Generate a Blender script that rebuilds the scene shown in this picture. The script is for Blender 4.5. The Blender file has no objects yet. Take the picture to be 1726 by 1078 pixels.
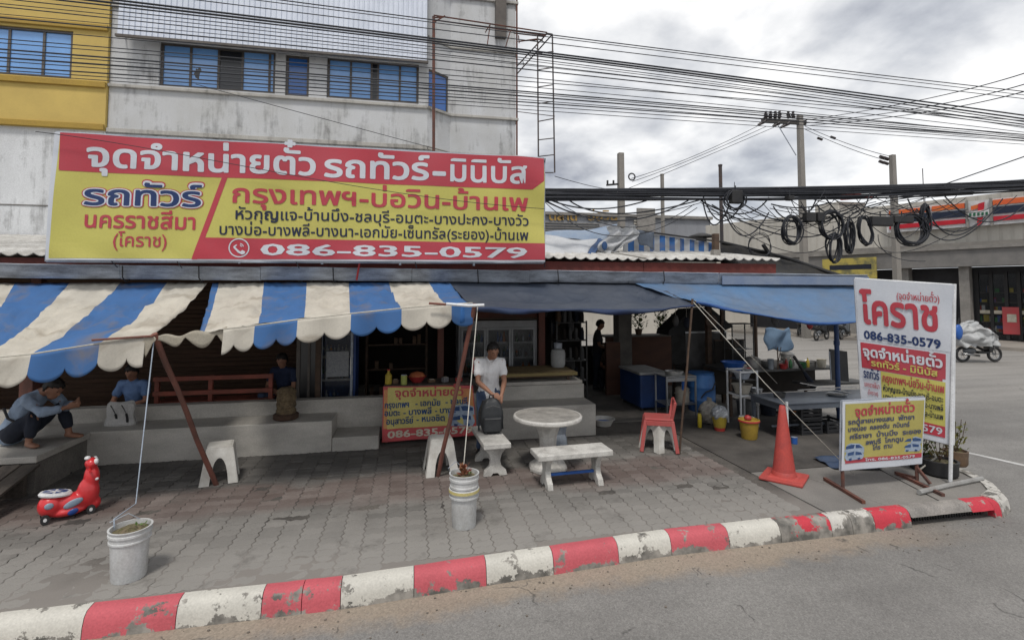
import bpy, bmesh, math, random
from mathutils import Vector, Matrix, Euler
random.seed(7)
S = bpy.context.scene
COL = S.collection
R = math.radians
# ---------------------------------------------------------------- camera
CAM_H, YAW, PITCH, FPX, CXP, CYP = 2.4, R(11.4), R(3.0), 863.0, 863.0, 446.8
cd = bpy.data.cameras.new('camera'); cam = bpy.data.objects.new('camera', cd); COL.objects.link(cam)
cam.location = (0, 0, CAM_H); cam.rotation_euler = (R(90) + PITCH, 0, -YAW)
cd.sensor_width = 36; cd.lens = 18.0; cd.shift_y = -(539 - CYP) / 1726.0; cd.clip_start = .05; cd.clip_end = 2000
S.camera = cam
# ---------------------------------------------------------------- world: Nishita sky behind a broken overcast
W = bpy.data.worlds.new("World"); S.world = W; W.use_nodes = True
nt = W.node_tree; nt.nodes.clear(); N = nt.nodes.new; L = nt.links.new
sky = N('ShaderNodeTexSky'); sky.sky_type = 'NISHITA'; sky.sun_disc = False
SUN_EL, SUN_AZ = R(62), R(200)
sky.sun_elevation = SUN_EL; sky.sun_rotation = SUN_AZ
b1 = N('ShaderNodeBackground'); b1.inputs[1].default_value = .1; L(sky.outputs[0], b1.inputs[0])
tc = N('ShaderNodeTexCoord'); sp = N('ShaderNodeSeparateXYZ'); L(tc.outputs['Generated'], sp.inputs[0])
mx = N('ShaderNodeMath'); mx.operation = 'MAXIMUM'; mx.inputs[1].default_value = 0; L(sp.outputs[2], mx.inputs[0])
ad = N('ShaderNodeMath'); ad.inputs[1].default_value = .35; L(mx.outputs[0], ad.inputs[0])
dv = N('ShaderNodeVectorMath'); dv.operation = 'DIVIDE'; L(tc.outputs['Generated'], dv.inputs[0])
cb = N('ShaderNodeCombineXYZ'); L(ad.outputs[0], cb.inputs[0]); L(ad.outputs[0], cb.inputs[1]); cb.inputs[2].default_value = 1.0
L(cb.outputs[0], dv.inputs[1])
n1 = N('ShaderNodeTexNoise'); n1.inputs['Scale'].default_value = 2.5; n1.inputs['Detail'].default_value = 9; n1.inputs['Roughness'].default_value = .52; n1.inputs['Distortion'].default_value = .12
mpw = N('ShaderNodeMapping'); mpw.inputs['Location'].default_value = (3.1, 1.7, .4); L(dv.outputs[0], mpw.inputs[0]); L(mpw.outputs[0], n1.inputs['Vector'])
cr = N('ShaderNodeValToRGB'); L(n1.outputs[0], cr.inputs[0])
e = cr.color_ramp.elements; e[0].position = .33; e[0].color = (.30, .32, .38, 1); e[1].position = .60; e[1].color = (1.04, 1.04, 1.04, 1)
m1 = e.new(.45); m1.color = (.62, .64, .68, 1)
b2 = N('ShaderNodeBackground'); b2.inputs[1].default_value = 1.0; L(cr.outputs[0], b2.inputs[0])
n2 = N('ShaderNodeTexNoise'); n2.inputs['Scale'].default_value = .8; L(dv.outputs[0], n2.inputs['Vector'])
cr2 = N('ShaderNodeValToRGB'); L(n2.outputs[0], cr2.inputs[0]); cr2.color_ramp.elements[0].position = .35; cr2.color_ramp.elements[0].color = (.8, .8, .8, 1); cr2.color_ramp.elements[1].position = .6; cr2.color_ramp.elements[1].color = (.98, .98, .98, 1)
ms = N('ShaderNodeMixShader'); L(cr2.outputs[0], ms.inputs[0]); L(b1.outputs[0], ms.inputs[1]); L(b2.outputs[0], ms.inputs[2])
wo = N('ShaderNodeOutputWorld'); L(ms.outputs[0], wo.inputs[0])
ld = bpy.data.lights.new('sun', 'SUN'); ld.energy = 2.0; ld.angle = R(11); ld.color = (1, .96, .9)
sun = bpy.data.objects.new('sun', ld); COL.objects.link(sun)
# direction towards the sun: behind the camera, a little to its left, high
sd = Vector((math.sin(SUN_AZ) * math.cos(SUN_EL), math.cos(SUN_AZ) * math.cos(SUN_EL), math.sin(SUN_EL)))
sun.rotation_euler = sd.to_track_quat('Z', 'Y').to_euler()
S.view_settings.view_transform = 'Standard'; S.view_settings.look = 'None'; S.view_settings.gamma = 1
S.view_settings.use_curve_mapping = False; S.view_settings.exposure = 0.08
S.render.engine = 'CYCLES'; S.cycles.max_bounces = 6; S.cycles.use_denoising = True

# ---------------------------------------------------------------- survey helpers: real places read off sight lines
def ray(x, y):
    u = (x - CXP) / FPX; v = -(y - CYP) / FPX
    fw = math.cos(PITCH) - v * math.sin(PITCH); up = math.sin(PITCH) + v * math.cos(PITCH)
    return Vector((u * math.cos(YAW) + fw * math.sin(YAW), -u * math.sin(YAW) + fw * math.cos(YAW), up))
O3 = Vector((0, 0, CAM_H))
def gz(x, y, z=0.): r = ray(x, y); return O3 + r * ((z - CAM_H) / r.z)
def gy(x, y, Y): r = ray(x, y); return O3 + r * (Y / r.y)
def gd(x, y, d): r = ray(x, y); return O3 + r * (d / (r.x * math.sin(YAW) + r.y * math.cos(YAW)))

# ---------------------------------------------------------------- materials
_M = {}
def mat(name, col, rough=.7, col2=None, sc=3., lo=.35, hi=.7, fine=.12, fsc=60., bump=.15, metal=0., st=(1, 1, 1), spec=.4, trans=0., rnd=0.):
    """weathered surface: col fades into col2 by a broad noise, fine grain on top"""
    if name in _M: return _M[name]
    m = bpy.data.materials.new(name); m.use_nodes = True; t = m.node_tree; n = t.nodes.new; l = t.links.new
    p = t.nodes['Principled BSDF']; p.inputs['Roughness'].default_value = rough; p.inputs['Metallic'].default_value = metal
    p.inputs['Specular IOR Level'].default_value = spec
    g = n('ShaderNodeNewGeometry'); mp = n('ShaderNodeMapping'); mp.inputs['Scale'].default_value = st; l(g.outputs['Position'], mp.inputs[0])
    a = n('ShaderNodeTexNoise'); a.inputs['Scale'].default_value = sc; a.inputs['Detail'].default_value = 8; a.inputs['Roughness'].default_value = .62; l(mp.outputs[0], a.inputs['Vector'])
    r = n('ShaderNodeMapRange'); r.inputs[1].default_value = lo; r.inputs[2].default_value = hi; l(a.outputs[0], r.inputs[0])
    mxx = n('ShaderNodeMix'); mxx.data_type = 'RGBA'; c = tuple(col) + (1,); c2 = tuple(col2 or [q * .72 for q in col]) + (1,)
    mxx.inputs[6].default_value = c; mxx.inputs[7].default_value = c2; l(r.outputs[0], mxx.inputs[0])
    f = n('ShaderNodeTexNoise'); f.inputs['Scale'].default_value = fsc; f.inputs['Detail'].default_value = 4; l(g.outputs['Position'], f.inputs['Vector'])
    fr = n('ShaderNodeMapRange'); fr.inputs[1].default_value = .3; fr.inputs[2].default_value = .7; fr.inputs[3].default_value = 1 - fine; fr.inputs[4].default_value = 1 + fine; l(f.outputs[0], fr.inputs[0])
    ml = n('ShaderNodeVectorMath'); ml.operation = 'SCALE'; l(mxx.outputs[2], ml.inputs[0]); l(fr.outputs[0], ml.inputs['Scale'])
    out = ml.outputs[0]
    if rnd:
        oi = n('ShaderNodeObjectInfo'); rr = n('ShaderNodeMath'); rr.inputs[1].default_value = 0; l(oi.outputs['Random'], rr.inputs[0]); l(g.outputs['Random Per Island'], rr.inputs[1])
        fc = n('ShaderNodeMath'); fc.operation = 'FRACT'; l(rr.outputs[0], fc.inputs[0])
        rm = n('ShaderNodeMapRange'); rm.inputs[3].default_value = 1 - rnd; rm.inputs[4].default_value = 1 + rnd; l(fc.outputs[0], rm.inputs[0])
        m2 = n('ShaderNodeVectorMath'); m2.operation = 'SCALE'; l(out, m2.inputs[0]); l(rm.outputs[0], m2.inputs['Scale']); out = m2.outputs[0]
    l(out, p.inputs['Base Color'])
    if bump:
        b = n('ShaderNodeBump'); b.inputs['Strength'].default_value = bump; b.inputs['Distance'].default_value = .01
        sm = n('ShaderNodeMath'); sm.inputs[1].default_value = 0; l(f.outputs[0], sm.inputs[0]); l(a.outputs[0], sm.inputs[1]); l(sm.outputs[0], b.inputs['Height']); l(b.outputs[0], p.inputs['Normal'])
    if trans:
        tr = n('ShaderNodeBsdfTranslucent'); l(out, tr.inputs[0]); mm = n('ShaderNodeMixShader'); mm.inputs[0].default_value = trans
        l(p.outputs[0], mm.inputs[1]); l(tr.outputs[0], mm.inputs[2]); l(mm.outputs[0], t.nodes['Material Output'].inputs[0])
    _M[name] = m; return m
def nodes_of(m): return m.node_tree, m.node_tree.nodes.new, m.node_tree.links.new
def base_of(m):
    p = m.node_tree.nodes['Principled BSDF']; return p, p.inputs['Base Color'].links[0].from_socket

# ---------------------------------------------------------------- mesh builder
OFF = {}
class MB:
    def __init__(s): s.v = []; s.f = []; s.mi = []; s.k = 0; s.uv = None
    def add(s, vs, fs):
        b = len(s.v); s.v += [tuple(q) for q in vs]; s.f += [tuple(i + b for i in q) for q in fs]; s.mi += [s.k] * len(fs); return s
    def box(s, c, d, rot=None, taper=1.):
        x, y, z = [q / 2 for q in d]
        vs = [Vector((sx * x * (taper if sz > 0 else 1), sy * y * (taper if sz > 0 else 1), sz * z)) for sz in (-1, 1) for sx, sy in ((-1, -1), (1, -1), (1, 1), (-1, 1))]
        if rot is not None:
            m = Euler(rot).to_matrix() if not isinstance(rot, Matrix) else rot; vs = [m @ q for q in vs]
        c = Vector(c)
        return s.add([q + c for q in vs], [(3, 2, 1, 0), (4, 5, 6, 7), (0, 1, 5, 4), (1, 2, 6, 5), (2, 3, 7, 6), (3, 0, 4, 7)])
    def bb(s, x0, x1, y0, y1, z0, z1): return s.box(((x0 + x1) / 2, (y0 + y1) / 2, (z0 + z1) / 2), (x1 - x0, y1 - y0, z1 - z0))
    def tube(s, pts, r, n=8, cap=True):
        pts = [Vector(p) for p in pts]; rs = r if isinstance(r, (list, tuple)) else [r] * len(pts); b = len(s.v); up = None
        for i, p in enumerate(pts):
            d = (pts[min(i + 1, len(pts) - 1)] - pts[max(i - 1, 0)]).normalized()
            if up is None: up = Vector((0, 0, 1)) if abs(d.z) < .9 else Vector((1, 0, 0))
            a = (up - d * up.dot(d)).normalized(); up = a; c = d.cross(a)
            for k in range(n):
                t = 2 * math.pi * k / n; s.v.append(tuple(p + (a * math.cos(t) + c * math.sin(t)) * rs[i]))
        for i in range(len(pts) - 1):
            for k in range(n):
                q = b + i * n; s.f.append((q + k, q + n + k, q + n + (k + 1) % n, q + (k + 1) % n)); s.mi.append(s.k)
        if cap:
            s.f.append(tuple(b + k for k in range(n))); s.f.append(tuple(b + (len(pts) - 1) * n + k for k in reversed(range(n)))); s.mi += [s.k] * 2
        return s
    def bar(s, a, b, w, h=None):
        a, b = Vector(a), Vector(b); h = h or w; d = b - a; z = d.normalized(); u = Vector((0, 0, 1)) if abs(z.z) < .95 else Vector((0, 1, 0))
        x = u.cross(z).normalized(); y = z.cross(x); m = Matrix((x, y, z)).transposed()
        return s.box((a + b) / 2, (w, h, d.length), m)
    def lathe(s, c, prof, n=24, sx=1., sy=1., rot=None, cap=True):
        b = len(s.v); c = Vector(c); m = Euler(rot).to_matrix() if rot is not None else None
        for r, z in prof:
            for k in range(n):
                t = 2 * math.pi * k / n; q = Vector((r * math.cos(t) * sx, r * math.sin(t) * sy, z))
                if m: q = m @ q
                s.v.append(tuple(q + c))
        for i in range(len(prof) - 1):
            for k in range(n):
                q = b + i * n; s.f.append((q + k, q + (k + 1) % n, q + n + (k + 1) % n, q + n + k)); s.mi.append(s.k)
        if cap:
            s.f.append(tuple(b + k for k in reversed(range(n)))); s.f.append(tuple(b + (len(prof) - 1) * n + k for k in range(n))); s.mi += [s.k] * 2
        return s
    def prism(s, poly, fn, t0, t1):
        """poly of 2D points; fn(a,b,t) -> 3D"""
        n = len(poly); vs = [fn(a, b, t0) for a, b in poly] + [fn(a, b, t1) for a, b in poly]
        return s.add(vs, [tuple(reversed(range(n))), tuple(range(n, 2 * n))] + [(i, (i + 1) % n, n + (i + 1) % n, n + i) for i in range(n)])
    def grid(s, fn, nu, nv):
        b = len(s.v)
        for j in range(nv + 1):
            for i in range(nu + 1): s.v.append(tuple(fn(i / nu, j / nv)))
        for j in range(nv):
            for i in range(nu):
                q = b + j * (nu + 1) + i; s.f.append((q, q + 1, q + nu + 2, q + nu + 1)); s.mi.append(s.k)
        return s
    def ball(s, c, r, n=12, rot=None):
        r = r if isinstance(r, (tuple, list)) else (r, r, r)
        pr = [(max(.001, math.sin(math.pi * i / n)), -math.cos(math.pi * i / n)) for i in range(n + 1)]
        b = len(s.v); s.lathe((0, 0, 0), pr, n * 2, cap=False); m = Euler(rot).to_matrix() if rot is not None else Matrix.Identity(3); c = Vector(c)
        for i in range(b, len(s.v)):
            q = s.v[i]; s.v[i] = tuple(m @ Vector((q[0] * r[0], q[1] * r[1], q[2] * r[2])) + c)
        return s
    def torus(s, c, R_, r, n=24, k=8, rot=None):
        m = Euler(rot).to_matrix() if rot is not None else Matrix.Identity(3); c = Vector(c); b = len(s.v)
        for i in range(n):
            t = 2 * math.pi * i / n
            for j in range(k):
                p = 2 * math.pi * j / k; q = Vector(((R_ + r * math.cos(p)) * math.cos(t), (R_ + r * math.cos(p)) * math.sin(t), r * math.sin(p))); s.v.append(tuple(m @ q + c))
        for i in range(n):
            for j in range(k):
                s.f.append((b + i * k + j, b + ((i + 1) % n) * k + j, b + ((i + 1) % n) * k + (j + 1) % k, b + i * k + (j + 1) % k)); s.mi.append(s.k)
        return s
    def mesh(s, name, mats, smooth=False, off=(0, 0, 0)):
        m = bpy.data.meshes.new(name); o = Vector(off)
        m.from_pydata([(a - o.x, b - o.y, c - o.z) for a, b, c in s.v], [], s.f)
        for q in (mats if isinstance(mats, (list, tuple)) else [mats]): m.materials.append(q)
        for p, k in zip(m.polygons, s.mi): p.material_index = k
        if smooth:
            for p in m.polygons: p.use_smooth = True
            if smooth != True: m.set_sharp_from_angle(angle=R(smooth))
        m.update(); return m
    def build(s, name, mats, parent=None, smooth=False, bev=0., thick=0., **tg):
        off = OFF.get(parent.name, (0, 0, 0)) if parent else (0, 0, 0)
        o = bpy.data.objects.new(name, s.mesh(name, mats, smooth, off)); COL.objects.link(o)
        if parent: o.parent = parent; OFF[o.name] = off
        if thick:
            q = o.modifiers.new('s', 'SOLIDIFY'); q.thickness = thick; q.offset = 0
        if bev:
            q = o.modifiers.new('b', 'BEVEL'); q.width = bev; q.segments = 2; q.limit_method = 'ANGLE'; q.angle_limit = R(40); q.harden_normals = False
        for a, b in tg.items(): o[a] = b
        return o
def thing(name, label, cat, loc=(0, 0, 0), group=None, rz=0):
    o = bpy.data.objects.new(name, None); COL.objects.link(o); o.location = loc; o.rotation_euler = (0, 0, rz); o.empty_display_size = .1
    o['label'] = label; o['category'] = cat
    if group: o['group'] = group
    OFF[o.name] = Vector(loc); return o
def local(name, label, cat, group=None):
    """a thing modelled round its own origin, moved afterwards"""
    return thing(name, label, cat, (0, 0, 0), group)
def put(o, loc, rz=0, s=1.): o.location = loc; o.rotation_euler = (0, 0, rz); o.scale = (s, s, s); return o
def setting(name): 
    o = bpy.data.objects.new(name, None); COL.objects.link(o); o['kind'] = 'structure'; OFF[o.name] = Vector((0, 0, 0)); return o
def kids(o): return [c for c in COL.objects if c.parent == o]
def copy_tree(o, parent=None):
    c = o.copy(); COL.objects.link(c); c.parent = parent
    for ch in kids(o): copy_tree(ch, c)
    return c
def dup(o, label, loc, rz=0, group=None):
    c = copy_tree(o); c['label'] = label; put(c, loc, rz)
    if group: c['group'] = group
    return c
def tagged(o, label, cat, group=None):
    o['label'] = label; o['category'] = cat
    if group: o['group'] = group
    return o

# ---------------------------------------------------------------- lettering (built-in font outlines, laid out with Thai marks stacked)
_tc = bpy.data.curves.new('lettering_source', 'FONT'); _to = bpy.data.objects.new('lettering_source', _tc); COL.objects.link(_to)
_tc.resolution_u = 2; _G = {}
def _gm(body, off):
    _tc.body = body; _tc.offset = off; _tc.size = 1
    bpy.context.view_layer.update()
    m = bpy.data.meshes.new_from_object(_to.evaluated_get(bpy.context.evaluated_depsgraph_get()))
    v = [(p.co.x, p.co.y) for p in m.vertices]; f = [tuple(p.vertices) for p in m.polygons]; bpy.data.meshes.remove(m); return v, f
_BAR = max(p[0] for p in _gm('|', 0)[0])
_TC = {}
def glyph(c, off):
    k = (c, off)
    if k not in _G:
        v, f = [], []
        if c != ' ':
            # outlines drawn with overlapping contours may fill badly: try slight offsets, keep the thinnest sound one
            tr = []
            for q in (0., .002, .005, .009, .013):
                a_, b_ = _gm(c, q); ar = sum(abs(sum(a_[t[i]][0] * a_[t[(i + 1) % len(t)]][1] - a_[t[(i + 1) % len(t)]][0] * a_[t[i]][1] for i in range(len(t)))) / 2 for t in b_); tr.append((ar - q * 2.8, a_, b_))
            mx_ = max(t[0] for t in tr); v, f = next((t[1], t[2]) for t in tr if t[0] > mx_ * .93)
        if c not in _TC: _TC[c] = max(p[0] for p in _gm(c + '|', 0)[0]) - _BAR
        _G[k] = (v, f, _TC[c])
    return _G[k]
UP = 'ัิีึืํ็'; TONE = '่้๊๋์'
def text(parent, name, s, P0, P1, hv, m, nrm, lift=.006, bold=.012, ref=.56, dist=None):
    """run the string from P0 to P1 (baseline ends), letter height vector hv, lifted along nrm"""
    P0, P1, hv, nrm = Vector(P0), Vector(P1), Vector(hv), Vector(nrm).normalized(); x = 0; vs = []; fs = []; prev = ''
    for c in s:
        v, f, a = glyph(c, 0.0); dy = 0
        if c in TONE and prev in UP: dy = .20 + bold * 2
        elif c in TONE or c in UP: dy = .03 + bold
        b = len(vs); vs += [(x + p, q + dy) for p, q in v]; fs += [tuple(i + b for i in q) for q in f]; x += a; prev = c
    x0 = .04; ex = (P1 - P0) / (x - .1); ey = hv / ref
    mb = MB(); nc = 1 if bold <= 0 else 8 if bold < .05 else 16
    # stroke weight: the outline repeated round a small circle, each pass a hair prouder
    for k in range(nc):
        dx, dz_ = (bold * math.cos(2 * math.pi * k / nc + .39), bold * math.sin(2 * math.pi * k / nc + .39)) if nc > 1 else (0, 0); out = []
        for p, q in vs:
            w = P0 + ex * (p - x0 + dx) + ey * (q + dz_) + nrm * (lift + k * .00012)
            if dist: w = w + nrm * dist(w)
            out.append(w)
        mb.add(out, fs)
    return mb.build(name, m, parent)
# ================================================================ palette
conc = mat('concrete', (.27, .255, .235), .85, (.17, .16, .148), 2.2, fine=.18, bump=.25)
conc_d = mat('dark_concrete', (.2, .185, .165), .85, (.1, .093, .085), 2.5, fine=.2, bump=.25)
stonew = mat('white_terrazzo', (.52, .5, .47), .6, (.30, .29, .27), 5, fine=.22, fsc=90)
steel = mat('stainless', (.45, .46, .47), .35, (.3, .31, .32), 3, metal=.8, bump=.03)
galv = mat('galvanised', (.42, .46, .52), .5, (.25, .27, .31), 2.5, metal=.35, bump=.08, st=(1, 1, 3))
black = mat('black_rubber', (.022, .022, .024), .6, (.035, .034, .033), 4)
cable_m = mat('cable_black', (.018, .02, .026), .55, (.03, .032, .04), 4, bump=0)
darkwood = mat('dark_wood', (.10, .062, .04), .7, (.05, .033, .024), 3, st=(1, 1, 4), fsc=40, bump=.3)
planks_m = mat('weathered_planks', (.12, .1, .082), .85, (.055, .046, .04), 3, st=(4, 1, 4), fsc=40, bump=.4, rnd=.25)
rustwood = mat('red_brown_post', (.20, .075, .055), .7, (.09, .05, .04), 4, st=(1, 1, .5), fsc=50, bump=.3)
rust = mat('rusty_steel', (.16, .06, .04), .8, (.07, .045, .04), 8, bump=.3)
redwood = mat('red_bench_wood', (.28, .07, .045), .55, (.14, .045, .03), 4)
wplastic = mat('white_plastic', (.62, .61, .57), .45, (.42, .4, .36), 6, fine=.06, bump=.04)
whitep = mat('white_paint', (.72, .73, .74), .6, (.5, .51, .52), 3)
rope_m = mat('rope', (.5, .48, .42), .9, (.35, .33, .3), 9)
red_print = mat('banner_red', (.45, .045, .065), .5, (.40, .06, .08), 1.2, fine=.04, bump=.02)
yel_print = mat('banner_yellow', (.53, .49, .12), .5, (.48, .43, .11), 1.0, fine=.04, bump=.02)
wht_print = mat('banner_white', (.60, .62, .66), .5, (.52, .55, .60), 1.5, fine=.04, bump=.02)
nvy_print = mat('banner_navy', (.012, .035, .13), .5, (.02, .04, .12), 1.5, fine=.03, bump=.02)
blk_print = mat('banner_ink', (.014, .02, .05), .5, (.02, .025, .05), 1.5, fine=.03, bump=.02)
blue_pl = mat('blue_plastic', (.03, .12, .42), .4, (.02, .07, .25), 4, fine=.05, bump=.03)
skin = mat('skin', (.30, .155, .10), .6, (.25, .12, .075), 8, fine=.04, bump=.03)
hairm = mat('hair', (.012, .01, .01), .6, (.02, .017, .015), 20, bump=.2)

# ================================================================ ROAD, PAVEMENT
def kerb_y(X):
    if X < -.5: return 4.50 + .004 * (X + .5)
    if X < 2.5: return 4.50 + .25 * (X + .5) / 3.0
    return 4.75 + .03 * min(1, (X - 2.5) / 3)
road_m = mat('asphalt_concrete_road', (.215, .207, .195), .9, (.165, .158, .15), .9, fine=.2, fsc=110, bump=.2)
def _road():
    t, n, l = nodes_of(road_m); p, src = base_of(road_m)
    g = n('ShaderNodeNewGeometry'); s = n('ShaderNodeSeparateXYZ'); l(g.outputs['Position'], s.inputs[0])
    # sand washed against the kerb foot: wobbling strip
    no = n('ShaderNodeTexNoise'); no.inputs['Scale'].default_value = 2.2; no.inputs['Detail'].default_value = 9; no.inputs['Roughness'].default_value = .7; l(g.outputs['Position'], no.inputs['Vector'])
    k = n('ShaderNodeMath'); k.operation = 'MULTIPLY_ADD'; k.inputs[1].default_value = .6; l(no.outputs[0], k.inputs[0]); l(s.outputs[1], k.inputs[2])
    rx = n('ShaderNodeMapRange'); rx.inputs[1].default_value = -1.5; rx.inputs[2].default_value = 3.5; rx.inputs[3].default_value = .0; rx.inputs[4].default_value = -.22; l(s.outputs[0], rx.inputs[0])
    k2 = n('ShaderNodeMath'); l(k.outputs[0], k2.inputs[0]); l(rx.outputs[0], k2.inputs[1])
    r = n('ShaderNodeMapRange'); r.inputs[1].default_value = 4.43; r.inputs[2].default_value = 4.62; r.inputs[4].default_value = .85; l(k2.outputs[0], r.inputs[0])
    r3 = n('ShaderNodeMapRange'); r3.inputs[1].default_value = 4.5; r3.inputs[2].default_value = 6.2; r3.inputs[3].default_value = 1; r3.inputs[4].default_value = 0; l(s.outputs[0], r3.inputs[0])
    r4 = n('ShaderNodeMapRange'); r4.inputs[1].default_value = 5.1; r4.inputs[2].default_value = 5.3; r4.inputs[3].default_value = 1; r4.inputs[4].default_value = 0; l(s.outputs[1], r4.inputs[0])
    q = n('ShaderNodeMath'); q.operation = 'MULTIPLY'; l(r.outputs[0], q.inputs[0]); l(r3.outputs[0], q.inputs[1])
    q2 = n('ShaderNodeMath'); q2.operation = 'MULTIPLY'; l(q.outputs[0], q2.inputs[0]); l(r4.outputs[0], q2.inputs[1])
    m = n('ShaderNodeMix'); m.data_type = 'RGBA'; l(q2.outputs[0], m.inputs[0]); l(src, m.inputs[6]); m.inputs[7].default_value = (.265, .215, .165, 1)
    # dark spots and patches
    v = n('ShaderNodeTexNoise'); v.inputs['Scale'].default_value = 3.4; v.inputs['Detail'].default_value = 5; mp = n('ShaderNodeMapping'); mp.inputs['Scale'].default_value = (.6, 1.6, 1); mp.inputs['Rotation'].default_value = (0, 0, .5); l(g.outputs['Position'], mp.inputs[0]); l(mp.outputs[0], v.inputs['Vector'])
    vr = n('ShaderNodeMapRange'); vr.inputs[1].default_value = .66; vr.inputs[2].default_value = .78; vr.inputs[3].default_value = 0; vr.inputs[4].default_value = .55; l(v.outputs[0], vr.inputs[0])
    m2 = n('ShaderNodeMix'); m2.data_type = 'RGBA'; l(vr.outputs[0], m2.inputs[0]); l(m.outputs[2], m2.inputs[6]); m2.inputs[7].default_value = (.09, .085, .08, 1)
    # the cross street behind the corner: sunlit brightness put into a lighter concrete colour
    fx = n('ShaderNodeMapRange'); fx.inputs[1].default_value = 8.5; fx.inputs[2].default_value = 11; l(s.outputs[1], fx.inputs[0])
    m3 = n('ShaderNodeMix'); m3.data_type = 'RGBA'; l(fx.outputs[0], m3.inputs[0]); l(m2.outputs[2], m3.inputs[6]); m3.inputs[7].default_value = (.25, .237, .22, 1)
    vo = n('ShaderNodeTexVoronoi'); vo.feature = 'DISTANCE_TO_EDGE'; vo.inputs['Scale'].default_value = .55
    dn_ = n('ShaderNodeTexNoise'); dn_.inputs['Scale'].default_value = 3; dn_.inputs['Detail'].default_value = 6; l(g.outputs['Position'], dn_.inputs['Vector'])
    av = n('ShaderNodeVectorMath'); av.operation = 'MULTIPLY_ADD'; av.inputs[1].default_value = (.5, .5, 0); l(dn_.outputs['Color'], av.inputs[0]); l(g.outputs['Position'], av.inputs[2]); l(av.outputs[0], vo.inputs['Vector'])
    ck = n('ShaderNodeMapRange'); ck.inputs[1].default_value = .0; ck.inputs[2].default_value = .006; ck.inputs[3].default_value = .75; ck.inputs[4].default_value = 0; l(vo.outputs['Distance'], ck.inputs[0])
    msk = n('ShaderNodeMapRange'); msk.inputs[1].default_value = .5; msk.inputs[2].default_value = .56; l(v.outputs[0], msk.inputs[0])
    cm_ = n('ShaderNodeMath'); cm_.operation = 'MULTIPLY'; l(ck.outputs[0], cm_.inputs[0]); l(msk.outputs[0], cm_.inputs[1])
    m4 = n('ShaderNodeMix'); m4.data_type = 'RGBA'; l(cm_.outputs[0], m4.inputs[0]); l(m3.outputs[2], m4.inputs[6]); m4.inputs[7].default_value = (.05, .048, .045, 1)
    sp2 = n('ShaderNodeTexVoronoi'); sp2.inputs['Scale'].default_value = 70; l(g.outputs['Position'], sp2.inputs['Vector'])
    sr = n('ShaderNodeMapRange'); sr.inputs[1].default_value = .0; sr.inputs[2].default_value = 1; sr.inputs[3].default_value = .78; sr.inputs[4].default_value = 1.2; l(sp2.outputs['Color'], sr.inputs[0])
    sv = n('ShaderNodeVectorMath'); sv.operation = 'SCALE'; l(m4.outputs[2], sv.inputs[0]); l(sr.outputs[0], sv.inputs['Scale'])
    # tyre-polished lighter lane and darker gutter line running along the street
    wv = n('ShaderNodeTexNoise'); wv.inputs['Scale'].default_value = 1.1; wm = n('ShaderNodeMapping'); wm.inputs['Scale'].default_value = (.12, 1.5, 1); l(g.outputs['Position'], wm.inputs[0]); l(wm.outputs[0], wv.inputs['Vector'])
    wr = n('ShaderNodeMapRange'); wr.inputs[1].default_value = .3; wr.inputs[2].default_value = .7; wr.inputs[3].default_value = .84; wr.inputs[4].default_value = 1.14; l(wv.outputs[0], wr.inputs[0])
    sw2 = n('ShaderNodeVectorMath'); sw2.operation = 'SCALE'; l(sv.outputs[0], sw2.inputs[0]); l(wr.outputs[0], sw2.inputs['Scale'])
    l(sw2.outputs[0], p.inputs['Base Color'])
_road()
MB().grid(lambda u, v: (-250 + 500 * u, -150 + 450 * v, -.18), 4, 4).build('road', road_m, None, kind='structure')
paintw = mat('road_paint', (.62, .62, .6), .7, (.36, .35, .34), 5)
p1, p2 = gz(1630, 762, -.176), gz(1800, 800, -.176)
dd = (p2 - p1).normalized(); nn = Vector((-dd.y, dd.x, 0)) * .05
MB().add([p1 - nn, p2 - nn + dd * 3, p2 + nn + dd * 3, p1 + nn], [(0, 1, 2, 3)]).build('road_marking', paintw, None, kind='structure')

pav_base = mat('paver_bedding', (.12, .108, .095), .95, (.055, .05, .046), 1.3, lo=.4, hi=.62, fine=.3)
pave_conc = mat('pavement_concrete', (.225, .212, .195), .9, (.155, .147, .137), 1.1, fine=.16, fsc=90, bump=.22)
# footpath outline (front edge follows the kerb, right edge turns the corner)
corner = [(6.705, 4.80), (7.0, 4.93), (7.23, 5.19), (7.39, 5.56), (7.46, 6.1), (7.46, 7.6), (7.4, 10), (7.3, 16)]
front = [(x, kerb_y(x) + .17) for x in (-16, -8, -4, -2, -.5, .5, 1.5, 2.5, 3.5, 4.5)]
fx2 = [(4.5, kerb_y(4.5) + .17), (5.5, kerb_y(5.5) + .17), (6.5, kerb_y(6.5) + .17)] + [(a - .13, b + .05) for a, b in corner]
MB().prism(front + [(4.5, 9), (4.5, 20), (-16, 20)], lambda a, b, t: (a, b, t), -.3, -.014).build('pavement', pav_base, None, kind='structure')
slab = setting('concrete_pavement')
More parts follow.
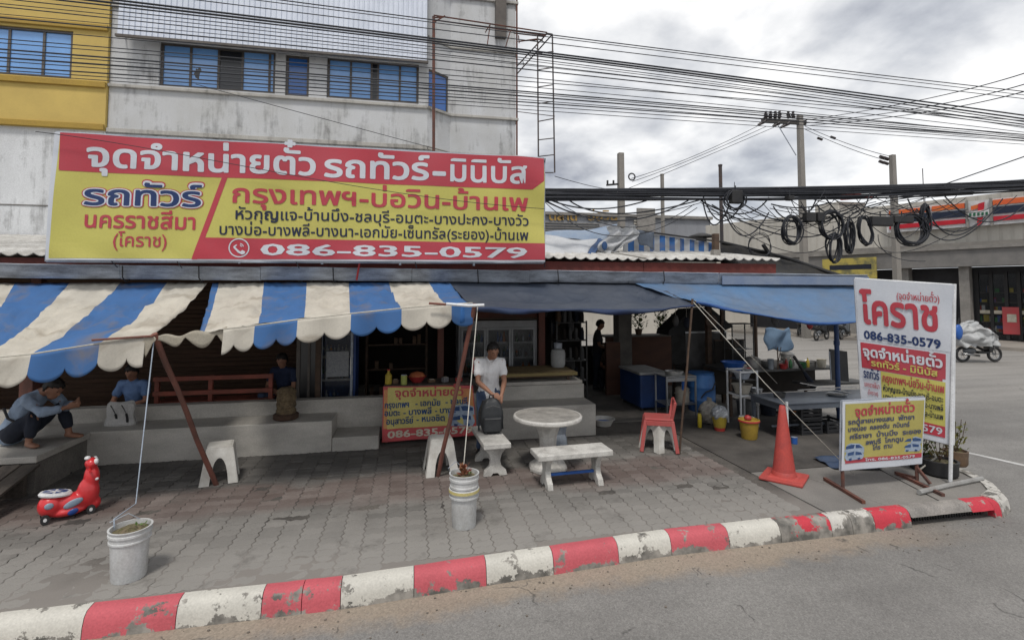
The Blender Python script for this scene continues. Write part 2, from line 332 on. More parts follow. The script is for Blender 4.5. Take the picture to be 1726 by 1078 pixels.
# four cast bays with open joints on the right-hand corner
cuts = [4.505, 5.62, 6.9]
MB().prism([(4.505, kerb_y(4.5) + .17), (5.30, kerb_y(5.3) + .17), (5.02, 6.2), (4.505, 6.2)], lambda a, b, t: (a, b, t), -.3, .0).build('slab', pave_conc, slab, bev=.006)
MB().prism([(5.315, kerb_y(5.3) + .17), (6.02, kerb_y(6.) + .17), (6.35, 6.2), (5.035, 6.2)], lambda a, b, t: (a, b, t), -.3, -.004).build('slab', pave_conc, slab, bev=.006)
MB().prism([(6.035, kerb_y(6.) + .17), (6.62, 4.93), (6.9, 5.08), (7.09, 5.28), (7.22, 5.6), (7.3, 6.2), (6.365, 6.2)], lambda a, b, t: (a, b, t), -.3, .002).build('slab', pave_conc, slab, bev=.006)
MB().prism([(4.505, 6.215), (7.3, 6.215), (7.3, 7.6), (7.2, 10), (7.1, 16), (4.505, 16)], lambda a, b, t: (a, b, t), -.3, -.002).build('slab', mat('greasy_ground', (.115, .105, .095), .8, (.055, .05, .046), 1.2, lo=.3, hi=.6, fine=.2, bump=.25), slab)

# interlocking zigzag pavers
PW, PH, A = .205, .118, .013
def tri(t): t = t % 1.; return 4 * abs(t - .5) - 1
def warp(x, y): return (x + A * tri(y / PH) * .9, y + A * tri(x / (PW / 2)) * .9)
def paver_outline(x0, y0, g):
    P = []
    nx, ny = 4, 2
    for i in range(nx): P.append((x0 + PW * i / nx, y0))
    for i in range(ny): P.append((x0 + PW, y0 + PH * i / ny))
    for i in range(nx): P.append((x0 + PW - PW * i / nx, y0 + PH))
    for i in range(ny): P.append((x0, y0 + PH - PH * i / ny))
    cx, cy = x0 + PW / 2, y0 + PH / 2; o = []
    for a, b in P:
        wa, wb = warp(a, b); sx = (abs(a - cx) / (PW / 2)); sy = (abs(b - cy) / (PH / 2))
        o.append((wa - (g * 1.3 if a > cx + PW * .49 else -g * 1.3 if a < cx - PW * .49 else 0), wb - (g * .6 if b > cy + PH * .49 else -g * .6 if b < cy - PH * .49 else 0)))
    return o
def paver_into(mb, x0, y0, dz=0, tx=0, ty=0):
    o = paver_outline(x0, y0, .0035); i = paver_outline(x0, y0, .0085); n = len(o); cx, cy = x0 + PW / 2, y0 + PH / 2
    f = lambda p, z: (p[0], p[1], z + dz + (p[0] - cx) * tx + (p[1] - cy) * ty)
    mb.add([f(p, -.05) for p in o] + [f(p, -.004) for p in o] + [f(p, 0) for p in i], [tuple(range(2 * n, 3 * n))] + [(k, (k + 1) % n, n + (k + 1) % n, n + k) for k in range(n)] + [(n + k, n + (k + 1) % n, 2 * n + (k + 1) % n, 2 * n + k) for k in range(n)])
paver_m = mat('grey_paver', (.175, .165, .152), .9, (.10, .094, .086), 1.6, fine=.22, fsc=80, bump=.35, rnd=.3)
def _pav():
    t, n, l = nodes_of(paver_m); p, src = base_of(paver_m)
    g = n('ShaderNodeNewGeometry'); s = n('ShaderNodeSeparateXYZ'); l(g.outputs['Position'], s.inputs[0])
    no = n('ShaderNodeTexNoise'); no.inputs['Scale'].default_value = 1.2; no.inputs['Detail'].default_value = 6; l(g.outputs['Position'], no.inputs['Vector'])
    k = n('ShaderNodeMath'); k.operation = 'MULTIPLY_ADD'; k.inputs[1].default_value = .9; l(no.outputs[0], k.inputs[0]); l(s.outputs[1], k.inputs[2])
    def rng(src_, a, b, c, d):
        r = n('ShaderNodeMapRange'); r.inputs[1].default_value = a; r.inputs[2].default_value = b; r.inputs[3].default_value = c; r.inputs[4].default_value = d; l(src_, r.inputs[0]); return r.outputs[0]
    a = rng(k.outputs[0], 6.45, 6.75, 0, 1); b = rng(k.outputs[0], 7.3, 7.55, 1, 0)
    q = n('ShaderNodeMath'); q.operation = 'MULTIPLY'; l(a, q.inputs[0]); l(b, q.inputs[1])
    q2 = n('ShaderNodeMath'); q2.operation = 'MULTIPLY'; q2.inputs[1].default_value = .36; l(q.outputs[0], q2.inputs[0])
    m = n('ShaderNodeMix'); m.data_type = 'RGBA'; l(q2.outputs[0], m.inputs[0]); l(src, m.inputs[6]); m.inputs[7].default_value = (.155, .088, .074, 1)
    # dry dust lightens the courses nearest the kerb
    du = rng(k.outputs[0], 5.5, 6.9, .85, 0)
    m2 = n('ShaderNodeMix'); m2.data_type = 'RGBA'; l(du, m2.inputs[0]); l(m.outputs[2], m2.inputs[6]); m2.inputs[7].default_value = (.262, .248, .228, 1)
    # darker towards the steps
    step_dark = rng(k.outputs[0], 7.6, 8.3, 0, .55)
    m3 = n('ShaderNodeMix'); m3.data_type = 'RGBA'; l(step_dark, m3.inputs[0]); l(m2.outputs[2], m3.inputs[6]); m3.inputs[7].default_value = (.085, .08, .074, 1)
    st = n('ShaderNodeTexNoise'); st.inputs['Scale'].default_value = 2.6; st.inputs['Detail'].default_value = 8; st.inputs['Roughness'].default_value = .7; l(g.outputs['Position'], st.inputs['Vector'])
    sr = rng(st.outputs[0], .56, .70, 0, .6)
    m4 = n('ShaderNodeMix'); m4.data_type = 'RGBA'; l(sr, m4.inputs[0]); l(m3.outputs[2], m4.inputs[6]); m4.inputs[7].default_value = (.085, .078, .07, 1)
    l(m4.outputs[2], p.inputs['Base Color'])
_pav()
def _bed():
    t, n, l = nodes_of(pav_base); p, src = base_of(pav_base); g = n('ShaderNodeNewGeometry'); s = n('ShaderNodeSeparateXYZ'); l(g.outputs['Position'], s.inputs[0])
    no = n('ShaderNodeTexNoise'); no.inputs['Scale'].default_value = 1.6; no.inputs['Detail'].default_value = 7; l(g.outputs['Position'], no.inputs['Vector'])
    k = n('ShaderNodeMath'); k.operation = 'MULTIPLY_ADD'; k.inputs[1].default_value = 1.2; l(no.outputs[0], k.inputs[0]); l(s.outputs[1], k.inputs[2])
    r = n('ShaderNodeMapRange'); r.inputs[1].default_value = 5.6; r.inputs[2].default_value = 6.5; r.inputs[3].default_value = .8; r.inputs[4].default_value = 0; l(k.outputs[0], r.inputs[0])
    m = n('ShaderNodeMix'); m.data_type = 'RGBA'; l(r.outputs[0], m.inputs[0]); l(src, m.inputs[6]); m.inputs[7].default_value = (.24, .22, .2, 1); l(m.outputs[2], p.inputs['Base Color'])
_bed()
paving = bpy.data.objects['pavement']; OFF['pavement'] = Vector((0, 0, 0))
cells = []
j = 0; y = 4.7
while y < 8.24:
    x = -8.2
    while x < 4.3:
        if y > kerb_y(x + PW) + .17: cells.append((x, y))
        x += PW
    y += PH; j += 1
def vis(c): 
    r = math.hypot(c[0] + .8, c[1] - 0); return r
cells.sort(key=lambda c: math.hypot(c[0], c[1]) if c[0] > -5.2 else 99)
pm = None; rest = MB()
for i, (x, y) in enumerate(cells):
    dz = random.uniform(-.005, .003) - (.008 if random.random() < .04 else 0) if y > 5.7 else random.uniform(-.0025, .001)
    if i < 300:
        if pm is None:
            mb = MB(); paver_into(mb, -PW / 2, -PH / 2); pm = mb.mesh('paver', paver_m)
            # outline warp has the period of the cell grid, so one mesh tessellates
        o = bpy.data.objects.new('paver', pm); COL.objects.link(o); o.parent = paving
        o.location = (x + PW / 2, y + PH / 2, dz); o.rotation_euler = (random.uniform(-.012, .012), random.uniform(-.01, .01), 0)
    else:
        q = MB(); paver_into(q, -PW / 2, -PH / 2, 0, random.uniform(-.018, .018), random.uniform(-.025, .025))
        rest.add([(a + x + PW / 2, b + y + PH / 2, c + dz) for a, b, c in q.v], q.f)
rest.build('paver', paver_m, paving, kind='stuff')

from mathutils import noise as NZ
def sandz(u, v):
    x = -8.2 + 12.68 * u; y0 = kerb_y(x) + .172; y = y0 + (8.26 - y0) * v
    h = -.0075 + .009 * NZ.noise(Vector((x * 1.3, y * 1.3, 0))) + .004 * NZ.noise(Vector((x * 6, y * 6, 3))) - .003 * min(1, max(0, (y - 5.6) / 1.2)) + .0035 * max(0, 1 - (y - 4.7) / .9)
    return (x, y, min(-.0006, h))
MB().grid(sandz, 200, 60).build('joint_sand', pav_base, paving, kind='stuff')
# ---------------------------------------------------------------- kerb
def paint_mat(name, col, wear):
    m = mat(name, col, .75, tuple(c * .86 for c in col), 3, fine=.1, bump=.25)
    t, n, l = nodes_of(m); p, src = base_of(m); g = n('ShaderNodeNewGeometry')
    a = n('ShaderNodeTexNoise'); a.inputs['Scale'].default_value = 5.; a.inputs['Detail'].default_value = 10; a.inputs['Roughness'].default_value = .72; l(g.outputs['Position'], a.inputs['Vector'])
    s = n('ShaderNodeSeparateXYZ'); l(g.outputs['Position'], s.inputs[0])
    lowz = n('ShaderNodeMapRange'); lowz.inputs[1].default_value = -.18; lowz.inputs[2].default_value = -.10; lowz.inputs[3].default_value = .16; lowz.inputs[4].default_value = 0; l(s.outputs[2], lowz.inputs[0])
    ad = n('ShaderNodeMath'); l(a.outputs[0], ad.inputs[0]); l(lowz.outputs[0], ad.inputs[1])
    r = n('ShaderNodeMapRange'); r.inputs[1].default_value = wear; r.inputs[2].default_value = wear + .025; l(ad.outputs[0], r.inputs[0])
    c = n('ShaderNodeTexNoise'); c.inputs['Scale'].default_value = 9; c.inputs['Detail'].default_value = 6; l(g.outputs['Position'], c.inputs['Vector'])
    cc = n('ShaderNodeValToRGB'); l(c.outputs[0], cc.inputs[0]); cc.color_ramp.elements[0].position = .35; cc.color_ramp.elements[0].color = (.1, .095, .085, 1); cc.color_ramp.elements[1].position = .65; cc.color_ramp.elements[1].color = (.3, .28, .25, 1)
    x = n('ShaderNodeMix'); x.data_type = 'RGBA'; l(r.outputs[0], x.inputs[0]); l(src, x.inputs[6]); l(cc.outputs[0], x.inputs[7]); l(x.outputs[2], p.inputs['Base Color']); return m
kw, kr = paint_mat('kerb_white_paint', (.55, .53, .475), .57), paint_mat('kerb_red_paint', (.50, .10, .12), .585)
kw2, kr2 = paint_mat('kerb_white_paint_worn', (.52, .5, .46), .5), paint_mat('kerb_red_paint_worn', (.5, .04, .06), .56)
kr3 = paint_mat('kerb_red_paint_flaking', (.52, .04, .06), .47)
kerb = setting('kerb')
def kblock(xs, m, lab=None, zb=-.2):
    mb = MB(); pr = [(.0, zb), (.012, -.10), (.035, -.035), (.07, -.004), (.12, .004), (.168, .003), (.168, zb)]
    pr = [(a, max(b, zb)) for a, b in pr]
    n = len(pr); K = 4; x0, x1 = xs
    for k in range(K + 1):
        x = x0 + (x1 - x0) * k / K
        mb.v += [(x, kerb_y(x) + a, b + random.uniform(-.002, .002)) for a, b in pr]
    for k in range(K):
        for i in range(n): q = k * n; mb.f.append((q + i, q + n + i, q + n + (i + 1) % n, q + (i + 1) % n)); mb.mi.append(0)
    mb.f += [tuple(reversed(range(n))), tuple(range(K * n, K * n + n))]; mb.mi += [0, 0]
    o = mb.build('kerb_block', m, kerb, smooth=50)
    if lab: o['label'] = lab
bx = [-2.36, -1.73, -1.12, -.82, -.52, .07, .70, 1.33, 1.99, 2.56, 3.2, 3.8, 4.42, 4.68, 4.97, 5.45]
cm = [kr, kw, kr, kr, kw, kr, kw, kr, kw, kr, kw, kr3, kw2, kw2, kr2]
for i in range(len(cm)): kblock((bx[i] + .003, bx[i + 1] - .003), cm[i])
x = -2.36; k = 0
while x > -12: kblock((x - .62 + .003, x - .003), [kw, kw, kr][0] if k % 2 == 0 else kr); x -= .62; k += 1
# lintel block bridging the storm drain
drain_c = mat('drain_lintel_concrete', (.27, .25, .23), .85, (.16, .15, .14), 4, fine=.2, bump=.3)
kblock((5.455, 6.28), drain_c, 'bare concrete lintel block over the storm drain', -.075)
kblock((6.285, 6.60), kr2, None, -.085)
kblock((6.605, 6.70), kr2, None, -.2)
drn = MB(); drn.bb(5.46, 6.6, 4.84, 5.3, -.4, -.2); drn.build('drain_pit', mat('drain_dark', (.02, .018, .016), .9), kerb)
drn = MB()
for i in range(30): drn.bb(5.47 + i * .037, 5.482 + i * .037, 4.90, 4.912, -.18, -.05)
drn.build('drain_grating', black, kerb)
MB().bb(5.455, 6.60, 5.0, 5.2, -.3, -.11).build('drain_back_wall', _M['drain_dark'], kerb)
# kerb turning the corner
pc = corner
for i in range(len(pc) - 1):
    mb = MB(); a, b = Vector(pc[i] + (0,)), Vector(pc[i + 1] + (0,)); d = (b - a).normalized(); nrm = Vector((-d.y, d.x, 0)); g = d * .003
    pr = [(-.03, -.2), (.0, -.05), (.05, .015), (.17, .02), (.17, -.2)]
    def nr(ii):
        ds = []
        if ii > 0: ds.append((Vector(pc[ii] + (0,)) - Vector(pc[ii - 1] + (0,))).normalized())
        if ii < len(pc) - 1: ds.append((Vector(pc[ii + 1] + (0,)) - Vector(pc[ii] + (0,))).normalized())
        s_ = Vector((0, 0, 0))
        for q in ds: s_ += q
        s_.normalize(); return Vector((-s_.y, s_.x, 0))
    na, nb = nr(i), nr(i + 1); vs = [a + g + na * p + Vector((0, 0, q)) for p, q in pr] + [b - g + nb * p + Vector((0, 0, q)) for p, q in pr]; n = 5
    mb.add(vs, [tuple(reversed(range(n))), tuple(range(n, 2 * n))] + [(q, (q + 1) % n, n + (q + 1) % n, n + q) for q in range(n)])
    mb.build('kerb_block', kw2, kerb)
# litter and pebbles on the road edge
mb = MB()
for _ in range(110):
    X = random.uniform(-3, 7); Y = kerb_y(X) - abs(random.gauss(0, .28)) - .02; r = random.uniform(.004, .014)
    mb.ball((X, Y, -.178 + r * .3), (r, r * random.uniform(.6, 1), r * .6), 3)
mb.build('gravel', mat('gravel_grey', (.2, .17, .14), .9, (.1, .09, .08), 30), None, kind='stuff')

# ================================================================ TERRACE in front of the shops
tconc = mat('terrace_concrete', (.50, .475, .43), .8, (.33, .31, .28), 1.5, fine=.14, fsc=70, bump=.2, st=(1, 1, 2.5))
ttop = mat('terrace_top', (.25, .21, .18), .75, (.17, .15, .13), 2, fine=.12)
ter = thing('shop_terrace', 'raised grey concrete terrace of broad low steps along the shop fronts', 'terrace', (0, 8.3, 0))
MB().bb(-9, -1.12, 8.27, 8.86, -.1, .45).build('lower_step', tconc, ter, bev=.012)
MB().bb(-1.115, -.43, 8.27, 8.86, -.1, .195).build('entry_step', tconc, ter, bev=.012)
MB().bb(-9, 1.2, 8.865, 9.06, -.1, .66).build('upper_step', tconc, ter, bev=.01)
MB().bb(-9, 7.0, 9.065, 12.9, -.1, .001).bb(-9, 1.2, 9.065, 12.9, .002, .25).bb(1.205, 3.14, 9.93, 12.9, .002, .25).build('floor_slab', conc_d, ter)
MB().bb(1.45, 3.14, 8.36, 8.95, -.1, .50).build('lower_step', tconc, ter, bev=.012)
MB().bb(1.205, 3.14, 8.955, 9.92, -.1, .74).build('upper_step', tconc, ter, bev=.01)
MB().bb(1.7, 3.12, 8.99, 9.7, .743, .80).build('ledge', tconc, ter, bev=.006)
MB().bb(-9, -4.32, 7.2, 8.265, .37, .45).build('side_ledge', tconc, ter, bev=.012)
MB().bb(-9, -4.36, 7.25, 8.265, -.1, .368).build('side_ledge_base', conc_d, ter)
rmp = thing('plank_ramp', 'dark weathered plank ramp sloping down to the pavement at far left', 'ramp', (-5.5, 6.5, 0))
for i in range(14):
    x = -4.36 - i * .2
    MB().bar((x, 7.19, .36 + random.uniform(-.01, .01)), (x + random.uniform(-.02, .02), 5.65 + random.uniform(-.08, .12), .035), .178, .028).build('plank', planks_m, rmp, bev=.004)
MB().bb(-7.1, -4.4, 7.13, 7.19, 0, .30).bar((-7.1, 6.4, .14), (-4.4, 6.4, .14), .06).build('bearer', planks_m, rmp)
# ================================================================ SHOPHOUSE BUILDINGS
def stain_wall(name, col, c2, dark=(.07, .065, .06), amt=.6, thr=.6):
    m = mat(name, col, .85, c2, 1.1, fine=.1, bump=.15, st=(1, 1, .6)); t, n, l = nodes_of(m); p, src = base_of(m); g = n('ShaderNodeNewGeometry')
    mp = n('ShaderNodeMapping'); mp.inputs['Scale'].default_value = (5, 5, .5); l(g.outputs['Position'], mp.inputs[0])
    a = n('ShaderNodeTexNoise'); a.inputs['Scale'].default_value = 1.3; a.inputs['Detail'].default_value = 8; a.inputs['Roughness'].default_value = .65; l(mp.outputs[0], a.inputs['Vector'])
    b = n('ShaderNodeTexNoise'); b.inputs['Scale'].default_value = 1.1; b.inputs['Detail'].default_value = 9; b.inputs['Roughness'].default_value = .75; l(g.outputs['Position'], b.inputs['Vector'])
    s = n('ShaderNodeMath'); s.operation = 'MULTIPLY'; l(a.outputs[0], s.inputs[0]); l(b.outputs[0], s.inputs[1])
    r = n('ShaderNodeMapRange'); r.inputs[1].default_value = thr * thr * .83; r.inputs[2].default_value = thr * thr * 1.25; r.inputs[4].default_value = amt; l(s.outputs[0], r.inputs[0])
    x = n('ShaderNodeMix'); x.data_type = 'RGBA'; l(r.outputs[0], x.inputs[0]); l(src, x.inputs[6]); x.inputs[7].default_value = dark + (1,); l(x.outputs[2], p.inputs['Base Color']); return m
wall_w = stain_wall('grey_white_plaster', (.57, .58, .595), (.46, .46, .45), amt=.6, thr=.575)
wall_p = stain_wall('whitewashed_board', (.70, .715, .73), (.56, .57, .58), amt=.6, thr=.585)
wall_y = mat('yellow_plaster', (.60, .44, .13), .75, (.50, .36, .11), 1.2, fine=.05, bump=.08)
wall_y2 = mat('dark_yellow_band', (.40, .265, .05), .75, (.34, .22, .05), 2)
trimc = stain_wall('cornice_plaster', (.46, .445, .41), (.34, .325, .30), amt=.6, thr=.56)
alu = mat('brown_aluminium', (.13, .115, .10), .5, (.08, .07, .065), 4, metal=.3, bump=.02)
def glass_mat(name, col, rough=.12):
    m = mat(name, col, rough, tuple(c * .8 for c in col), 1.2, fine=.03, bump=.0, spec=.8); return m
gl_b = glass_mat('blue_window_glass', (.19, .40, .78), .08); gl_d = glass_mat('deep_blue_glass', (.03, .13, .42), .2); gl_k = glass_mat('dark_opening', (.012, .012, .014), .3)
YF = 13.0
def grid_wall(mb, x0, x1, z0, z1, ops, y0, y1, fx=None):
    """wall slab with rectangular openings"""
    xs = sorted({x0, x1} | {o[0] for o in ops} | {o[1] for o in ops}); zs = sorted({z0, z1} | {o[2] for o in ops} | {o[3] for o in ops})
    for a, b in zip(xs, xs[1:]):
        run = None
        for c, d in zip(zs, zs[1:]):
            cx, cz = (a + b) / 2, (c + d) / 2
            if any(o[0] < cx < o[1] and o[2] < cz < o[3] for o in ops): continue
            mb.bb(a, b, y0, y1, c, d)
def window(parent, x0, x1, z0, z1, y, mull, glasses, fr=.06, lab=None):
    """framed window; mull: x positions of the uprights, glasses: material per pane"""
    f = MB(); f.bb(x0, x1, y, y + .07, z0, z0 + fr); f.bb(x0, x1, y, y + .07, z1 - fr, z1); f.bb(x0, x0 + fr, y, y + .07, z0 + fr, z1 - fr); f.bb(x1 - fr, x1, y, y + .07, z0 + fr, z1 - fr)
    for q in mull: f.bb(q - .025, q + .025, y + .005, y + .065, z0 + fr, z1 - fr)
    w = f.build('window', alu, parent)
    if lab: w['label'] = lab
    xs = [x0 + fr - .02] + list(mull) + [x1 - fr + .02]
    for (a, b), g in zip(zip(xs, xs[1:]), glasses):
        if g is None: continue
        o = MB().bb(a + .02, b - .02, y + .03, y + .042, z0 + fr, z1 - fr).build('pane', g, w)
        if g is gl_k: o['label'] = 'open dark pane'
    return w
def X_(px, Y=YF, py=120): return gy(px, py, Y).x
def Z_(px, py, Y=YF): return gy(px, py, Y).z
bld = thing('shophouse', 'stained grey-white concrete shophouse with blue windows and rusty sign frame', 'building', (-2, 13, 0))
xl, xm, xr = X_(185, YF), X_(721, YF), X_(869, YF + .45)
zt = 13.2
W1 = (X_(268), X_(464), 7.17, 8.22); W2 = (X_(481), X_(521), 7.15, 8.17); W3 = (X_(551), X_(706), 7.17, 8.2)
up = 3.25
ops = [W1, W2, W3] + [(a, b, c + up, d + up) for a, b, c, d in (W1, W2, W3)]
mb = MB(); grid_wall(mb, xl, xm, 2.9, zt, ops, YF, YF + .2)
mb.bb(xl, xl + .2, YF + .2, 23, 2.9, zt)
mb.build('wall', wall_w, bld)
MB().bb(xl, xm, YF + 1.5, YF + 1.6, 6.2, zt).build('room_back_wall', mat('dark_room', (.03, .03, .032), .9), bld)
# chamfered bay with a narrow window, then the set-back flank
a = Vector((xm, YF, 0)); b = Vector((X_(759, YF + .45), YF + .45, 0)); d = (b - a).normalized(); n_ = Vector((d.y, -d.x, 0)); Lc = (b - a).length
def cb_(mb, s0, s1, t0, t1, z0, z1):
    vs = []
    for z in (z0, z1):
        for s, t in ((s0, t0), (s1, t0), (s1, t1), (s0, t1)): q = a + d * s + n_ * -t; vs.append((q.x, q.y, z))
    mb.add(vs, [(3, 2, 1, 0), (4, 5, 6, 7), (0, 1, 5, 4), (1, 2, 6, 5), (2, 3, 7, 6), (3, 0, 4, 7)])
mb = MB(); zc = [(7.12, 8.12), (7.12 + up, 8.12 + up)]
cb_(mb, 0, Lc, 0, .2, 2.9, 7.12); cb_(mb, 0, Lc, 0, .2, 8.12, 7.12 + up); cb_(mb, 0, Lc, 0, .2, 8.12 + up, zt)
for z0, z1 in zc: cb_(mb, 0, .03, 0, .2, z0, z1); cb_(mb, Lc - .06, Lc, 0, .2, z0, z1)
mb.build('bay_wall', wall_w, bld)
for z0, z1 in zc:
    mb = MB(); cb_(mb, .03, .06, .03, .09, z0, z1); cb_(mb, Lc - .1, Lc - .06, .03, .09, z0, z1); cb_(mb, .06, Lc - .1, .03, .09, z0, z0 + .05); cb_(mb, .06, Lc - .1, .03, .09, z1 - .05, z1)
    w = mb.build('window', alu, bld); mb = MB(); cb_(mb, .06, Lc - .1, .05, .06, z0 + .05, z1 - .05); mb.build('pane', gl_d, w)
mb = MB(); mb.bb(b.x, xr, YF + .45, YF + .65, 2.9, zt); mb.bb(xr - .25, xr, YF + .65, 23, 2.9, zt); mb.build('flank_wall', wall_w, bld)
# sills and string courses
for z, h, pr in ((7.05, .07, .07), (6.0, .10, .06), (7.05 + up, .07, .07), (8.9, .08, .05)):
    mb = MB(); mb.bb(xl, xm, YF - pr, YF - .002, z, z + h); cb_(mb, 0, Lc, -pr, -.002, z + .002, z + h - .002); mb.bb(b.x, xr + pr, YF + .45 - pr, YF + .448, z, z + h); mb.bb(xr + .002, xr + pr, YF + .45, 23, z, z + h)
    mb.build('string_course', trimc, bld, bev=.01)
MB().bb(xl, xm, YF - .05, YF - .003, 2.9, 5.95).build('lower_cladding', wall_p, bld)
MB().bb(xl, xr, YF, 23, zt, zt + .2).build('roof', conc, bld)
def px4(W, ps, Y=YF): return [X_(p, Y) for p in ps]
window(bld, *W1, YF + .06, px4(0, (319, 366.5, 407, 453)), (gl_b, gl_b, gl_k, gl_b, gl_b))
window(bld, *W2, YF + .06, [], (gl_d,)); 
window(bld, *W3, YF + .06, px4(0, (591, 626, 637, 674)), (gl_b, gl_b, gl_k, gl_b, gl_b))
for W_ in (W1, W2, W3):
    a0, a1, a2, a3 = W_; n3 = 3 if a1 - a0 > 1 else 0
    window(bld, a0, a1, a2 + up, a3 + up, YF + .06, [a0 + (a1 - a0) * k / 4 for k in range(1, 4)] if n3 else [], (gl_b,) * 4)
# broken hole in the second pane
hx, hz = X_(330), Z_(330, 122)
pts = [(hx + .09 * math.cos(t) * random.uniform(.5, 1.2), hz + .17 * math.sin(t) * random.uniform(.6, 1.2)) for t in [k * .524 for k in range(12)]]
MB().prism(pts, lambda a_, b_, t: (a_, YF + .088 + t, b_), 0, .002).build('broken_pane_hole', gl_k, bld)
# AC-like dark shutter box at the top right
MB().bb(X_(834, YF + .45, 0), X_(852, YF + .45, 0), YF + .3, YF + .45, 9.3, 12).build('shutter_frame', alu, bld)
# small metal downpipes / pigeons ledge marks
mb = MB(); mb.tube([(X_(869, YF + .4) + .04, YF + .42, 3), (X_(869, YF + .4) + .04, YF + .42, 12)], .025, 6); mb.build('downpipe', rust, bld)

# ribbed sun-shade panel
shade_m = mat('ribbed_white_sheet', (.68, .72, .80), .5, (.58, .62, .70), 1.5, fine=.04, bump=.03, metal=.1)
sh = thing('ribbed_sunshade', 'white ribbed metal sheet sunshade hanging over the blue windows', 'awning', (-2, 12.7, 8))
xa, xb = X_(197, 12.65, 60), X_(720, 12.65, 90)
mb = MB(); nr_ = 58; wv = []
za = gy(720, 103, 12.65).z
for i in range(nr_):
    x0 = xa + (xb - xa) * i / nr_; w_ = (xb - xa) / nr_
    wv += [(x0, 12.66), (x0 + w_ * .62, 12.66), (x0 + w_ * .72, 12.63), (x0 + w_ * .9, 12.63)]
wv.append((xb, 12.66))
for x_, y_ in wv: mb.v += [(x_, y_, za), (x_, y_ + .15, 12.6)]
for i in range(len(wv) - 1): mb.f.append((2 * i, 2 * i + 2, 2 * i + 3, 2 * i + 1)); mb.mi.append(0)
mb.build('ribbed_sheet', shade_m, sh)
mb = MB(); mb.bb(xa - .03, xb + .03, 12.62, 12.69, za - .06, za - .005)
mb.build('bottom_rail', alu, sh)
for k in range(9): x_ = xa + (xb - xa) * k / 8; MB().bar((x_, 12.99, za + .1), (x_, 12.70, za - .02), .025).build('bracket', alu, sh)

# yellow neighbour
yb = thing('yellow_shophouse', 'mustard yellow shophouse with blue windows at the far left', 'building', (-11, 13, 0))
Wy = (X_(-60, 12.95), X_(122, 12.95), Z_(60, 131), Z_(60, 50))
zy = Z_(182, 222)
mb = MB(); grid_wall(mb, -19, xl - .01, zy, 13.2, [Wy, (Wy[0], Wy[1], Wy[2] + up, Wy[3] + up)], 12.92, 13.15); mb.build('wall', wall_y, yb)
MB().bb(-19, xl - .01, 12.96, 13.15, 2.9, zy - .002).build('lower_wall', wall_p, yb)
for z in (zy, Z_(180, 147) - .06, Z_(182, 55) - .02, zy + up): MB().bb(-19, xl - .012, 12.86, 12.918, z, z + .13).build('band', wall_y2, yb, bev=.01)
for dz in (0, up): window(yb, Wy[0], Wy[1], Wy[2] + dz, Wy[3] + dz, 12.96, px4(0, (12, 71), 12.95), (gl_b,) * 3)
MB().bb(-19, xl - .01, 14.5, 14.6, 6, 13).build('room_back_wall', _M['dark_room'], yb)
MB().bb(-19, xl - .012, 13.16, 23, 13.2, 13.4).build('roof', conc, yb)
# horizontal seam on the board cladding
MB().bb(-19, xl - .3, 12.945, 12.957, Z_(50, 347), Z_(50, 347) + .02).build('seam_strip', conc_d, yb)
MB().bb(-19, -2, 23, 23.2, -.2, 13.3).build('rear_wall', wall_w, yb)

# rusty old sign frame with ladder tower
fr = thing('sign_frame', 'rusty bare steel billboard frame and ladder tower beside the shophouse', 'sign frame', (1.5, 12, 3))
YS = 12.1
P = lambda px, py, Y=YS: gy(px, py, Y)
mb = MB(); mb.tube([P(731, 255), P(731, 28)], .035, 6); mb.build('post', rust, fr)
mb = MB()
for a_, b_ in (((731, 26), (922, 55)), ((733, 34), (920, 60)), ((866, 56), (918, 62)), ((875, 70), (905, 66)), ((731, 30), (748, 29)), ((731, 38), (750, 27))): mb.tube([P(*a_), P(*b_)], .018, 5)
mb.build('top_rail', rust, fr)
mb = MB()
for a_, b_ in (((826, 42), (818, 55)), ((826, 42), (821, 78)), ((861, 50), (852, 80)), ((874, 60), (875, 73))): mb.tube([P(*a_), P(*b_)], .014, 5)
mb.build('hanger', rust, fr)
st_ = mat('dark_steel', (.05, .05, .055), .6, (.09, .06, .05), 6)
mb = MB(); mb.tube([P(906, 62), P(907.5, 268)], .02, 5); mb.build('ladder_rail', st_, fr)
mb = MB(); mb.tube([P(931, 58), P(935, 291)], .02, 5); mb.build('ladder_rail', st_, fr)
for y_, yo in ((90, 3), (118, 4), (147, 4), (175, 4), (205, 5), (236, 3), (264, 3), (291, 0)):
    MB().tube([P(906.5, y_), P(933, y_ - yo)], .014, 5).build('rung', st_, fr)
mb = MB()
for a_, b_ in (((931, 58), (871, 125)), ((921, 58), (871, 112)), ((920, 56), (931, 58)), ((906, 66), (915, 68))): mb.tube([P(*a_, YS), P(b_[0], b_[1], YS + .6 if b_[1] > 100 else YS)], .018, 5)
for k in range(6): t = k / 5.; mb.tube([P(921 - 50 * t, 58 + 54 * t, YS + .6 * t), P(931 - 60 * t, 58 + 67 * t, YS + .6 * t)], .01, 4)
mb.build('brace', st_, fr)
mb = MB(); mb.tube([P(870, 188, 12.6), P(935, 196)], .01, 4); mb.tube([P(871, 70, 12.6), P(906, 68)], .012, 4); mb.build('tie_bar', st_, fr)
for (px, py) in ((733, 180), (729, 108)): pass

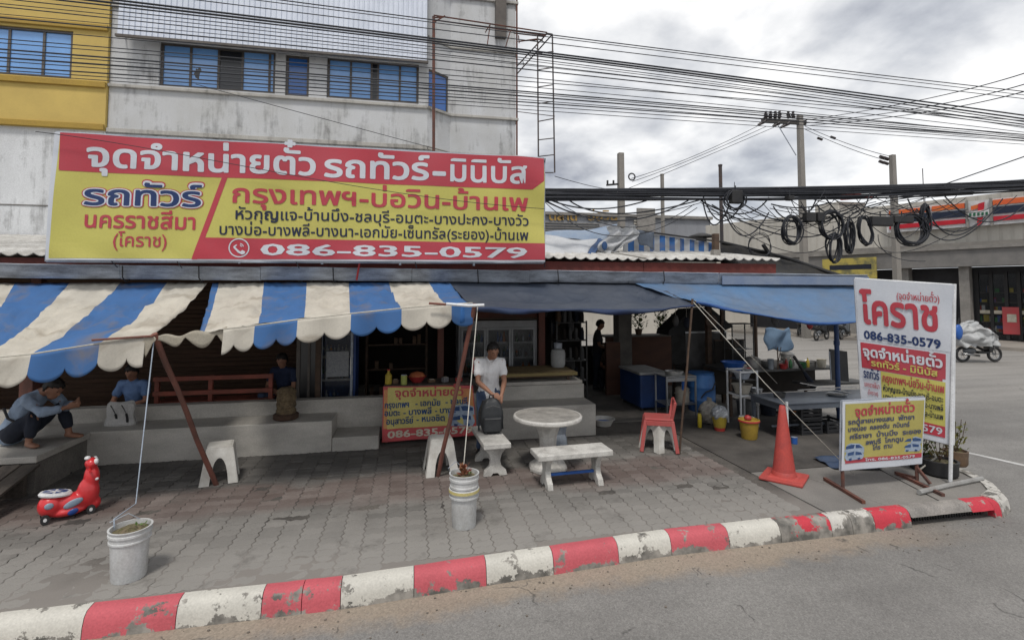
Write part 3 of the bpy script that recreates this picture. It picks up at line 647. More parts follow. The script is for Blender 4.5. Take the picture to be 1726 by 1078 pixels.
# ================================================================ LEAN-TO ROOF, FASCIA, GUTTER
roof_m = mat('corrugated_cement_roof', (.62, .61, .58), .8, (.36, .34, .31), 2.5, fine=.15, bump=.2)
rf = thing('lean_to_roof', 'corrugated cement sheet lean-to roof running along the shop fronts', 'roof', (0, 8.3, 2.9))
def corr(x0, x1, y0, y1, z0, z1, mb, amp=.022, per=.19, k=8):
    n = int((x1 - x0) / per * k)
    for i in range(n + 1):
        x = x0 + (x1 - x0) * i / n; w_ = amp * (1 - abs(math.sin(math.pi * (x - x0) / per)) ** 1.0 * 2)
        wob = .008 * math.sin(x * 1.3)
        mb.v += [(x, y0 + .015 * math.sin(x * 2.1), z0 + w_ + wob), (x, y1, z1 + w_)]
    for i in range(n): mb.f.append((2 * i, 2 * i + 2, 2 * i + 3, 2 * i + 1)); mb.mi.append(0)
xs_ = [-9, -6.4, -3.8, -1.2, 1.4, 4.0, 6.62]
for i in range(6):
    mb = MB(); corr(xs_[i], xs_[i + 1] - .01 + .05, 8.18, 12.88, 2.975 + (i % 2) * .01 - (0.06 if i < 3 else 0) , 3.62 + (i % 2) * .01, mb)
    mb.build('roof_sheet', roof_m, rf, thick=.012)
MB().bb(-9, 8.25, 12.6, 12.88, 2.0, 3.45).build('rear_beam', conc_d, rf)
fas = mat('red_brown_fascia', (.16, .035, .028), .75, (.10, .03, .025), 2.5, fine=.15)
for i in range(6): MB().bb(xs_[i] + .004, xs_[i + 1] - .004, 8.26, 8.285, 2.70, 2.915 - (.04 if i < 3 else 0)).build('fascia_board', fas, rf)
bmm = MB()
for x in [-8 + i * 1.45 for i in range(11)]: bmm.bb(x, x + .07, 8.30, 12.5, 2.74, 2.84)
for y in (9.4, 10.6, 11.8): bmm.bb(-9, 6.6, y, y + .05, 2.845, 2.9)
bmm.build('rafters', darkwood, rf)
# soffit lining closes the space between rafters
MB().bb(-9, 6.55, 8.32, 12.6, 2.905, 2.915).build('ceiling_board', mat('shade_dark_board', (.05, .042, .036), .9), rf)  # near-black ceiling colour puts the interior shade into the board
gut_m = mat('zinc_gutter', (.42, .46, .52), .5, (.16, .17, .19), 2.2, fine=.1, metal=.3, bump=.1, st=(1.2, 1, 5))
gut = thing('rain_gutter', 'long dented zinc rain gutter hanging along the eaves', 'gutter', (0, 8.1, 2.6))
def gsec(x0, x1, dz, y0=7.98):
    pr = [(y0 + .16, .16), (y0 + .15, .0), (y0 + .03, -.015), (y0, .02), (y0 - .012, .15), (y0 - .03, .17), (y0 - .018, .178), (y0, .16), (y0 + .01, .03), (y0 + .14, .02), (y0 + .15, .16)]
    mb = MB(); K = 10; n = len(pr)
    for k in range(K + 1):
        x = x0 + (x1 - x0) * k / K; w_ = .006 * math.sin(x * 3.1) + .004 * math.sin(x * 9)
        mb.v += [(x, a_ + w_, 2.575 + b_ + dz + w_ * .5 - .004 * x) for a_, b_ in pr]
    for k in range(K):
        for i in range(n): q = k * n; mb.f.append((q + i, q + (i + 1) % n, q + n + (i + 1) % n, q + n + i)); mb.mi.append(0)
    mb.f += [tuple(range(n)), tuple(reversed(range(K * n, K * n + n)))]; mb.mi += [0, 0]
    mb.build('gutter_length', gut_m, gut, smooth=40)
gx = [-9, -6.2, -3.9, -2.1, .05, 1.9, 3.6, 5.25]
for i in range(7): gsec(gx[i], gx[i + 1] - .006, (i % 2) * .006)
bl_m = mat('blue_grey_board', (.14, .19, .30), .6, (.22, .26, .33), 2.5, fine=.1)
gsec(5.26, 8.3, .0)
mb = MB(); mb.bb(5.3, 8.3, 7.935, 7.95, 2.53, 2.68); mb.build('blue_facing_board', bl_m, gut)
for x in (-5.9, -3.85, -2.9, -1.1, 1.05, 2.35, 4.2): MB().tube([(x, 7.93, 2.76), (x + .01, 7.92, 2.6), (x + .02, 7.99, 2.54), (x + .03, 8.2, 2.62)], .009, 5).build('strap', black, gut)
mb = MB(); mb.tube([gy(606, 443, 7.9), gy(601, 472, 7.9)], .014, 6); mb.build('red_hook', mat('red_paint', (.42, .03, .03), .5), gut)
# posts carrying the eaves
for i, (x, y, z, w_, m_, lab) in enumerate(((-5.55, 8.95, .66, .13, rustwood, 'red-brown timber post at the far left end of the terrace'), (-1.55, 9.3, .25, .09, darkwood, 'dark timber post left of the sliding glass door'), (.55, 9.9, .25, .12, rustwood, 'brown timber post left of the glass-door fridges'), (2.62, 10.2, .25, .13, rustwood, 'brown timber post right of the glass-door fridges'), (4.95, 11.6, 0, .34, conc_d, 'thick round-edged grey concrete column behind the plant shelf'))):
    o = MB().bb(x, x + w_, y, y + w_, z, 2.74 if i < 4 else 2.74).build('post', m_, None, bev=.01); tagged(o, lab, 'post')

# ================================================================ BIG BANNER
YB = 7.72
tl, tr_, br_, bl_ = gy(103, 223, YB), gy(917, 267, YB), gy(917, 441, YB), gy(80, 438, YB)
NB = Vector((0, -1, 0))
def rip(p):
    r = .018 * math.sin(p.x * 1.9 + p.z * 1.1) + .010 * math.sin(p.x * 5.3 - p.z * 3.1) + .012 * math.sin(p.x * 3.1 + p.z * 4.7) * max(0, p.z - 3.6)
    k = max(0, 1 - (tr_.x - p.x) / .9); r += .03 * k * math.sin((p.x * .7 + p.z) * 6)
    k2 = max(0, 1 - (p.z - 2.75) / .35); r += .014 * k2 * math.sin(p.x * 7 + p.z * 9)
    return r
def Bp(px, py): return gy(px, py, YB)
def quad_sheet(parent, name, q, m, nu, nv, nrm, lift, dist=None, f=None):
    f = f or (lambda c: Vector(c)); A_, B_, C_, D_ = [f(c) for c in q]; nrm = Vector(nrm)
    def g(u, v):
        p = (A_ * (1 - u) + B_ * u) * (1 - v) + (D_ * (1 - u) + C_ * u) * v
        return p + nrm * (lift + (dist(p) if dist else 0))
    return MB().grid(g, nu, nv).build(name, m, parent)
bn = thing('shop_banner', 'huge red and yellow bus ticket banner hung above the shop eaves', 'banner', (-1.3, YB, 2.8))
def BQ(name, q, m, lift, nu=60, nv=16): return quad_sheet(bn, name, q, m, nu, nv, NB, lift, rip, lambda c: Bp(*c))
BQ('banner_sheet', [(93, 223), (917, 266), (917, 441), (76, 438)], wht_print, 0, 90, 24)
BQ('yellow_field', [(103, 224), (917, 267), (917, 438), (82, 435)], yel_print, .003, 90, 24)
BQ('red_band', [(103, 224), (917, 267), (916, 306), (101, 286)], red_print, .006, 90, 8)
BQ('red_band_lower', [(104, 286), (916, 306), (897, 320), (101, 288)], red_print, .0065, 90, 2)
BQ('slash', [(373, 299), (383, 299.5), (332, 437), (322, 437)], red_print, .006, 2, 16)
BQ('phone_band', [(343, 400), (917, 410.5), (917, 438), (330, 436.5)], red_print, .006, 60, 4)
def BT(name, s, a_, b_, xh, m, bold=.014, ref=.56, lift=.010):
    A_, B_ = Bp(*a_), Bp(*b_); h = Bp(a_[0], a_[1] - xh).z - A_.z
    return text(bn, name, s, A_, B_, (0, 0, h), m, NB, lift, bold, ref, rip)
BT('lettering', 'จุดจำหน่ายตั๋ว', (149, 280), (531, 296), 31, wht_print, .026)
BT('lettering', 'รถทัวร์', (548, 298), (720, 303), 29, wht_print, .026)
BT('lettering', '-', (731, 304), (748, 304.5), 29, wht_print, .03)
BT('lettering', 'มินิบัส', (757, 305), (885, 310), 28, wht_print, .018)
BT('lettering_outline', 'รถทัวร์', (144, 345), (335, 348), 26, red_print, .085, lift=.009)
BT('lettering_outline', 'รถทัวร์', (144, 345), (335, 348), 26, wht_print, .06, lift=.012)
BT('lettering', 'รถทัวร์', (144, 345), (335, 348), 26, nvy_print, .022, lift=.015)
BT('lettering', 'นครราชสีมา', (142.5, 383), (328.5, 386.5), 21, red_print, .022)
BT('lettering', '(โคราช)', (192, 415), (280, 416), 17, red_print, .012)
BT('lettering', 'กรุงเทพฯ-บ่อวิน-บ้านเพ', (391, 341), (888, 355.5), 24, red_print, .02)
BT('lettering', 'หัวกุญแจ-บ้านบึง-ชลบุรี-อมตะ-บางปะกง-บางวัว', (396, 369), (890.5, 380.7), 14.5, blk_print, .012)
BT('lettering', 'บางบ่อ-บางพลี-บางนา-เอกมัย-เซ็นทรัล(ระยอง)-บ้านเพ', (369, 395), (889, 405), 14.5, blk_print, .012)
BT('lettering', '086-835-0579', (441, 429.5), (885, 434.5), 18.5, wht_print, .022, .69)
# telephone roundel
pc_ = Bp(402.5, 417.5); R0 = (Bp(420, 417) - pc_).x
def ring(mb, c, r0, r1, n=40):
    vs = []
    for k in range(n):
        t = 2 * math.pi * k / n
        for r in (r0, r1):
            q = c + Vector((math.cos(t) * r, 0, math.sin(t) * r)); vs.append(q + NB * (.011 + rip(q)))
    mb.add(vs, [(2 * k, (2 * k + 1), (2 * ((k + 1) % n) + 1), 2 * ((k + 1) % n)) for k in range(n)])
mb = MB(); ring(mb, pc_, R0 * .88, R0)
def pl(mb, c, pts, sc):
    mb.add([c + Vector((a_ * sc, 0, b_ * sc)) + NB * (.011 + rip(c)) for a_, b_ in pts], [tuple(range(len(pts)))])
pl(mb, pc_, [(-.55, .55), (-.32, .6), (-.2, .28), (-.38, .1), (-.12, -.18), (.12, -.38), (.32, -.22), (.6, -.38), (.55, -.6), (.3, -.7), (-.1, -.5), (-.5, -.05), (-.68, .3)], R0)
for rr in (.22, .4):
    q = [(.05 + rr * math.cos(t), .1 + rr * math.sin(t)) for t in (0.1, .5, 1., 1.45)] + [(.05 + (rr - .09) * math.cos(t), .1 + (rr - .09) * math.sin(t)) for t in (1.45, 1., .5, .1)]
    pl(mb, pc_, q, R0)
mb.build('telephone_emblem', wht_print, bn)
# pipe frame behind the banner, tied down
mb = MB()
for a_, b_ in (((91, 222), (74, 440)), ((91, 222), (918, 266)), ((74, 439), (918, 442)), ((918, 266), (918, 442))): mb.tube([Bp(*a_) + Vector((0, .05, 0)), Bp(*b_) + Vector((0, .05, 0))], .022, 6)
for k in range(1, 6): x = tl.x + (tr_.x - tl.x) * k / 6; mb.tube([(x, YB + .05, 2.8), (x, YB + .05, 4.5)], .018, 6); mb.tube([(x, YB + .05, 4.2), (x, 12.9, 4.0)], .018, 6)
mb.build('pipe_frame', galv, bn)
mb = MB()
for px_, py_ in ((918, 268), (918, 441), (500, 442), (300, 441), (190, 440), (700, 442)): 
    q = Bp(px_, py_); mb.tube([q + NB * .03, q + Vector((.02, .08, -.08))], .008, 4)
mb.build('cable_tie', cable_m, bn)
# ================================================================ AWNINGS AND TARPS
def cloth(name, ca, cb_, trans=.22):
    """striped awning cloth: stripe attribute in UV.x, grime from noise"""
    m = mat(name, ca, .7, tuple(c * .75 for c in ca), 2.4, fine=.05, bump=.12, trans=trans); t, n, l = nodes_of(m)
    p, src = base_of(m); uv = n('ShaderNodeUVMap'); s = n('ShaderNodeSeparateXYZ'); l(uv.outputs[0], s.inputs[0])
    fr_ = n('ShaderNodeMath'); fr_.operation = 'FRACT'; l(s.outputs[0], fr_.inputs[0]); gt = n('ShaderNodeMath'); gt.operation = 'GREATER_THAN'; gt.inputs[1].default_value = .5; l(fr_.outputs[0], gt.inputs[0])
    g = n('ShaderNodeNewGeometry'); a = n('ShaderNodeTexNoise'); a.inputs['Scale'].default_value = 3; a.inputs['Detail'].default_value = 8; a.inputs['Roughness'].default_value = .7; l(g.outputs['Position'], a.inputs['Vector'])
    r = n('ShaderNodeMapRange'); r.inputs[1].default_value = .3; r.inputs[2].default_value = .7; l(a.outputs[0], r.inputs[0])
    b = n('ShaderNodeMix'); b.data_type = 'RGBA'; l(r.outputs[0], b.inputs[0]); b.inputs[6].default_value = cb_ + (1,); b.inputs[7].default_value = tuple(c * .72 + .02 for c in cb_) + (1,)
    x = n('ShaderNodeMix'); x.data_type = 'RGBA'; l(gt.outputs[0], x.inputs[0]); l(src, x.inputs[6]); l(b.outputs[2], x.inputs[7])
    # brown tide marks
    c = n('ShaderNodeTexNoise'); c.inputs['Scale'].default_value = 1.6; c.inputs['Detail'].default_value = 7; c.inputs['Distortion'].default_value = 1.5; l(g.outputs['Position'], c.inputs['Vector'])
    cm_ = n('ShaderNodeMapRange'); cm_.inputs[1].default_value = .52; cm_.inputs[2].default_value = .72; cm_.inputs[4].default_value = .55; l(c.outputs[0], cm_.inputs[0])
    y = n('ShaderNodeMix'); y.data_type = 'RGBA'; l(cm_.outputs[0], y.inputs[0]); l(x.outputs[2], y.inputs[6]); y.inputs[7].default_value = (.24, .19, .13, 1)
    l(y.outputs[2], p.inputs['Base Color'])
    for nd in t.nodes:
        if nd.type == 'BSDF_TRANSLUCENT': l(y.outputs[2], nd.inputs[0])
    return m
aw_m = cloth('striped_awning_cloth', (.66, .62, .54), (.055, .17, .42))
def uv_grid(mb, fn, nu, nv):
    """fn(u,v)->(Vector, s) ; keeps s for the stripe coordinate"""
    b = len(mb.v); 
    if mb.uv is None: mb.uv = []
    for j in range(nv + 1):
        for i in range(nu + 1):
            p, s = fn(i / nu, j / nv); mb.v.append(tuple(p)); mb.uv.append(s)
    for j in range(nv):
        for i in range(nu): q = b + j * (nu + 1) + i; mb.f.append((q, q + 1, q + nu + 2, q + nu + 1)); mb.mi.append(0)
def build_uv(mb, name, m, parent, **k):
    o = mb.build(name, m, parent, smooth=True, **k); me = o.data; ul = me.uv_layers.new(name='stripe')
    for lp in me.loops: ul.data[lp.index].uv = (mb.uv[lp.vertex_index], 0)
    return o
def interp(tab, s):
    """piecewise linear lookup on [(s, value)]"""
    if s <= tab[0][0]: 
        (a, x), (b, y) = tab[0], tab[1]
    elif s >= tab[-1][0]: (a, x), (b, y) = tab[-2], tab[-1]
    else:
        for (a, x), (b, y) in zip(tab, tab[1:]):
            if a <= s <= b: break
    t = (s - a) / (b - a); return x * (1 - t) + y * t
def crumple(u, s, v, k=1.):
    q = Vector((s * 2.2 + v * 1.5, v * 1.4, 0)); r = abs(NZ.noise(q * 1.7)) ; r2 = abs(NZ.noise(q * 4.1 + Vector((5, 1, 0))))
    return k * (.05 * (.35 - r) + .03 * (.3 - r2) + .008 * NZ.noise(q * 11))

def awning(label, tops, folds, Yt, Yf, s0, s1, vtab, nrm=Vector((0, -.35, 1)), loc=(0, 0, 0), sagk=.1, vd=.30, val_s=(None, None), pull=None):
    """tops/folds: tables stripe-number -> pixel pair; half a unit is one stripe"""
    a = thing('awning', label, 'awning', loc)
    T = [(s, gy(x, y, Yt)) for s, (x, y) in tops]; Fo = [(s, gy(x, y, Yf)) for s, (x, y) in folds]
    n_ = nrm.normalized()
    def f(u, v):
        s = s0 + (s1 - s0) * u; p = interp(T, s).lerp(interp(Fo, s), v)
        e_ = math.sin(math.pi * v); cr_ = crumple(u, s * 2, v) * (.3 + e_)
        p = p - n_ * (sagk * e_) + n_ * cr_ * 1.6
        if pull: p = pull(p, u, v)
        return p, s
    mb = MB(); uv_grid(mb, f, int((s1 - s0) * 24), 22); build_uv(mb, 'canopy', aw_m, a, thick=.002)
    vt = [(s, gy(x, y, Yf)) for s, (x, y) in vtab]; v0, v1 = val_s
    nsc = 4.0
    def g(u, v):
        s = v0 + (v1 - v0) * u; p = interp(vt, s); sc_ = abs(math.sin(math.pi * s * nsc)) ** .55
        drop = vd * (.62 + .38 * sc_) * v
        return p + Vector((0, -.012 - .03 * v * math.sin(s * 14) - .02 * v, -drop)), s
    mb = MB(); uv_grid(mb, g, int((v1 - v0) * 120), 8); build_uv(mb, 'valance', aw_m, a, thick=.003)
    mb = MB(); mb.tube([interp(vt, v0 + (v1 - v0) * k / 20) + Vector((0, -.008, .004)) for k in range(21)], .009, 5); mb.build('hem_cord', mat('hem_cream', (.5, .47, .4), .7), a)
    return a
# stripe s: fraction .5-1 blue, 0-.5 cream
aw1 = awning('blue and cream striped awning at far left with its corner tied to the leaning post',
    [(-.5, (-59, 478)), (0, (25 - 84 + 0, 478)), (.5, (25, 478)), (1., (117, 478)), (1.5, (203, 477)), (2., (282, 477)), (2.42, (350, 477))],
    [(-.5, (-175, 617)), (.5, (-80, 607)), (1., (-25, 604)), (1.5, (54, 597)), (2., (169, 579)), (2.42, (252, 566))],
    8.1, 6.15, -.4, 2.42, [(0, (-220, 620)), (1.0, (-80, 610)), (1.5, (54, 597)), (2., (169, 579)), (2.42, (250, 567))], sagk=.08, vd=.31, val_s=(.4, 2.4), loc=gy(250, 478, 8.1))
aw2 = awning('blue and cream striped awning with scalloped edge over the ticket counter',
    [(-.07, (358, 477)), (0, (369, 477)), (.5, (445, 476)), (1., (517, 476)), (1.5, (588, 476)), (2., (655, 476)), (2.5, (722, 476)), (2.72, (757, 476))],
    [(-.07, (335, 563)), (0, (344, 561)), (.5, (436, 546)), (1., (513, 536)), (1.5, (590, 530)), (2., (677, 521)), (2.5, (755, 515)), (2.72, (792, 512))],
    8.1, 6.2, -.07, 2.72, [(-.35, (290, 571)), (-.07, (345, 560)), (.13, (379, 555)), (.5, (430, 549)), (1., (502, 539)), (1.5, (592, 529)), (2., (677, 520)), (2.5, (761, 513)), (2.72, (800, 511))], sagk=.05, vd=.27, val_s=(.12, 2.70), loc=gy(560, 478, 8.1))
# torn twisted strip between awning 2 and the post
cream = mat('cream_cloth', (.50, .46, .38), .8, (.36, .32, .25), 3, trans=.2, bump=.1)
mb = MB()
A0, A1 = gy(262, 568, 6.17), gy(382, 553, 6.2)
mb.grid(lambda u, v: A0.lerp(A1, u) + Vector((0, .03 * math.sin(u * 9) , -v * (.03 + .15 * abs(math.sin(u * 7.5)) * (.4 + u)) + .02 * math.sin(u * 14))), 40, 4)
o = mb.build('torn_flap', cream, aw2, smooth=True, thick=.003)
mb = MB(); mb.grid(lambda u, v: gy(240 + 20 * u, 567, 6.13) + Vector((.02 * math.sin(v * 5), 0, -.22 * v * (1 - abs(u - .5) * 1.2) )), 8, 8); mb.build('knotted_corner', cream, aw1, smooth=True, thick=.003)
mb = MB(); mb.tube([gy(155, 573, 6.12), gy(258, 566, 6.12)], .012, 6); mb.build('edge_rod', rustwood, aw1)
mb = MB(); mb.tube([gy(723, 511, 6.1), gy(752, 513, 6.1)], .014, 6); mb.build('edge_rod', rustwood, aw2)
mb = MB(); mb.tube([gy(752, 512, 6.1), gy(790, 515, 6.08), gy(816, 514, 6.08)], .018, 8); mb.build('white_pipe', whitep, aw2)
mb = MB(); mb.grid(lambda u, v: gy(765 + 28 * u, 513, 6.2) + Vector((0, .02 * math.sin(u * 9), -.22 * v * math.sin(math.pi * min(1, .15 + u * .8)))), 10, 6); mb.build('blue_scallop', mat('awning_blue', (.045, .17, .46), .7, (.03, .12, .33), 3, trans=.2), aw2, smooth=True, thick=.003)

tarp_d = mat('slate_tarpaulin', (.04, .052, .078), .5, (.085, .095, .115), .7, fine=.06, bump=.12, spec=.5, trans=.12)
tarp_b = mat('blue_tarpaulin', (.11, .23, .42), .45, (.16, .20, .27), .9, fine=.06, bump=.12, spec=.5, trans=.25)
tarp_h = mat('navy_hem', (.02, .035, .075), .5, (.015, .03, .09), 3)
def tarp(label, m, top, bot, Yt, ybots, sag, wr, hem, hemdrop=.05):
    a = thing('tarpaulin', label, 'tarpaulin', gy(*top[0][1], Yt))
    T = [(s, gy(x, y, Yt)) for s, (x, y) in top]; B_ = [(s, gy(x, y, Yb)) for (s, (x, y)), Yb in zip(bot, ybots)]
    def f(u, v):
        p = interp(T, u).lerp(interp(B_, u), v); e_ = math.sin(math.pi * v)
        w_ = wr * (math.sin(u * 17 + v * 6) * .4 + 2.6 * (.3 - abs(NZ.noise(Vector((u * 7, v * 2.4, 1))))) + 1.4 * (.3 - abs(NZ.noise(Vector((u * 17 + v * 3, v * 5, 4)))))) * (.25 + e_)
        return p + Vector((0, 0, -sag * e_ + w_))
    MB().grid(f, 130, 44).build('sheet', m, a, smooth=True, thick=.003)
    mb = MB(); mb.grid(lambda u, v: f(u, 1.)+ Vector((0, -.006 + .03 * v * math.sin(u * 30) - .02 * math.sin(math.pi * v), -hemdrop * v * (.8 + .4 * math.sin(u * 12)))), 70, 4)
    mb.build('hem', hem, a, smooth=True, thick=.004); return a
td = tarp('sagging slate grey tarpaulin stretched over the middle of the shops', tarp_d,
     [(0, (752, 475)), (.3, (870, 476)), (.76, (1066, 477)), (1, (1100, 478))], [(0, (800, 517)), (.2, (880, 520)), (.6, (1020, 521)), (.85, (1120, 520)), (1, (1168, 512))], 8.1, [6.9, 7.0, 7.1, 7.1, 7.1], .03, .022, tarp_h, .07)
tb = tarp('bright blue tarpaulin shading the open-air kitchen at the right', tarp_b,
     [(0, (1066, 476)), (.5, (1260, 478)), (1, (1480, 483))], [(0, (1172, 507)), (.2, (1235, 520)), (.45, (1310, 535)), (.7, (1380, 543)), (.85, (1440, 542)), (1, (1490, 538))], 8.05, [7.1, 7.1, 7.1, 7.1, 7.15, 7.2], .05, .02, mat('blue_hem', (.03, .10, .30), .5, (.02, .06, .2), 3), .045)

# ---------------------------------------------------------------- leaning posts and ropes
def post(label, a, b, r, m, cat='pole'):
    mb = MB(); a, b = Vector(a), Vector(b); pts = [a.lerp(b, k / 6) + Vector((random.uniform(-.006, .006), random.uniform(-.006, .006), 0)) for k in range(7)]
    mb.tube(pts, [r * random.uniform(.92, 1.08) for _ in pts], 8); return tagged(mb.build('awning_post', m, None, smooth=40), label, cat)
p1t, p2t, p3t = gy(260, 567, 6.17), gy(801, 515, 6.15), gy(1168, 508, 7.08)
post('red-brown timber post leaning left, holding up the striped awning corner', gz(364, 817), p1t + Vector((0, 0, .03)), .029, rustwood)
post('reddish post leaning in front of the ticket counter', gz(738, 802), p2t + Vector((0, 0, .02)), .027, rustwood)
post('thin crooked stick post beside the red chair', gz(1145, 764), p3t + Vector((0, 0, .04)), .017, darkwood)
def rope(label, pts, r=.006, m=None, name='rope', grp=None):
    mb = MB(); mb.tube(pts, r, 5); return tagged(mb.build(name, m or rope_m, None, smooth=True), label, 'rope', grp)
bl3 = gz(252, 888, .42)
rope('pale guy rope from the awning corner to the weighted bucket at left', [p1t, gz(229, 848, .3).lerp(p1t, .0) + Vector((0, 0, .0)), Vector((-2.44, 5.05, .47)), Vector((-2.42, 5.02, .40))], .006, mat('blue_grey_rope', (.33, .38, .45), .8))
rope('white guy rope from the awning pipe to the tall bucket', [p2t + Vector((.03, 0, 0)), Vector((.58, 5.42, .60)), Vector((.58, 5.40, .53))], .006)
r1 = gz(1458, 815)
rope('long white guy rope slanting down from the stick post past the cone', [p3t, p3t.lerp(gz(1425, 790), .5) + Vector((0, 0, -.04)), gz(1440, 800, .02)], .006)
rope('second guy rope tied to the blue tarpaulin corner', [p3t + Vector((.03, 0, .02)), gy(1270, 604, 7.3), gy(1310, 646, 7.6)], .005)

# ================================================================ BUCKETS OF CONCRETE
soil = mat('potting_soil', (.17, .13, .085), .95, (.08, .085, .03), 14, fine=.3, bump=.6)
buck_m = mat('dirty_white_bucket', (.56, .57, .57), .5, (.36, .355, .34), 5, fine=.1, bump=.1, st=(1, 1, .5))
leaf_m = mat('small_leaf', (.07, .13, .025), .6, (.12, .14, .03), 9); redleaf = mat('reddish_leaf', (.28, .06, .05), .6, (.16, .1, .04), 9)
def leaves(mb, c, n, r, h, ln, w=.35):
    for _ in range(n):
        t = random.uniform(0, 6.283); el = random.uniform(.2, 1.3); q = Vector(c) + Vector((math.cos(t) * r * random.random(), math.sin(t) * r * random.random(), h * random.random()))
        d = Vector((math.cos(t) * math.cos(el), math.sin(t) * math.cos(el), math.sin(el))); s = d.cross(Vector((0, 0, 1))).normalized() * ln * w; L_ = ln * random.uniform(.6, 1.2)
        mb.add([q, q + d * L_ * .5 + s, q + d * L_, q + d * L_ * .5 - s], [(0, 1, 2, 3)])
def bucket(label, loc, r=.155, h=.42, bands=(), plant=False):
    o = thing('bucket', label, 'bucket', loc); x, y, z = loc
    pr = [(r * .80, 0), (r * .83, .012), (r * .9, h * .62), (r * .94, h * .74), (r * 1.0, h * .76), (r * 1.0, h * .79), (r * .96, h * .8), (r * .97, h * .88), (r * 1.03, h * .89), (r * 1.03, h * .93), (r * .985, h * .94), (r * 1.0, h * .985), (r * 1.05, h), (r * 1.05, h * 1.012), (r * .95, h * 1.01), (r * .93, h * .9)]
    MB().lathe(loc, pr, 32).build('tub', buck_m, o, smooth=35)
    mb = MB(); mb.grid(lambda u, v: (x + r * .935 * v * math.cos(u * 6.2832), y + r * .935 * v * math.sin(u * 6.2832), z + h * .92 + .02 * (1 - v) + random.uniform(-.006, .006)), 24, 6); mb.build('fill', soil, o)
    mb = MB(); t0 = 2.6; mb.tube([(x + r * 1.04 * math.cos(t0), y + r * 1.04 * math.sin(t0), z + h * .95), (x - r * 1.1, y + .02, z + h * 1.1), (x - r * .5, y + r * .8, z + h * 1.16), (x + r * .2, y + r * 1.04, z + h * .95)], .004, 5); mb.build('handle', galv, o)
    mb = MB(); leaves(mb, (x + .05, y + .03, z + h * .93), 7, r * .5, .02, .035); mb.build('sprouts', leaf_m, o, kind='stuff')
    for (a_, b_, m_, nm) in bands: MB().lathe((x, y, z), [(r * .955 + .004, h * a_), (r * .975 + .004, h * b_)], 32, cap=False).build(nm, m_, o, smooth=True)
    return o
bucket('dirty white bucket of soil nearest the kerb at left', tuple(gz(217, 972)), .152, .415)
bk = bucket('tall white stacked buckets with a yellow band and a red-leaved plant', tuple(gz(782, 885)), .148, .53)
x, y, z = OFF[bk.name]
MB().lathe((x, y, z), [(.139, .30), (.1525, .302), (.1525, .318), (.140, .32), (.1405, .345), (.1555, .348), (.156, .385), (.1435, .39)], 32, cap=False).build('inner_rim', buck_m, bk, smooth=35)
MB().lathe((x, y, z), [(.1505, .352), (.1575, .353), (.158, .38), (.152, .382)], 32, cap=False).build('yellow_band', mat('faded_yellow', (.52, .44, .16), .6, (.45, .4, .2), 4), bk, smooth=35)
mb = MB(); leaves(mb, (x, y, z + .5), 34, .03, .09, .07, .3); mb.tube([(x, y, z + .48), (x, y, z + .6)], .006, 5); mb.build('plant', redleaf, bk, kind='stuff')

# ================================================================ PLASTIC STOOLS
def stool_parts(root, h=.45, w=.36, m=wplastic, top=.29):
    """one-piece moulded stool: square top, four splayed legs joined by arches"""
    mb = MB(); t = top / 2
    mb.box((0, 0, h - .012), (top, top, .024)); mb.box((0, 0, h + .003), (top * .86, top * .86, .008)); mb.build('seat', m, root, bev=.02)
    b = w / 2
    for k in range(4):
        rot = Matrix.Rotation(k * math.pi / 2, 3, 'Z'); mb = MB()
        # side panel with an arched cut-out, sloping from top edge to the floor
        n_ = 10; outl = []
        def P_(u, v): # u across -1..1, v 0 floor..1 top
            hw = b * (1 - v) + t * v; return rot @ Vector((u * hw, -hw, v * (h - .02)))
        for i in range(n_ + 1):
            a_ = math.pi * i / n_; u = -math.cos(a_) * .50; v = .0 + .74 * math.sin(a_) ** .7 if 0 < i < n_ else 0
            outl.append((u, v))
        for i in range(n_):
            (u0, v0), (u1, v1) = outl[i], outl[i + 1]
            U0, U1 = -1 + 2 * i / n_, -1 + 2 * (i + 1) / n_
            tp0 = P_(U0, 1) if 0 < i else P_(-1, 1); tp1 = P_(U1, 1)
            mb.add([P_(u0, v0), P_(u1, v1), tp1, tp0], [(0, 1, 2, 3)])
        mb.add([P_(-1, 0), P_(-.50, 0), P_(-1, 1)], [(0, 1, 2)]); mb.add([P_(.50, 0), P_(1, 0), P_(1, 1)], [(0, 1, 2)])
        # fuller legs
        o = mb.build('side', m, root, thick=.012)
    mb = MB()
    for sx in (-1, 1):
        for sy in (-1, 1): mb.bar((sx * (b - .012), sy * (b - .012), .004), (sx * (t - .012), sy * (t - .012), h - .02), .03, .03)
    mb.build('leg_edges', m, root, bev=.01)
st1 = local('plastic_stool', 'white plastic stool tucked beside the leaning post at left', 'stool', 'white plastic stools on the pavement'); stool_parts(st1, .45, .42)
put(st1, gz(366, 812) + Vector((0, .1, 0)), R(14))
st2 = dup(st1, 'white plastic stool in front of the ticket counter', gz(743, 797) + Vector((0, .08, 0)), R(4)); st2.name = 'plastic_stool.001'
st3 = dup(st1, 'white plastic stool standing beneath the red plastic chair', Vector((3.80, 7.42, 0)), R(20)); st3.name = 'plastic_stool.002'
redp = mat('faded_red_plastic', (.42, .075, .07), .5, (.34, .10, .09), 5, fine=.05)
rc = local('red_plastic_chair', 'faded red plastic chair stacked over a white stool by the stick post', 'chair')
mb = MB(); mb.box((0, 0, .475), (.42, .40, .035)); mb.build('seat', redp, rc, bev=.012)
for sx in (-1, 1):
    for sy in (-1, 1):
        mb = MB(); mb.bar((sx * .26, sy * .24, .005), (sx * .195, sy * .185, .46), .055, .035); mb.build('leg', redp, rc, bev=.006)
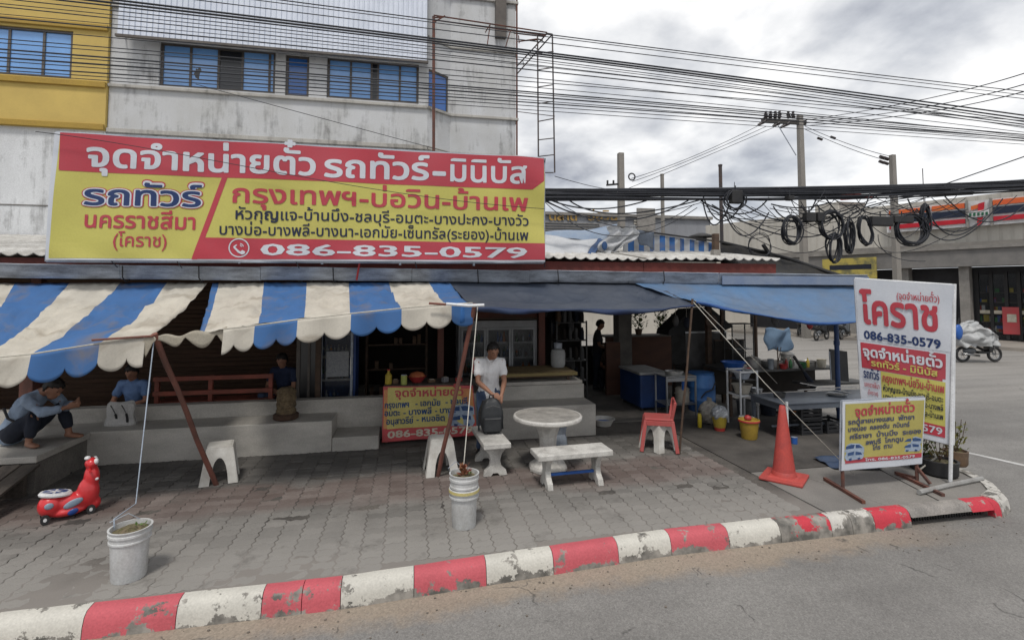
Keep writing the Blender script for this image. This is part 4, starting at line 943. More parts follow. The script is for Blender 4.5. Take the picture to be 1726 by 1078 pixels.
mb = MB(); mb.box((0, -.21, .425), (.36, .018, .07)); mb.box((-.21, 0, .425), (.018, .34, .07)); mb.box((.21, 0, .425), (.018, .34, .07)); mb.build('apron', redp, rc, bev=.004)
mb = MB(); mb.bar((.19, .16, .48), (.24, .20, .74), .045, .03); mb.bar((.19, -.16, .48), (.24, -.2, .74), .045, .03); mb.box((.235, 0, .71), (.02, .38, .09), (0, .18, 0)); mb.build('backrest', redp, rc, bev=.006)
put(rc, (3.80, 7.42, 0), R(-24))

# ================================================================ STONE TABLE AND BENCHES
stn = mat('weathered_white_stone', (.55, .535, .50), .7, (.27, .255, .235), 6, lo=.42, hi=.75, fine=.2, fsc=120, bump=.3)
stt = mat('worn_stone_top', (.36, .34, .31), .6, (.20, .19, .175), 7, fine=.25, fsc=100, bump=.15)
tblc = gz(918, 785); tblc = Vector((1.88, 6.86, 0))
tb_ = thing('round_stone_table', 'round white stone table with a worn grey top on a flared pedestal', 'table', tblc)
MB().lathe(tblc, [(.40, .665), (.455, .672), (.47, .69), (.47, .715), (.462, .728), (.44, .731)], 48).build('tabletop', stn, tb_, smooth=30)
MB().lathe(tblc, [(.0, .7315), (.435, .7325), (.438, .7315)], 48, cap=False).build('top_inlay', stt, tb_)
MB().lathe(tblc, [(.26, 0), (.265, .04), (.25, .08), (.19, .11), (.135, .17), (.115, .30), (.125, .45), (.17, .58), (.21, .64), (.215, .67)], 10, rot=(0, 0, .2)).build('pedestal', stn, tb_, bev=.008)
def bench(label, loc, rz, L_=1.0, W_=.34, H_=.43):
    o = local('stone_bench', label, 'bench', 'stone benches round the stone table')
    mb = MB(); mb.box((0, 0, H_ - .035), (L_, W_, .07)); mb.build('seat', stn, o, bev=.012)
    pr = [(-.15, 0), (-.055, 0), (-.03, .035), (.03, .035), (.055, 0), (.15, 0), (.135, .07), (.075, .13), (.06, .2), (.08, .28), (.135, .35), (.14, H_ - .072), (-.14, H_ - .072), (-.135, .35), (-.08, .28), (-.06, .2), (-.075, .13), (-.135, .07)]
    for sx in (-1, 1):
        xx = sx * (L_ / 2 - .16); q = MB()
        n_ = len(pr); q.prism(pr, lambda a_, b_, t: (xx + t, a_ * W_ / .34, b_), -.035, .035); q.build('leg', stn, o, bev=.008)
    return put(o, loc, rz)
b1_ = bench('white stone bench with scrolled legs in front of the round table', (2.03, 6.28, 0), R(3), .98, .36)
mb = MB(); mb.bar((-.3, 0, .14), (.3, 0, .14), .03); mb.build('stretcher', blue_pl, b1_)
bench('white stone bench seen end-on carrying the black backpack', (1.12, 7.08, 0), R(93), .95, .36, .45)
pd = thing('stone_stool', 'bluish grey stone pedestal stool behind the round table', 'stool', gz(940, 755))
MB().lathe(gz(940, 757), [(.15, 0), (.16, .03), (.15, .15), (.13, .25), (.15, .34), (.155, .37)], 8).build('pedestal', mat('blue_grey_stone', (.24, .27, .31), .8, (.15, .17, .2), 5), pd, bev=.008)
MB().lathe(gz(940, 757), [(.16, .372), (.17, .38), (.17, .40), (.16, .41)], 24).build('seat', stt, pd)

# ================================================================ TRAFFIC CONE
cone_m = mat('faded_orange_cone', (.48, .07, .055), .6, (.34, .06, .055), 6, fine=.1, bump=.08)
cn = local('traffic_cone', 'tall faded orange-red traffic cone standing on the pavement', 'traffic cone')
MB().lathe((0, 0, 0), [(.155, .03), (.15, .05), (.135, .10), (.133, .102), (.095, .42), (.05, .82), (.036, .92), (.03, .93), (.028, .90)], 32).build('cone_body', cone_m, cn, smooth=35)
mb = MB(); mb.box((0, 0, .018), (.50, .50, .036)); mb.box((0, 0, .042), (.36, .36, .016), taper=.8); mb.build('base', cone_m, cn, bev=.012)
mb = MB(); mb.add([(-.035, -.125, .18), (.02, -.125, .19), (.01, -.122, .23), (-.03, -.12, .22)], [(0, 1, 2, 3)]); 
put(cn, (4.78, 5.92, 0), R(40), 1.0)

# ================================================================ FREE STANDING SIGNS
def frame_sign(name, label, cor, th=.02):
    return thing(name, label, 'sign', cor)
def sheet(parent, name, C4, u0, u1, v0, v1, m, lift, nrm, nu=6, nv=6, dist=None):
    def g(u, v):
        a_, b_ = u0 + (u1 - u0) * u, v0 + (v1 - v0) * v
        p = (C4[0] * (1 - a_) + C4[1] * a_) * (1 - b_) + (C4[3] * (1 - a_) + C4[2] * a_) * b_
        return p + nrm * (lift + (dist(a_, b_) if dist else 0))
    return MB().grid(g, nu, nv).build(name, m, parent)
def SP(C4, u, v): return (C4[0] * (1 - u) + C4[1] * u) * (1 - v) + (C4[3] * (1 - u) + C4[2] * u) * v
def stext(parent, s, C4, nrm, u0, u1, v, hv, m, bold=.02, ref=.56, lift=.006, v1=None, name='lettering', dist=None):
    a_, b_ = SP(C4, u0, v), SP(C4, u1, v1 if v1 is not None else v); h = SP(C4, u0, v - hv) - a_
    if dist:
        e1, e2 = C4[1] - C4[0], C4[3] - C4[0]; wd = dist; dist = lambda p: wd((p - C4[0]).dot(e1) / e1.length_squared, (p - C4[0]).dot(e2) / e2.length_squared)
    return text(parent, name, s, a_, b_, h, m, nrm, lift, bold, ref, dist)
# tall two-panel sign
kx = Vector((6.67, 5.34, 0)); kl = Vector((6.33, 6.24, 0))
def dpt(v): return v.x * math.sin(YAW) + v.y * math.cos(YAW)
dR, dL = dpt(kx), dpt(kl)
C4 = [gd(1440, 470, dL), gd(1608, 481, dR), gd(1605, 750, dR), gd(1454, 712, dL)]
nA = (C4[1] - C4[0]).cross(C4[3] - C4[0]).normalized(); nA = nA if nA.dot(C4[0] - O3) < 0 else -nA
sg = thing('standing_sign', 'tall white, red and yellow bus ticket sign on a pipe stand at the corner', 'sign', gz(1600, 815))
wav = lambda a_, b_: .006 * math.sin(a_ * 9 + b_ * 7) + .005 * math.sin(b_ * 16 - a_ * 4)
sheet(sg, 'backing_sheet', C4, 0, 1, 0, 1, wht_print, 0, nA, 14, 26, wav)
sheet(sg, 'white_panel', C4, .015, .985, .012, .425, wht_print, .004, nA, 14, 12, wav)
sheet(sg, 'red_panel', C4, .03, .93, .44, .60, red_print, .004, nA, 14, 6, wav)
sheet(sg, 'red_panel_lower', C4, .03, .90, .60, .615, red_print, .0045, nA, 14, 2, wav)
sheet(sg, 'yellow_panel', C4, .25, .93, .618, .955, yel_print, .004, nA, 10, 10, wav)
sheet(sg, 'phone_band', C4, .03, .93, .895, .965, red_print, .0075, nA, 10, 3, wav)
L6 = .013
stext(sg, '(จุดจำหน่ายตั๋ว)', C4, nA, .45, .87, .115, .035, red_print, .01, lift=L6, dist=wav)
stext(sg, 'โคราช', C4, nA, .07, .86, .30, .155, red_print, .03, lift=L6, dist=wav)
stext(sg, '086-835-0579', C4, nA, .08, .88, .41, .055, nvy_print, .03, .69, lift=L6, dist=wav)
stext(sg, 'จุดจำหน่ายตั๋ว', C4, nA, .06, .90, .53, .05, wht_print, .035, lift=L6, dist=wav)
stext(sg, 'รถทัวร์ - มินิบัส', C4, nA, .15, .85, .59, .032, yel_print, .03, lift=L6, dist=wav)
stext(sg, 'รถทัวร์', C4, nA, .05, .23, .68, .045, nvy_print, .03, lift=L6, dist=wav)
stext(sg, 'นครราชสีมา', C4, nA, .05, .23, .74, .025, red_print, .015, lift=L6, dist=wav)
stext(sg, '(โคราช)', C4, nA, .09, .21, .79, .022, red_print, .01, lift=L6, dist=wav)
stext(sg, 'กรุงเทพฯ-บ่อวิน-บ้านเพ', C4, nA, .27, .92, .685, .04, red_print, .025, lift=L6, dist=wav)
stext(sg, 'หัวกุญแจ-บ้านบึง-ชลบุรี-อมตะ', C4, nA, .27, .91, .745, .028, blk_print, .02, lift=L6, dist=wav)
stext(sg, 'บางปะกง-บางวัว-บางบ่อ-บางพลี', C4, nA, .27, .91, .80, .028, blk_print, .02, lift=L6, dist=wav)
stext(sg, 'บางนา-เอกมัย-เซ็นทรัล-บ้านเพ', C4, nA, .27, .91, .855, .028, blk_print, .02, lift=L6, dist=wav)
stext(sg, '086-835-0579', C4, nA, .10, .90, .95, .042, wht_print, .02, .69, lift=L6, dist=wav)
mb = MB()
bk_ = -nA * .03
for a_, b_ in ((0, 1), (1, 2), (3, 2), (0, 3)): mb.tube([C4[a_] + bk_, C4[b_] + bk_], .02, 6)
mb.build('frame', whitep, sg)
mb = MB(); mb.tube([C4[1] + bk_ + Vector((0, 0, .02)), gz(1602, 816) + Vector((0, 0, .03))], .022, 8); mb.build('leg', whitep, sg)
mb = MB(); mb.tube([C4[3] + bk_, Vector((kl.x, kl.y, .03))], .022, 8); mb.build('leg', whitep, sg)
mb = MB(); mb.tube([gz(1549, 829, .03), gz(1600, 817, .03), gz(1655, 806, .03)], .03, 8); mb.build('foot_pipe', mat('grey_pipe', (.3, .3, .29), .7, (.2, .19, .18), 5), sg)
mb = MB(); mb.tube([Vector((kl.x - .45, kl.y - .1, .03)), Vector((kl.x + .45, kl.y + .1, .03))], .03, 8); mb.build('foot_pipe', _M['grey_pipe'], sg)
# low sign on rusty skids
s1, s2 = gz(1424, 827), gz(1548, 812); d1, d2 = dpt(s1), dpt(s2)
C5 = [gd(1420, 676, d1), gd(1559, 669, d2), gd(1555, 781, d2), gd(1418, 793, d1)]
nB = (C5[1] - C5[0]).cross(C5[3] - C5[0]).normalized(); nB = nB if nB.dot(C5[0] - O3) < 0 else -nB
sb = thing('low_sign', 'low yellow vinyl ticket sign on a rusty skid stand in front of the tall sign', 'sign', s1)
oldy = mat('faded_yellow_print', (.44, .39, .12), .6, (.36, .31, .09), 1.6, fine=.06, bump=.05)
dkp = mat('faded_blue_ink', (.05, .06, .13), .6, (.08, .09, .14), 3)
w2 = lambda a_, b_: .006 * math.sin(a_ * 8 + b_ * 3) + .01 * max(0, b_ - .85) * math.sin(a_ * 22)
sheet(sb, 'backing_sheet', C5, 0, 1, 0, 1, wht_print, 0, nB, 16, 12, w2)
sheet(sb, 'yellow_field', C5, .03, .985, .04, .86, oldy, .004, nB, 16, 10, w2)
sheet(sb, 'red_band', C5, .04, .985, .835, .90, red_print, .0055, nB, 16, 3, w2)
stext(sb, 'จุดจำหน่ายตั๋ว', C5, nB, .14, .86, .22, .10, red_print, .03, v1=.20, lift=.010, dist=w2)
for (s_, a_, b_, v_) in (('รถตู้สายบางแสน  พัทยา', .06, .86, .335), ('บางน้อย  คลองตัน  กบินทร์', .06, .80, .44), ('ศรีราชา  บ้านบึง  ระยอง', .08, .95, .55), ('ลพบุรี  โคกตูม', .28, .73, .65), ('โทร  ถาม', .37, .60, .735)):
    stext(sb, s_, C5, nB, a_, b_, v_, .052, dkp, .03, v1=v_ - .02, lift=.010, dist=w2)
stext(sb, 'โทร. 086-835-0579', C5, nB, .28, .88, .885, .035, wht_print, .02, .69, lift=.012, dist=w2)
bus_b = mat('print_bus_blue', (.02, .05, .15), .6, (.05, .1, .22), 9); bus_w = mat('print_bus_pale', (.36, .43, .52), .6, (.22, .28, .38), 9)
def bus(parent, C_, n_, u0, u1, v0, v1, flip=1, lift=.008):
    """printed picture of two coaches: pale bodies, dark windows"""
    mbw, mbb = MB(), MB()
    def q(mb, pts, lf): mb.add([SP(C_, u0 + (u1 - u0) * (a_ if flip > 0 else 1 - a_), v0 + (v1 - v0) * b_) + n_ * lf for a_, b_ in pts], [tuple(range(len(pts)))])
    q(mbw, [(0, .15), (.3, .0), (.75, .05), (1, .3), (1, .6), (.6, .5), (0, .5)], lift); q(mbw, [(.1, .45), (.5, .38), (.9, .5), (1, .75), (.9, .95), (.1, 1), (0, .8)], lift + .001)
    q(mbb, [(.05, .18), (.32, .08), (.5, .1), (.45, .3), (.05, .32)], lift + .003); q(mbb, [(.55, .1), (.73, .12), (.9, .3), (.55, .3)], lift + .003); q(mbb, [(.15, .55), (.48, .48), (.45, .68), (.15, .72)], lift + .003); q(mbb, [(.55, .5), (.82, .56), (.9, .7), (.55, .7)], lift + .003); q(mbb, [(.2, .9), (.35, .85), (.35, 1), (.22, 1)], lift + .003); q(mbb, [(.65, .88), (.8, .85), (.8, .97), (.68, .98)], lift + .003)
    mbw.build('bus_picture', bus_w, parent); mbb.build('bus_windows', bus_b, parent)
bus(sb, C5, nB, .03, .26, .61, .86); bus(sb, C5, nB, .72, .97, .58, .80, -1)
mb = MB()
bb_ = -nB * .02
for a_, b_ in ((0, 1), (1, 2), (3, 2), (0, 3)): mb.tube([C5[a_] + bb_, C5[b_] + bb_], .012, 6)
mb.build('frame', galv, sb)
up1 = C5[3] + bb_; up2 = C5[2] + bb_
up1 = up1 + (up2 - up1) * .03; up2 = up2 - (up2 - up1) * .06
mb = MB(); mb.tube([up1, Vector((up1.x, up1.y, .02))], .02, 6); mb.build('leg', rust, sb)
mb = MB(); mb.tube([up2, Vector((up2.x, up2.y, .02))], .02, 6); mb.build('leg', rust, sb)
mb = MB(); mb.bar(gz(1390, 806, .02), gz(1456, 846, .02), .04, .035); mb.build('skid', rust, sb)
mb = MB(); mb.bar(gz(1510, 796, .02), gz(1590, 834, .02), .04, .035); mb.build('skid', rust, sb)
mb = MB(); mb.bar(up2.lerp(Vector((up2.x, up2.y, .02)), .2), gz(1568, 815, .03), .03); mb.bar(gz(1512, 797, .03), gz(1545, 805, .04), .03); mb.build('brace', rust, sb)
# ================================================================ TICKET COUNTER
YC = 8.46
C6 = [gy(646, 651, YC), gy(797, 649, YC), gy(804, 733, YC - .02), gy(644, 745, YC)]
nC = Vector((0, -1, 0))
ct = thing('ticket_counter', 'wooden counter table fronted by a yellow and red bus ticket vinyl', 'counter', (.4, 8.6, 0))
MB().bb(C6[0].x + .01, C6[1].x, YC + .03, YC + .62, .875, .905).build('tabletop', planks_m, ct, bev=.005)
for x in (C6[0].x + .05, C6[1].x - .05):
    for y in (YC + .06, YC + .58): MB().bb(x - .025, x + .025, y - .025, y + .025, 0, .874).build('leg', darkwood, ct)
w3 = lambda a_, b_: .01 * math.sin(a_ * 7 + b_ * 3) + .008 * math.sin(b_ * 9 - a_ * 13)
old_o = mat('faded_orange_print', (.62, .32, .12), .6, (.55, .2, .09), 3); oldy2 = mat('counter_yellow_print', (.62, .55, .18), .6, (.52, .44, .14), 2)
redf = mat('faded_red_print', (.55, .07, .08), .6, (.45, .1, .1), 3); tq = mat('dull_blue_ink', (.02, .07, .2), .6, (.04, .08, .16), 4); cwh = mat('cream_print', (.68, .64, .54), .6, (.45, .4, .3), 5)
sheet(ct, 'vinyl_sheet', C6, 0, 1, 0, 1, redf, 0, nC, 16, 10, w3)
sheet(ct, 'orange_edge', C6, .01, .99, .06, .76, old_o, .004, nC, 16, 10, w3)
sheet(ct, 'yellow_field', C6, .05, .86, .02, .77, oldy2, .007, nC, 16, 10, w3)
sheet(ct, 'phone_band', C6, .01, .99, .78, .985, redf, .008, nC, 16, 4, w3)
stext(ct, 'จุดจำหน่ายตั๋ว', C6, nC, .13, .88, .19, .11, redf, .03, lift=.012, dist=w3)
for s_, a_, b_, v_ in (('กรุงเทพฯ', .0, .26, .385), ('- เอกมัย', .33, .60, .375), ('- ชลบุรี', .66, .90, .36), ('อมตะ', .0, .16, .53), ('- บางพลี', .20, .50, .53), ('- บางนา', .54, .80, .52), ('อนุสาวรีย์', .02, .30, .685), ('- หมอชิต', .34, .64, .67)):
    stext(ct, s_, C6, nC, a_ + .02, b_ + .02, v_, .085, tq, .03, lift=.012, dist=w3)
stext(ct, '086-835-0579', C6, nC, .06, .95, .93, .12, cwh, .03, .69, lift=.013, dist=w3)
bus(ct, C6, nC, .70, .99, .36, .80, -1, .022)
# goods on the counter
yel_pl = mat('yellow_plastic', (.50, .38, .05), .45, (.36, .27, .05), 5); redpl = mat('red_plastic', (.45, .04, .04), .45, (.3, .04, .04), 5); brn_pl = mat('brown_paper', (.16, .1, .06), .8, (.1, .07, .05), 8)
def bottle(label, loc, r, h, m, capm, neck=.35):
    o = thing('bottle', label, 'bottle', loc)
    MB().lathe(loc, [(r * .9, 0), (r, .01), (r, h * .6), (r * neck, h * .78), (r * neck, h * .9)], 14).build('body', m, o, smooth=35)
    MB().lathe(Vector(loc) + Vector((0, 0, h * .9)), [(r * neck * 1.15, 0), (r * neck * 1.15, h * .1)], 12).build('cap', capm, o); return o
zc_ = .906
def cx_(px): return gy(px, 640, YC + .25).x
bottle('yellow bottle at the left end of the ticket counter', (cx_(655), YC + .2, zc_), .055, .24, yel_pl, redpl)
o = thing('tin', 'small yellow-green tin on the ticket counter', 'tin', (cx_(681), YC + .1, zc_)); MB().lathe(OFF[o.name], [(.05, 0), (.05, .15)], 18).build('body', mat('lime_tin', (.36, .40, .10), .4, (.3, .34, .08), 4), o, bev=.005); MB().lathe(OFF[o.name] + Vector((0, 0, .15)), [(.048, 0), (.046, .01)], 18).build('lid', galv, o)
o = thing('food_basket', 'red and orange woven basket of snacks on the ticket counter', 'basket', (cx_(703), YC + .3, zc_)); c_ = OFF[o.name]
MB().lathe(c_, [(.08, 0), (.15, .09), (.16, .1), (.15, .1), (.09, .02)], 20, cap=False).build('basket', redpl, o)
mb = MB(); mb.lathe(c_ + Vector((0, 0, .04)), [(.1, 0), (.14, .05), (.10, .11), (.001, .14)], 14); mb.build('snack_heap', mat('snack_orange', (.5, .17, .06), .7, (.35, .08, .04), 18), o, smooth=True)
for i, (px, w_, h_, m_) in enumerate(((667, .09, .07, brn_pl), (727, .12, .05, brn_pl), (750, .1, .08, mat('grey_box', (.2, .2, .21), .6)), (773, .1, .06, redpl))):
    x = cx_(px); o = thing('packet', ['brown paper packet beside the yellow bottle on the counter', 'flat brown packet in the middle of the counter', 'small grey box near the leaning post on the counter', 'red packet at the right end of the counter'][i], 'packet', (x, YC + .22, zc_))
    MB().box((x, YC + .22, zc_ + h_ / 2), (w_, .08, h_), (0, 0, .3 * i)).build('wrapper', m_, o, bev=.008); MB().box((x, YC + .22, zc_ + h_ + .003), (w_ * .6, .05, .004), (0, 0, .3 * i)).build('label', cwh, o)

# ================================================================ THINGS ON THE TERRACE
bag = thing('tote_bag', 'white tote bag with black straps standing on the terrace step', 'bag', (-4.13, 8.62, .45))
bx_, by_ = -4.13, 8.62
mb = MB()
def bg(u, v):
    t = u * 2 * math.pi; w_ = .20 - .03 * v; d_ = .09 * (1 - .75 * v)
    return Vector((bx_ + w_ * (abs(math.cos(t)) ** .6) * (1 if math.cos(t) > 0 else -1) + .012 * math.sin(v * 9 + u * 20), by_ + d_ * math.sin(t) + .01 * math.sin(u * 25), .452 + .33 * v * (1 + .06 * math.sin(u * 12))))
mb.grid(bg, 36, 8); mb.build('bag_body', mat('white_canvas', (.55, .54, .52), .9, (.42, .41, .4), 6), bag, smooth=True, thick=.004)
for off in (-.09, .05):
    mb = MB(); pts = [(bx_ + off + .07 * math.sin(t * 1.9), by_ - .085 + .035 * t - .012, .76 - .26 * t) for t in [k / 8 for k in range(9)]]
    for a_, b_ in zip(pts, pts[1:]): mb.bar(a_, b_, .03, .006)
    mb.build('strap', black, bag)
log = thing('log_stool', 'brown rattan log stool standing on the terrace step', 'stool', (-1.83, 8.52, .45)); c_ = OFF[log.name]
bark = mat('rattan_bark', (.17, .125, .07), .9, (.09, .065, .04), 14, fine=.35, fsc=40, bump=.8)
MB().lathe(c_, [(.15, 0), (.185, .02), (.185, .08), (.155, .10)], 20).build('base_ring', mat('dark_bark', (.08, .045, .03), .9, (.05, .03, .02), 20, bump=.6), log)
mb = MB(); mb.lathe(c_ + Vector((0, 0, .1)), [(.14 + .008 * math.sin(k * 2.3), k * .035) for k in range(10)] + [(.12, .36), (.08, .385)], 20)
for i, q in enumerate(mb.v): s_ = 1 + .035 * math.sin(i * 12.9898); mb.v[i] = (c_.x + (q[0] - c_.x) * s_, c_.y + (q[1] - c_.y) * s_, q[2])
mb.build('trunk', bark, log)
# red wooden bench
rb = thing('slatted_bench', 'long red-brown wooden bench with open back rails on the terrace', 'bench', (-3.2, 9.4, .25))
zf = .25
x0, x1 = -3.95, -2.2
for x in (x0, x1 - .06, -3.17): MB().bb(x, x + .06, 9.2, 9.26, zf, zf + (.80)).build('upright', redwood, rb)
for z in (.50, .73): MB().bb(x0 - .01, x1 + .01, 9.165, 9.198, zf + z, zf + z + .07).build('rail', redwood, rb, bev=.004)
for k in range(4): MB().bb(x0, x1, 9.27 + k * .1, 9.35 + k * .1, zf + .36, zf + .39).build('slat', redwood, rb)
for x in (x0, x1 - .06): MB().bb(x, x + .06, 9.6, 9.66, zf, zf + .355).build('leg', redwood, rb)
o = thing('side_post', 'short reddish post at the left edge of the picture', 'post', (-5.15, 8.35, .45)); MB().bb(-5.42, -5.25, 8.6, 8.7, .45, 1.35).build('stump', rustwood, o, bev=.01); MB().bb(-5.43, -5.24, 8.59, 8.71, 1.352, 1.38).build('top_cap', darkwood, o)
# sandals
for i, (px, py) in enumerate(((104, 797), (72, 812))):
    p_ = gz(px, py); o = thing('sandals', ['pair of dark sandals on the paving by the terrace corner', 'dark sandal half hidden at the foot of the plank ramp'][i], 'sandals', p_)
    for k in ((-.05, .06) if i == 0 else (0,)):
        a_ = MB(); a_.lathe((p_.x + k, p_.y + k * .4, 0), [(.045, 0), (.048, .02), (.044, .025)], 14, sy=2.4, rot=(0, 0, .6 + k)); a_.build('sole', black, o)
        a_ = MB(); a_.tube([(p_.x + k - .05, p_.y + k * .4 + .02, .02), (p_.x + k, p_.y + k * .4 + .04, .06), (p_.x + k + .05, p_.y + k * .4 + .05, .02)], .012, 5); a_.build('strap', darkwood, o)

# ================================================================ DARK SHOP INTERIOR
dk = mat('interior_shade_dark', (.03, .025, .021), .9, (.018, .015, .013), 2); slat_m = mat('brown_shutter_slat', (.11, .062, .04), .7, (.06, .038, .026), 3, st=(.6, 1, 6), rnd=.15)  # dk: near-black colour with the shade of the interior put in
sw = thing('shop_back_wall', 'dark brown louvred timber wall at the back of the shops', 'wall', (-3, 11.2, .66))
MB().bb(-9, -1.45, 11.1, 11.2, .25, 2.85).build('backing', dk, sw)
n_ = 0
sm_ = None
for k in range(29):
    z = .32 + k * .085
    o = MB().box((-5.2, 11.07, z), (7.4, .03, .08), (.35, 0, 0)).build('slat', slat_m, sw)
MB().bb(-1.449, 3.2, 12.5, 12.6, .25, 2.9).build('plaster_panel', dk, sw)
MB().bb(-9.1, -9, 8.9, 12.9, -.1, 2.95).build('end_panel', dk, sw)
frm = thing('sliding_door', 'brown framed sliding glass door on the terrace left of the drinks fridge', 'door', (-1.5, 9.5, .66))
def gxY(px, Y): return gy(px, 600, Y).x
xs_ = [gxY(p, 9.5) for p in (500, 519, 534)]
mb = MB(); mb.bb(xs_[0], xs_[0] + .06, 9.48, 9.55, .25, 2.7); mb.bb(xs_[1], xs_[1] + .04, 9.48, 9.55, .25, 2.7); mb.bb(xs_[0], xs_[2], 9.48, 9.55, 2.3, 2.36); mb.build('frame', alu, frm)
MB().bb(xs_[0] + .06, xs_[1], 9.51, 9.52, .27, 2.3).build('pane', gl_k, frm); MB().bb(xs_[1] + .04, xs_[2] - .01, 9.51, 9.52, .27, 2.3).build('pane', gl_k, frm)
bot_ms = [mat('bottle_clear', (.32, .35, .38), .2, (.2, .22, .25), 9), mat('bottle_blue', (.03, .08, .25), .25, (.05, .12, .3), 9), mat('bottle_green', (.03, .16, .06), .25, (.05, .1, .05), 9), mat('bottle_orange', (.4, .14, .03), .25, (.3, .1, .04), 9)]
frg_w = mat('fridge_white', (.38, .39, .40), .45, (.26, .27, .28), 3); frg_b = mat('fridge_blue', (.02, .06, .22), .45, (.015, .04, .14), 3)
glz = mat('fridge_glass', (.04, .045, .05), .08, spec=.8, trans=0)
_gt, _gn, _gl = nodes_of(glz); _p = _gt.nodes['Principled BSDF']; _p.inputs['Transmission Weight'].default_value = 0; _p.inputs['Alpha'].default_value = .22
def fridge(label, x0, x1, y, z0, z1, ndoor, body, frame, price=True):
    o = thing('drinks_fridge', label, 'fridge', ((x0 + x1) / 2, y, z0)); d_ = .6
    mb = MB(); mb.bb(x0, x0 + .04, y, y + d_, z0, z1); mb.bb(x1 - .04, x1, y, y + d_, z0, z1); mb.bb(x0 + .04, x1 - .04, y + d_ - .04, y + d_, z0, z1); mb.bb(x0 + .04, x1 - .04, y, y + d_ - .04, z0, z0 + .16); mb.bb(x0 + .04, x1 - .04, y, y + d_ - .04, z1 - .14, z1); mb.build('cabinet', body, o)
    w_ = (x1 - x0 - .08) / ndoor; zz0, zz1 = z0 + .16, z1 - .14
    for k in range(ndoor):
        a_, b_ = x0 + .04 + k * w_, x0 + .04 + (k + 1) * w_; f = MB(); t = .045
        f.bb(a_ + .004, a_ + t, y - .04, y - .004, zz0, zz1); f.bb(b_ - t, b_ - .004, y - .04, y - .004, zz0, zz1); f.bb(a_ + t, b_ - t, y - .04, y - .004, zz0, zz0 + t); f.bb(a_ + t, b_ - t, y - .04, y - .004, zz1 - t, zz1)
        dr = f.build('door', frame, o, bev=.004); MB().bb(a_ + t, b_ - t, y - .025, y - .018, zz0 + t, zz1 - t).build('pane', glz, dr); MB().bb(b_ - t - .0, b_ - t + .02, y - .07, y - .041, z0 + .7, z0 + 1.0).build('handle', steel, dr)
    ns = 4
    for s_ in range(ns):
        zs = zz0 + .03 + s_ * (zz1 - zz0 - .05) / ns; sh_ = MB().bb(x0 + .042, x1 - .042, y + .02, y + .5, zs, zs + .012).build('shelf', frg_w, o)
        if price: MB().bb(x0 + .05, x1 - .05, y + .008, y + .018, zs - .005, zs + .035).build('price_strip', frg_w, sh_)
        for mi, bm in enumerate(bot_ms):
            mb = MB(); x = x0 + .08
            while x < x1 - .07:
                if random.randrange(4) == mi or (s_ == 2 and mi == 0):
                    h_ = random.uniform(.17, .23); mb.lathe((x, y + .08, zs + .013), [(.026, 0), (.028, .01), (.028, h_ * .6), (.011, h_ * .8), (.011, h_)], 8)
                x += .066
            if mb.v: mb.build('bottles', bm, sh_)
    return o
fridge('blue upright drinks fridge with a price sheet behind the terrace, left of the dark doorway', gxY(536, 9.6), gxY(600, 9.6), 9.55, .252, 2.2, 1, frg_b, galv)
pp = MB().bb(gxY(548, 9.5) + .02, gxY(588, 9.5) , 9.495, 9.5, .92, 1.36).build('poster', mat('grey_paper', (.36, .37, .38), .7, (.2, .21, .23), 40), None); tagged(pp, 'pale grey price sheet taped on the blue drinks fridge door', 'poster')
fridge('white three-door drinks fridge behind the man in the white shirt', gxY(773, 10.3), gxY(905, 10.3), 10.3, .252, 1.82, 3, frg_w, frg_w)
# shelf and goods in the dark doorway
ds = thing('dark_shelf', 'dark shelf rack with goods inside the middle doorway', 'shelf', (-.2, 11, .66))
MB().bb(-.85, .4, 10.9, 11.3, .26, .3).bb(-.81, .36, 10.9, 11.3, .8, .83).bb(-.81, .36, 10.9, 11.3, 1.3, 1.33).bb(-.85, -.81, 10.9, 11.3, .3, 1.9).bb(.36, .4, 10.9, 11.3, .3, 1.9).build('rack', darkwood, ds)
mb = MB()
for k in range(12): x = -.76 + k * .095; z = random.choice((.83, .3, 1.33)); mb.bb(x, x + .07, 10.95, 11.1, z, z + random.uniform(.1, .25))
mb.build('goods', brn_pl, ds)
# white notice on the counter post
o = thing('notice_board', 'small white notice with a red edge beside the leaning post', 'notice', gy(812, 615, 9.4)); c_ = OFF[o.name]
MB().box(c_, (.36, .015, .30)).build('board', cwh, o); MB().box(c_ + Vector((-.15, -.01, 0)), (.05, .004, .28)).build('red_edge', redf, o)
hb = thing('header_board', 'reddish board over the three-door fridges', 'board', (1.9, 10.4, 1.9)); MB().bb(.7, 2.62, 10.35, 10.38, 1.86, 2.3).build('panel', mat('dull_red_board', (.14, .045, .03), .7, (.08, .04, .03), 3), hb); MB().bb(.7, 2.62, 10.33, 10.349, 1.84, 1.88).build('strip', darkwood, hb)
# bamboo bed platform
bb = thing('bamboo_platform', 'low wooden platform topped with a bamboo mat on the terrace at right', 'platform', (2.4, 9, .8)); matm = mat('bamboo_mat', (.30, .22, .11), .75, (.18, .13, .07), 3, st=(8, 1, 1), rnd=.2)
for k in range(11): MB().bb(1.5, 3.02, 8.99 + k * .085, 9.068 + k * .085, .93, .95).build('slat', matm, bb)
MB().bb(1.5, 3.02, 8.965, 8.985, .90, .955).build('edge_board', mat('yellow_board', (.26, .20, .08), .7, (.18, .14, .06), 4), bb)
mb = MB(); mb.bb(1.52, 2.95, 9.05, 9.09, .86, .928); mb.bb(1.52, 2.95, 9.8, 9.84, .86, .928)
for x in (1.55, 2.85):
    for y in (9.05, 9.8): mb.bb(x, x + .05, y, y + .05, .74 if y > 9.7 else .80, .859)
mb.build('underframe', darkwood, bb)
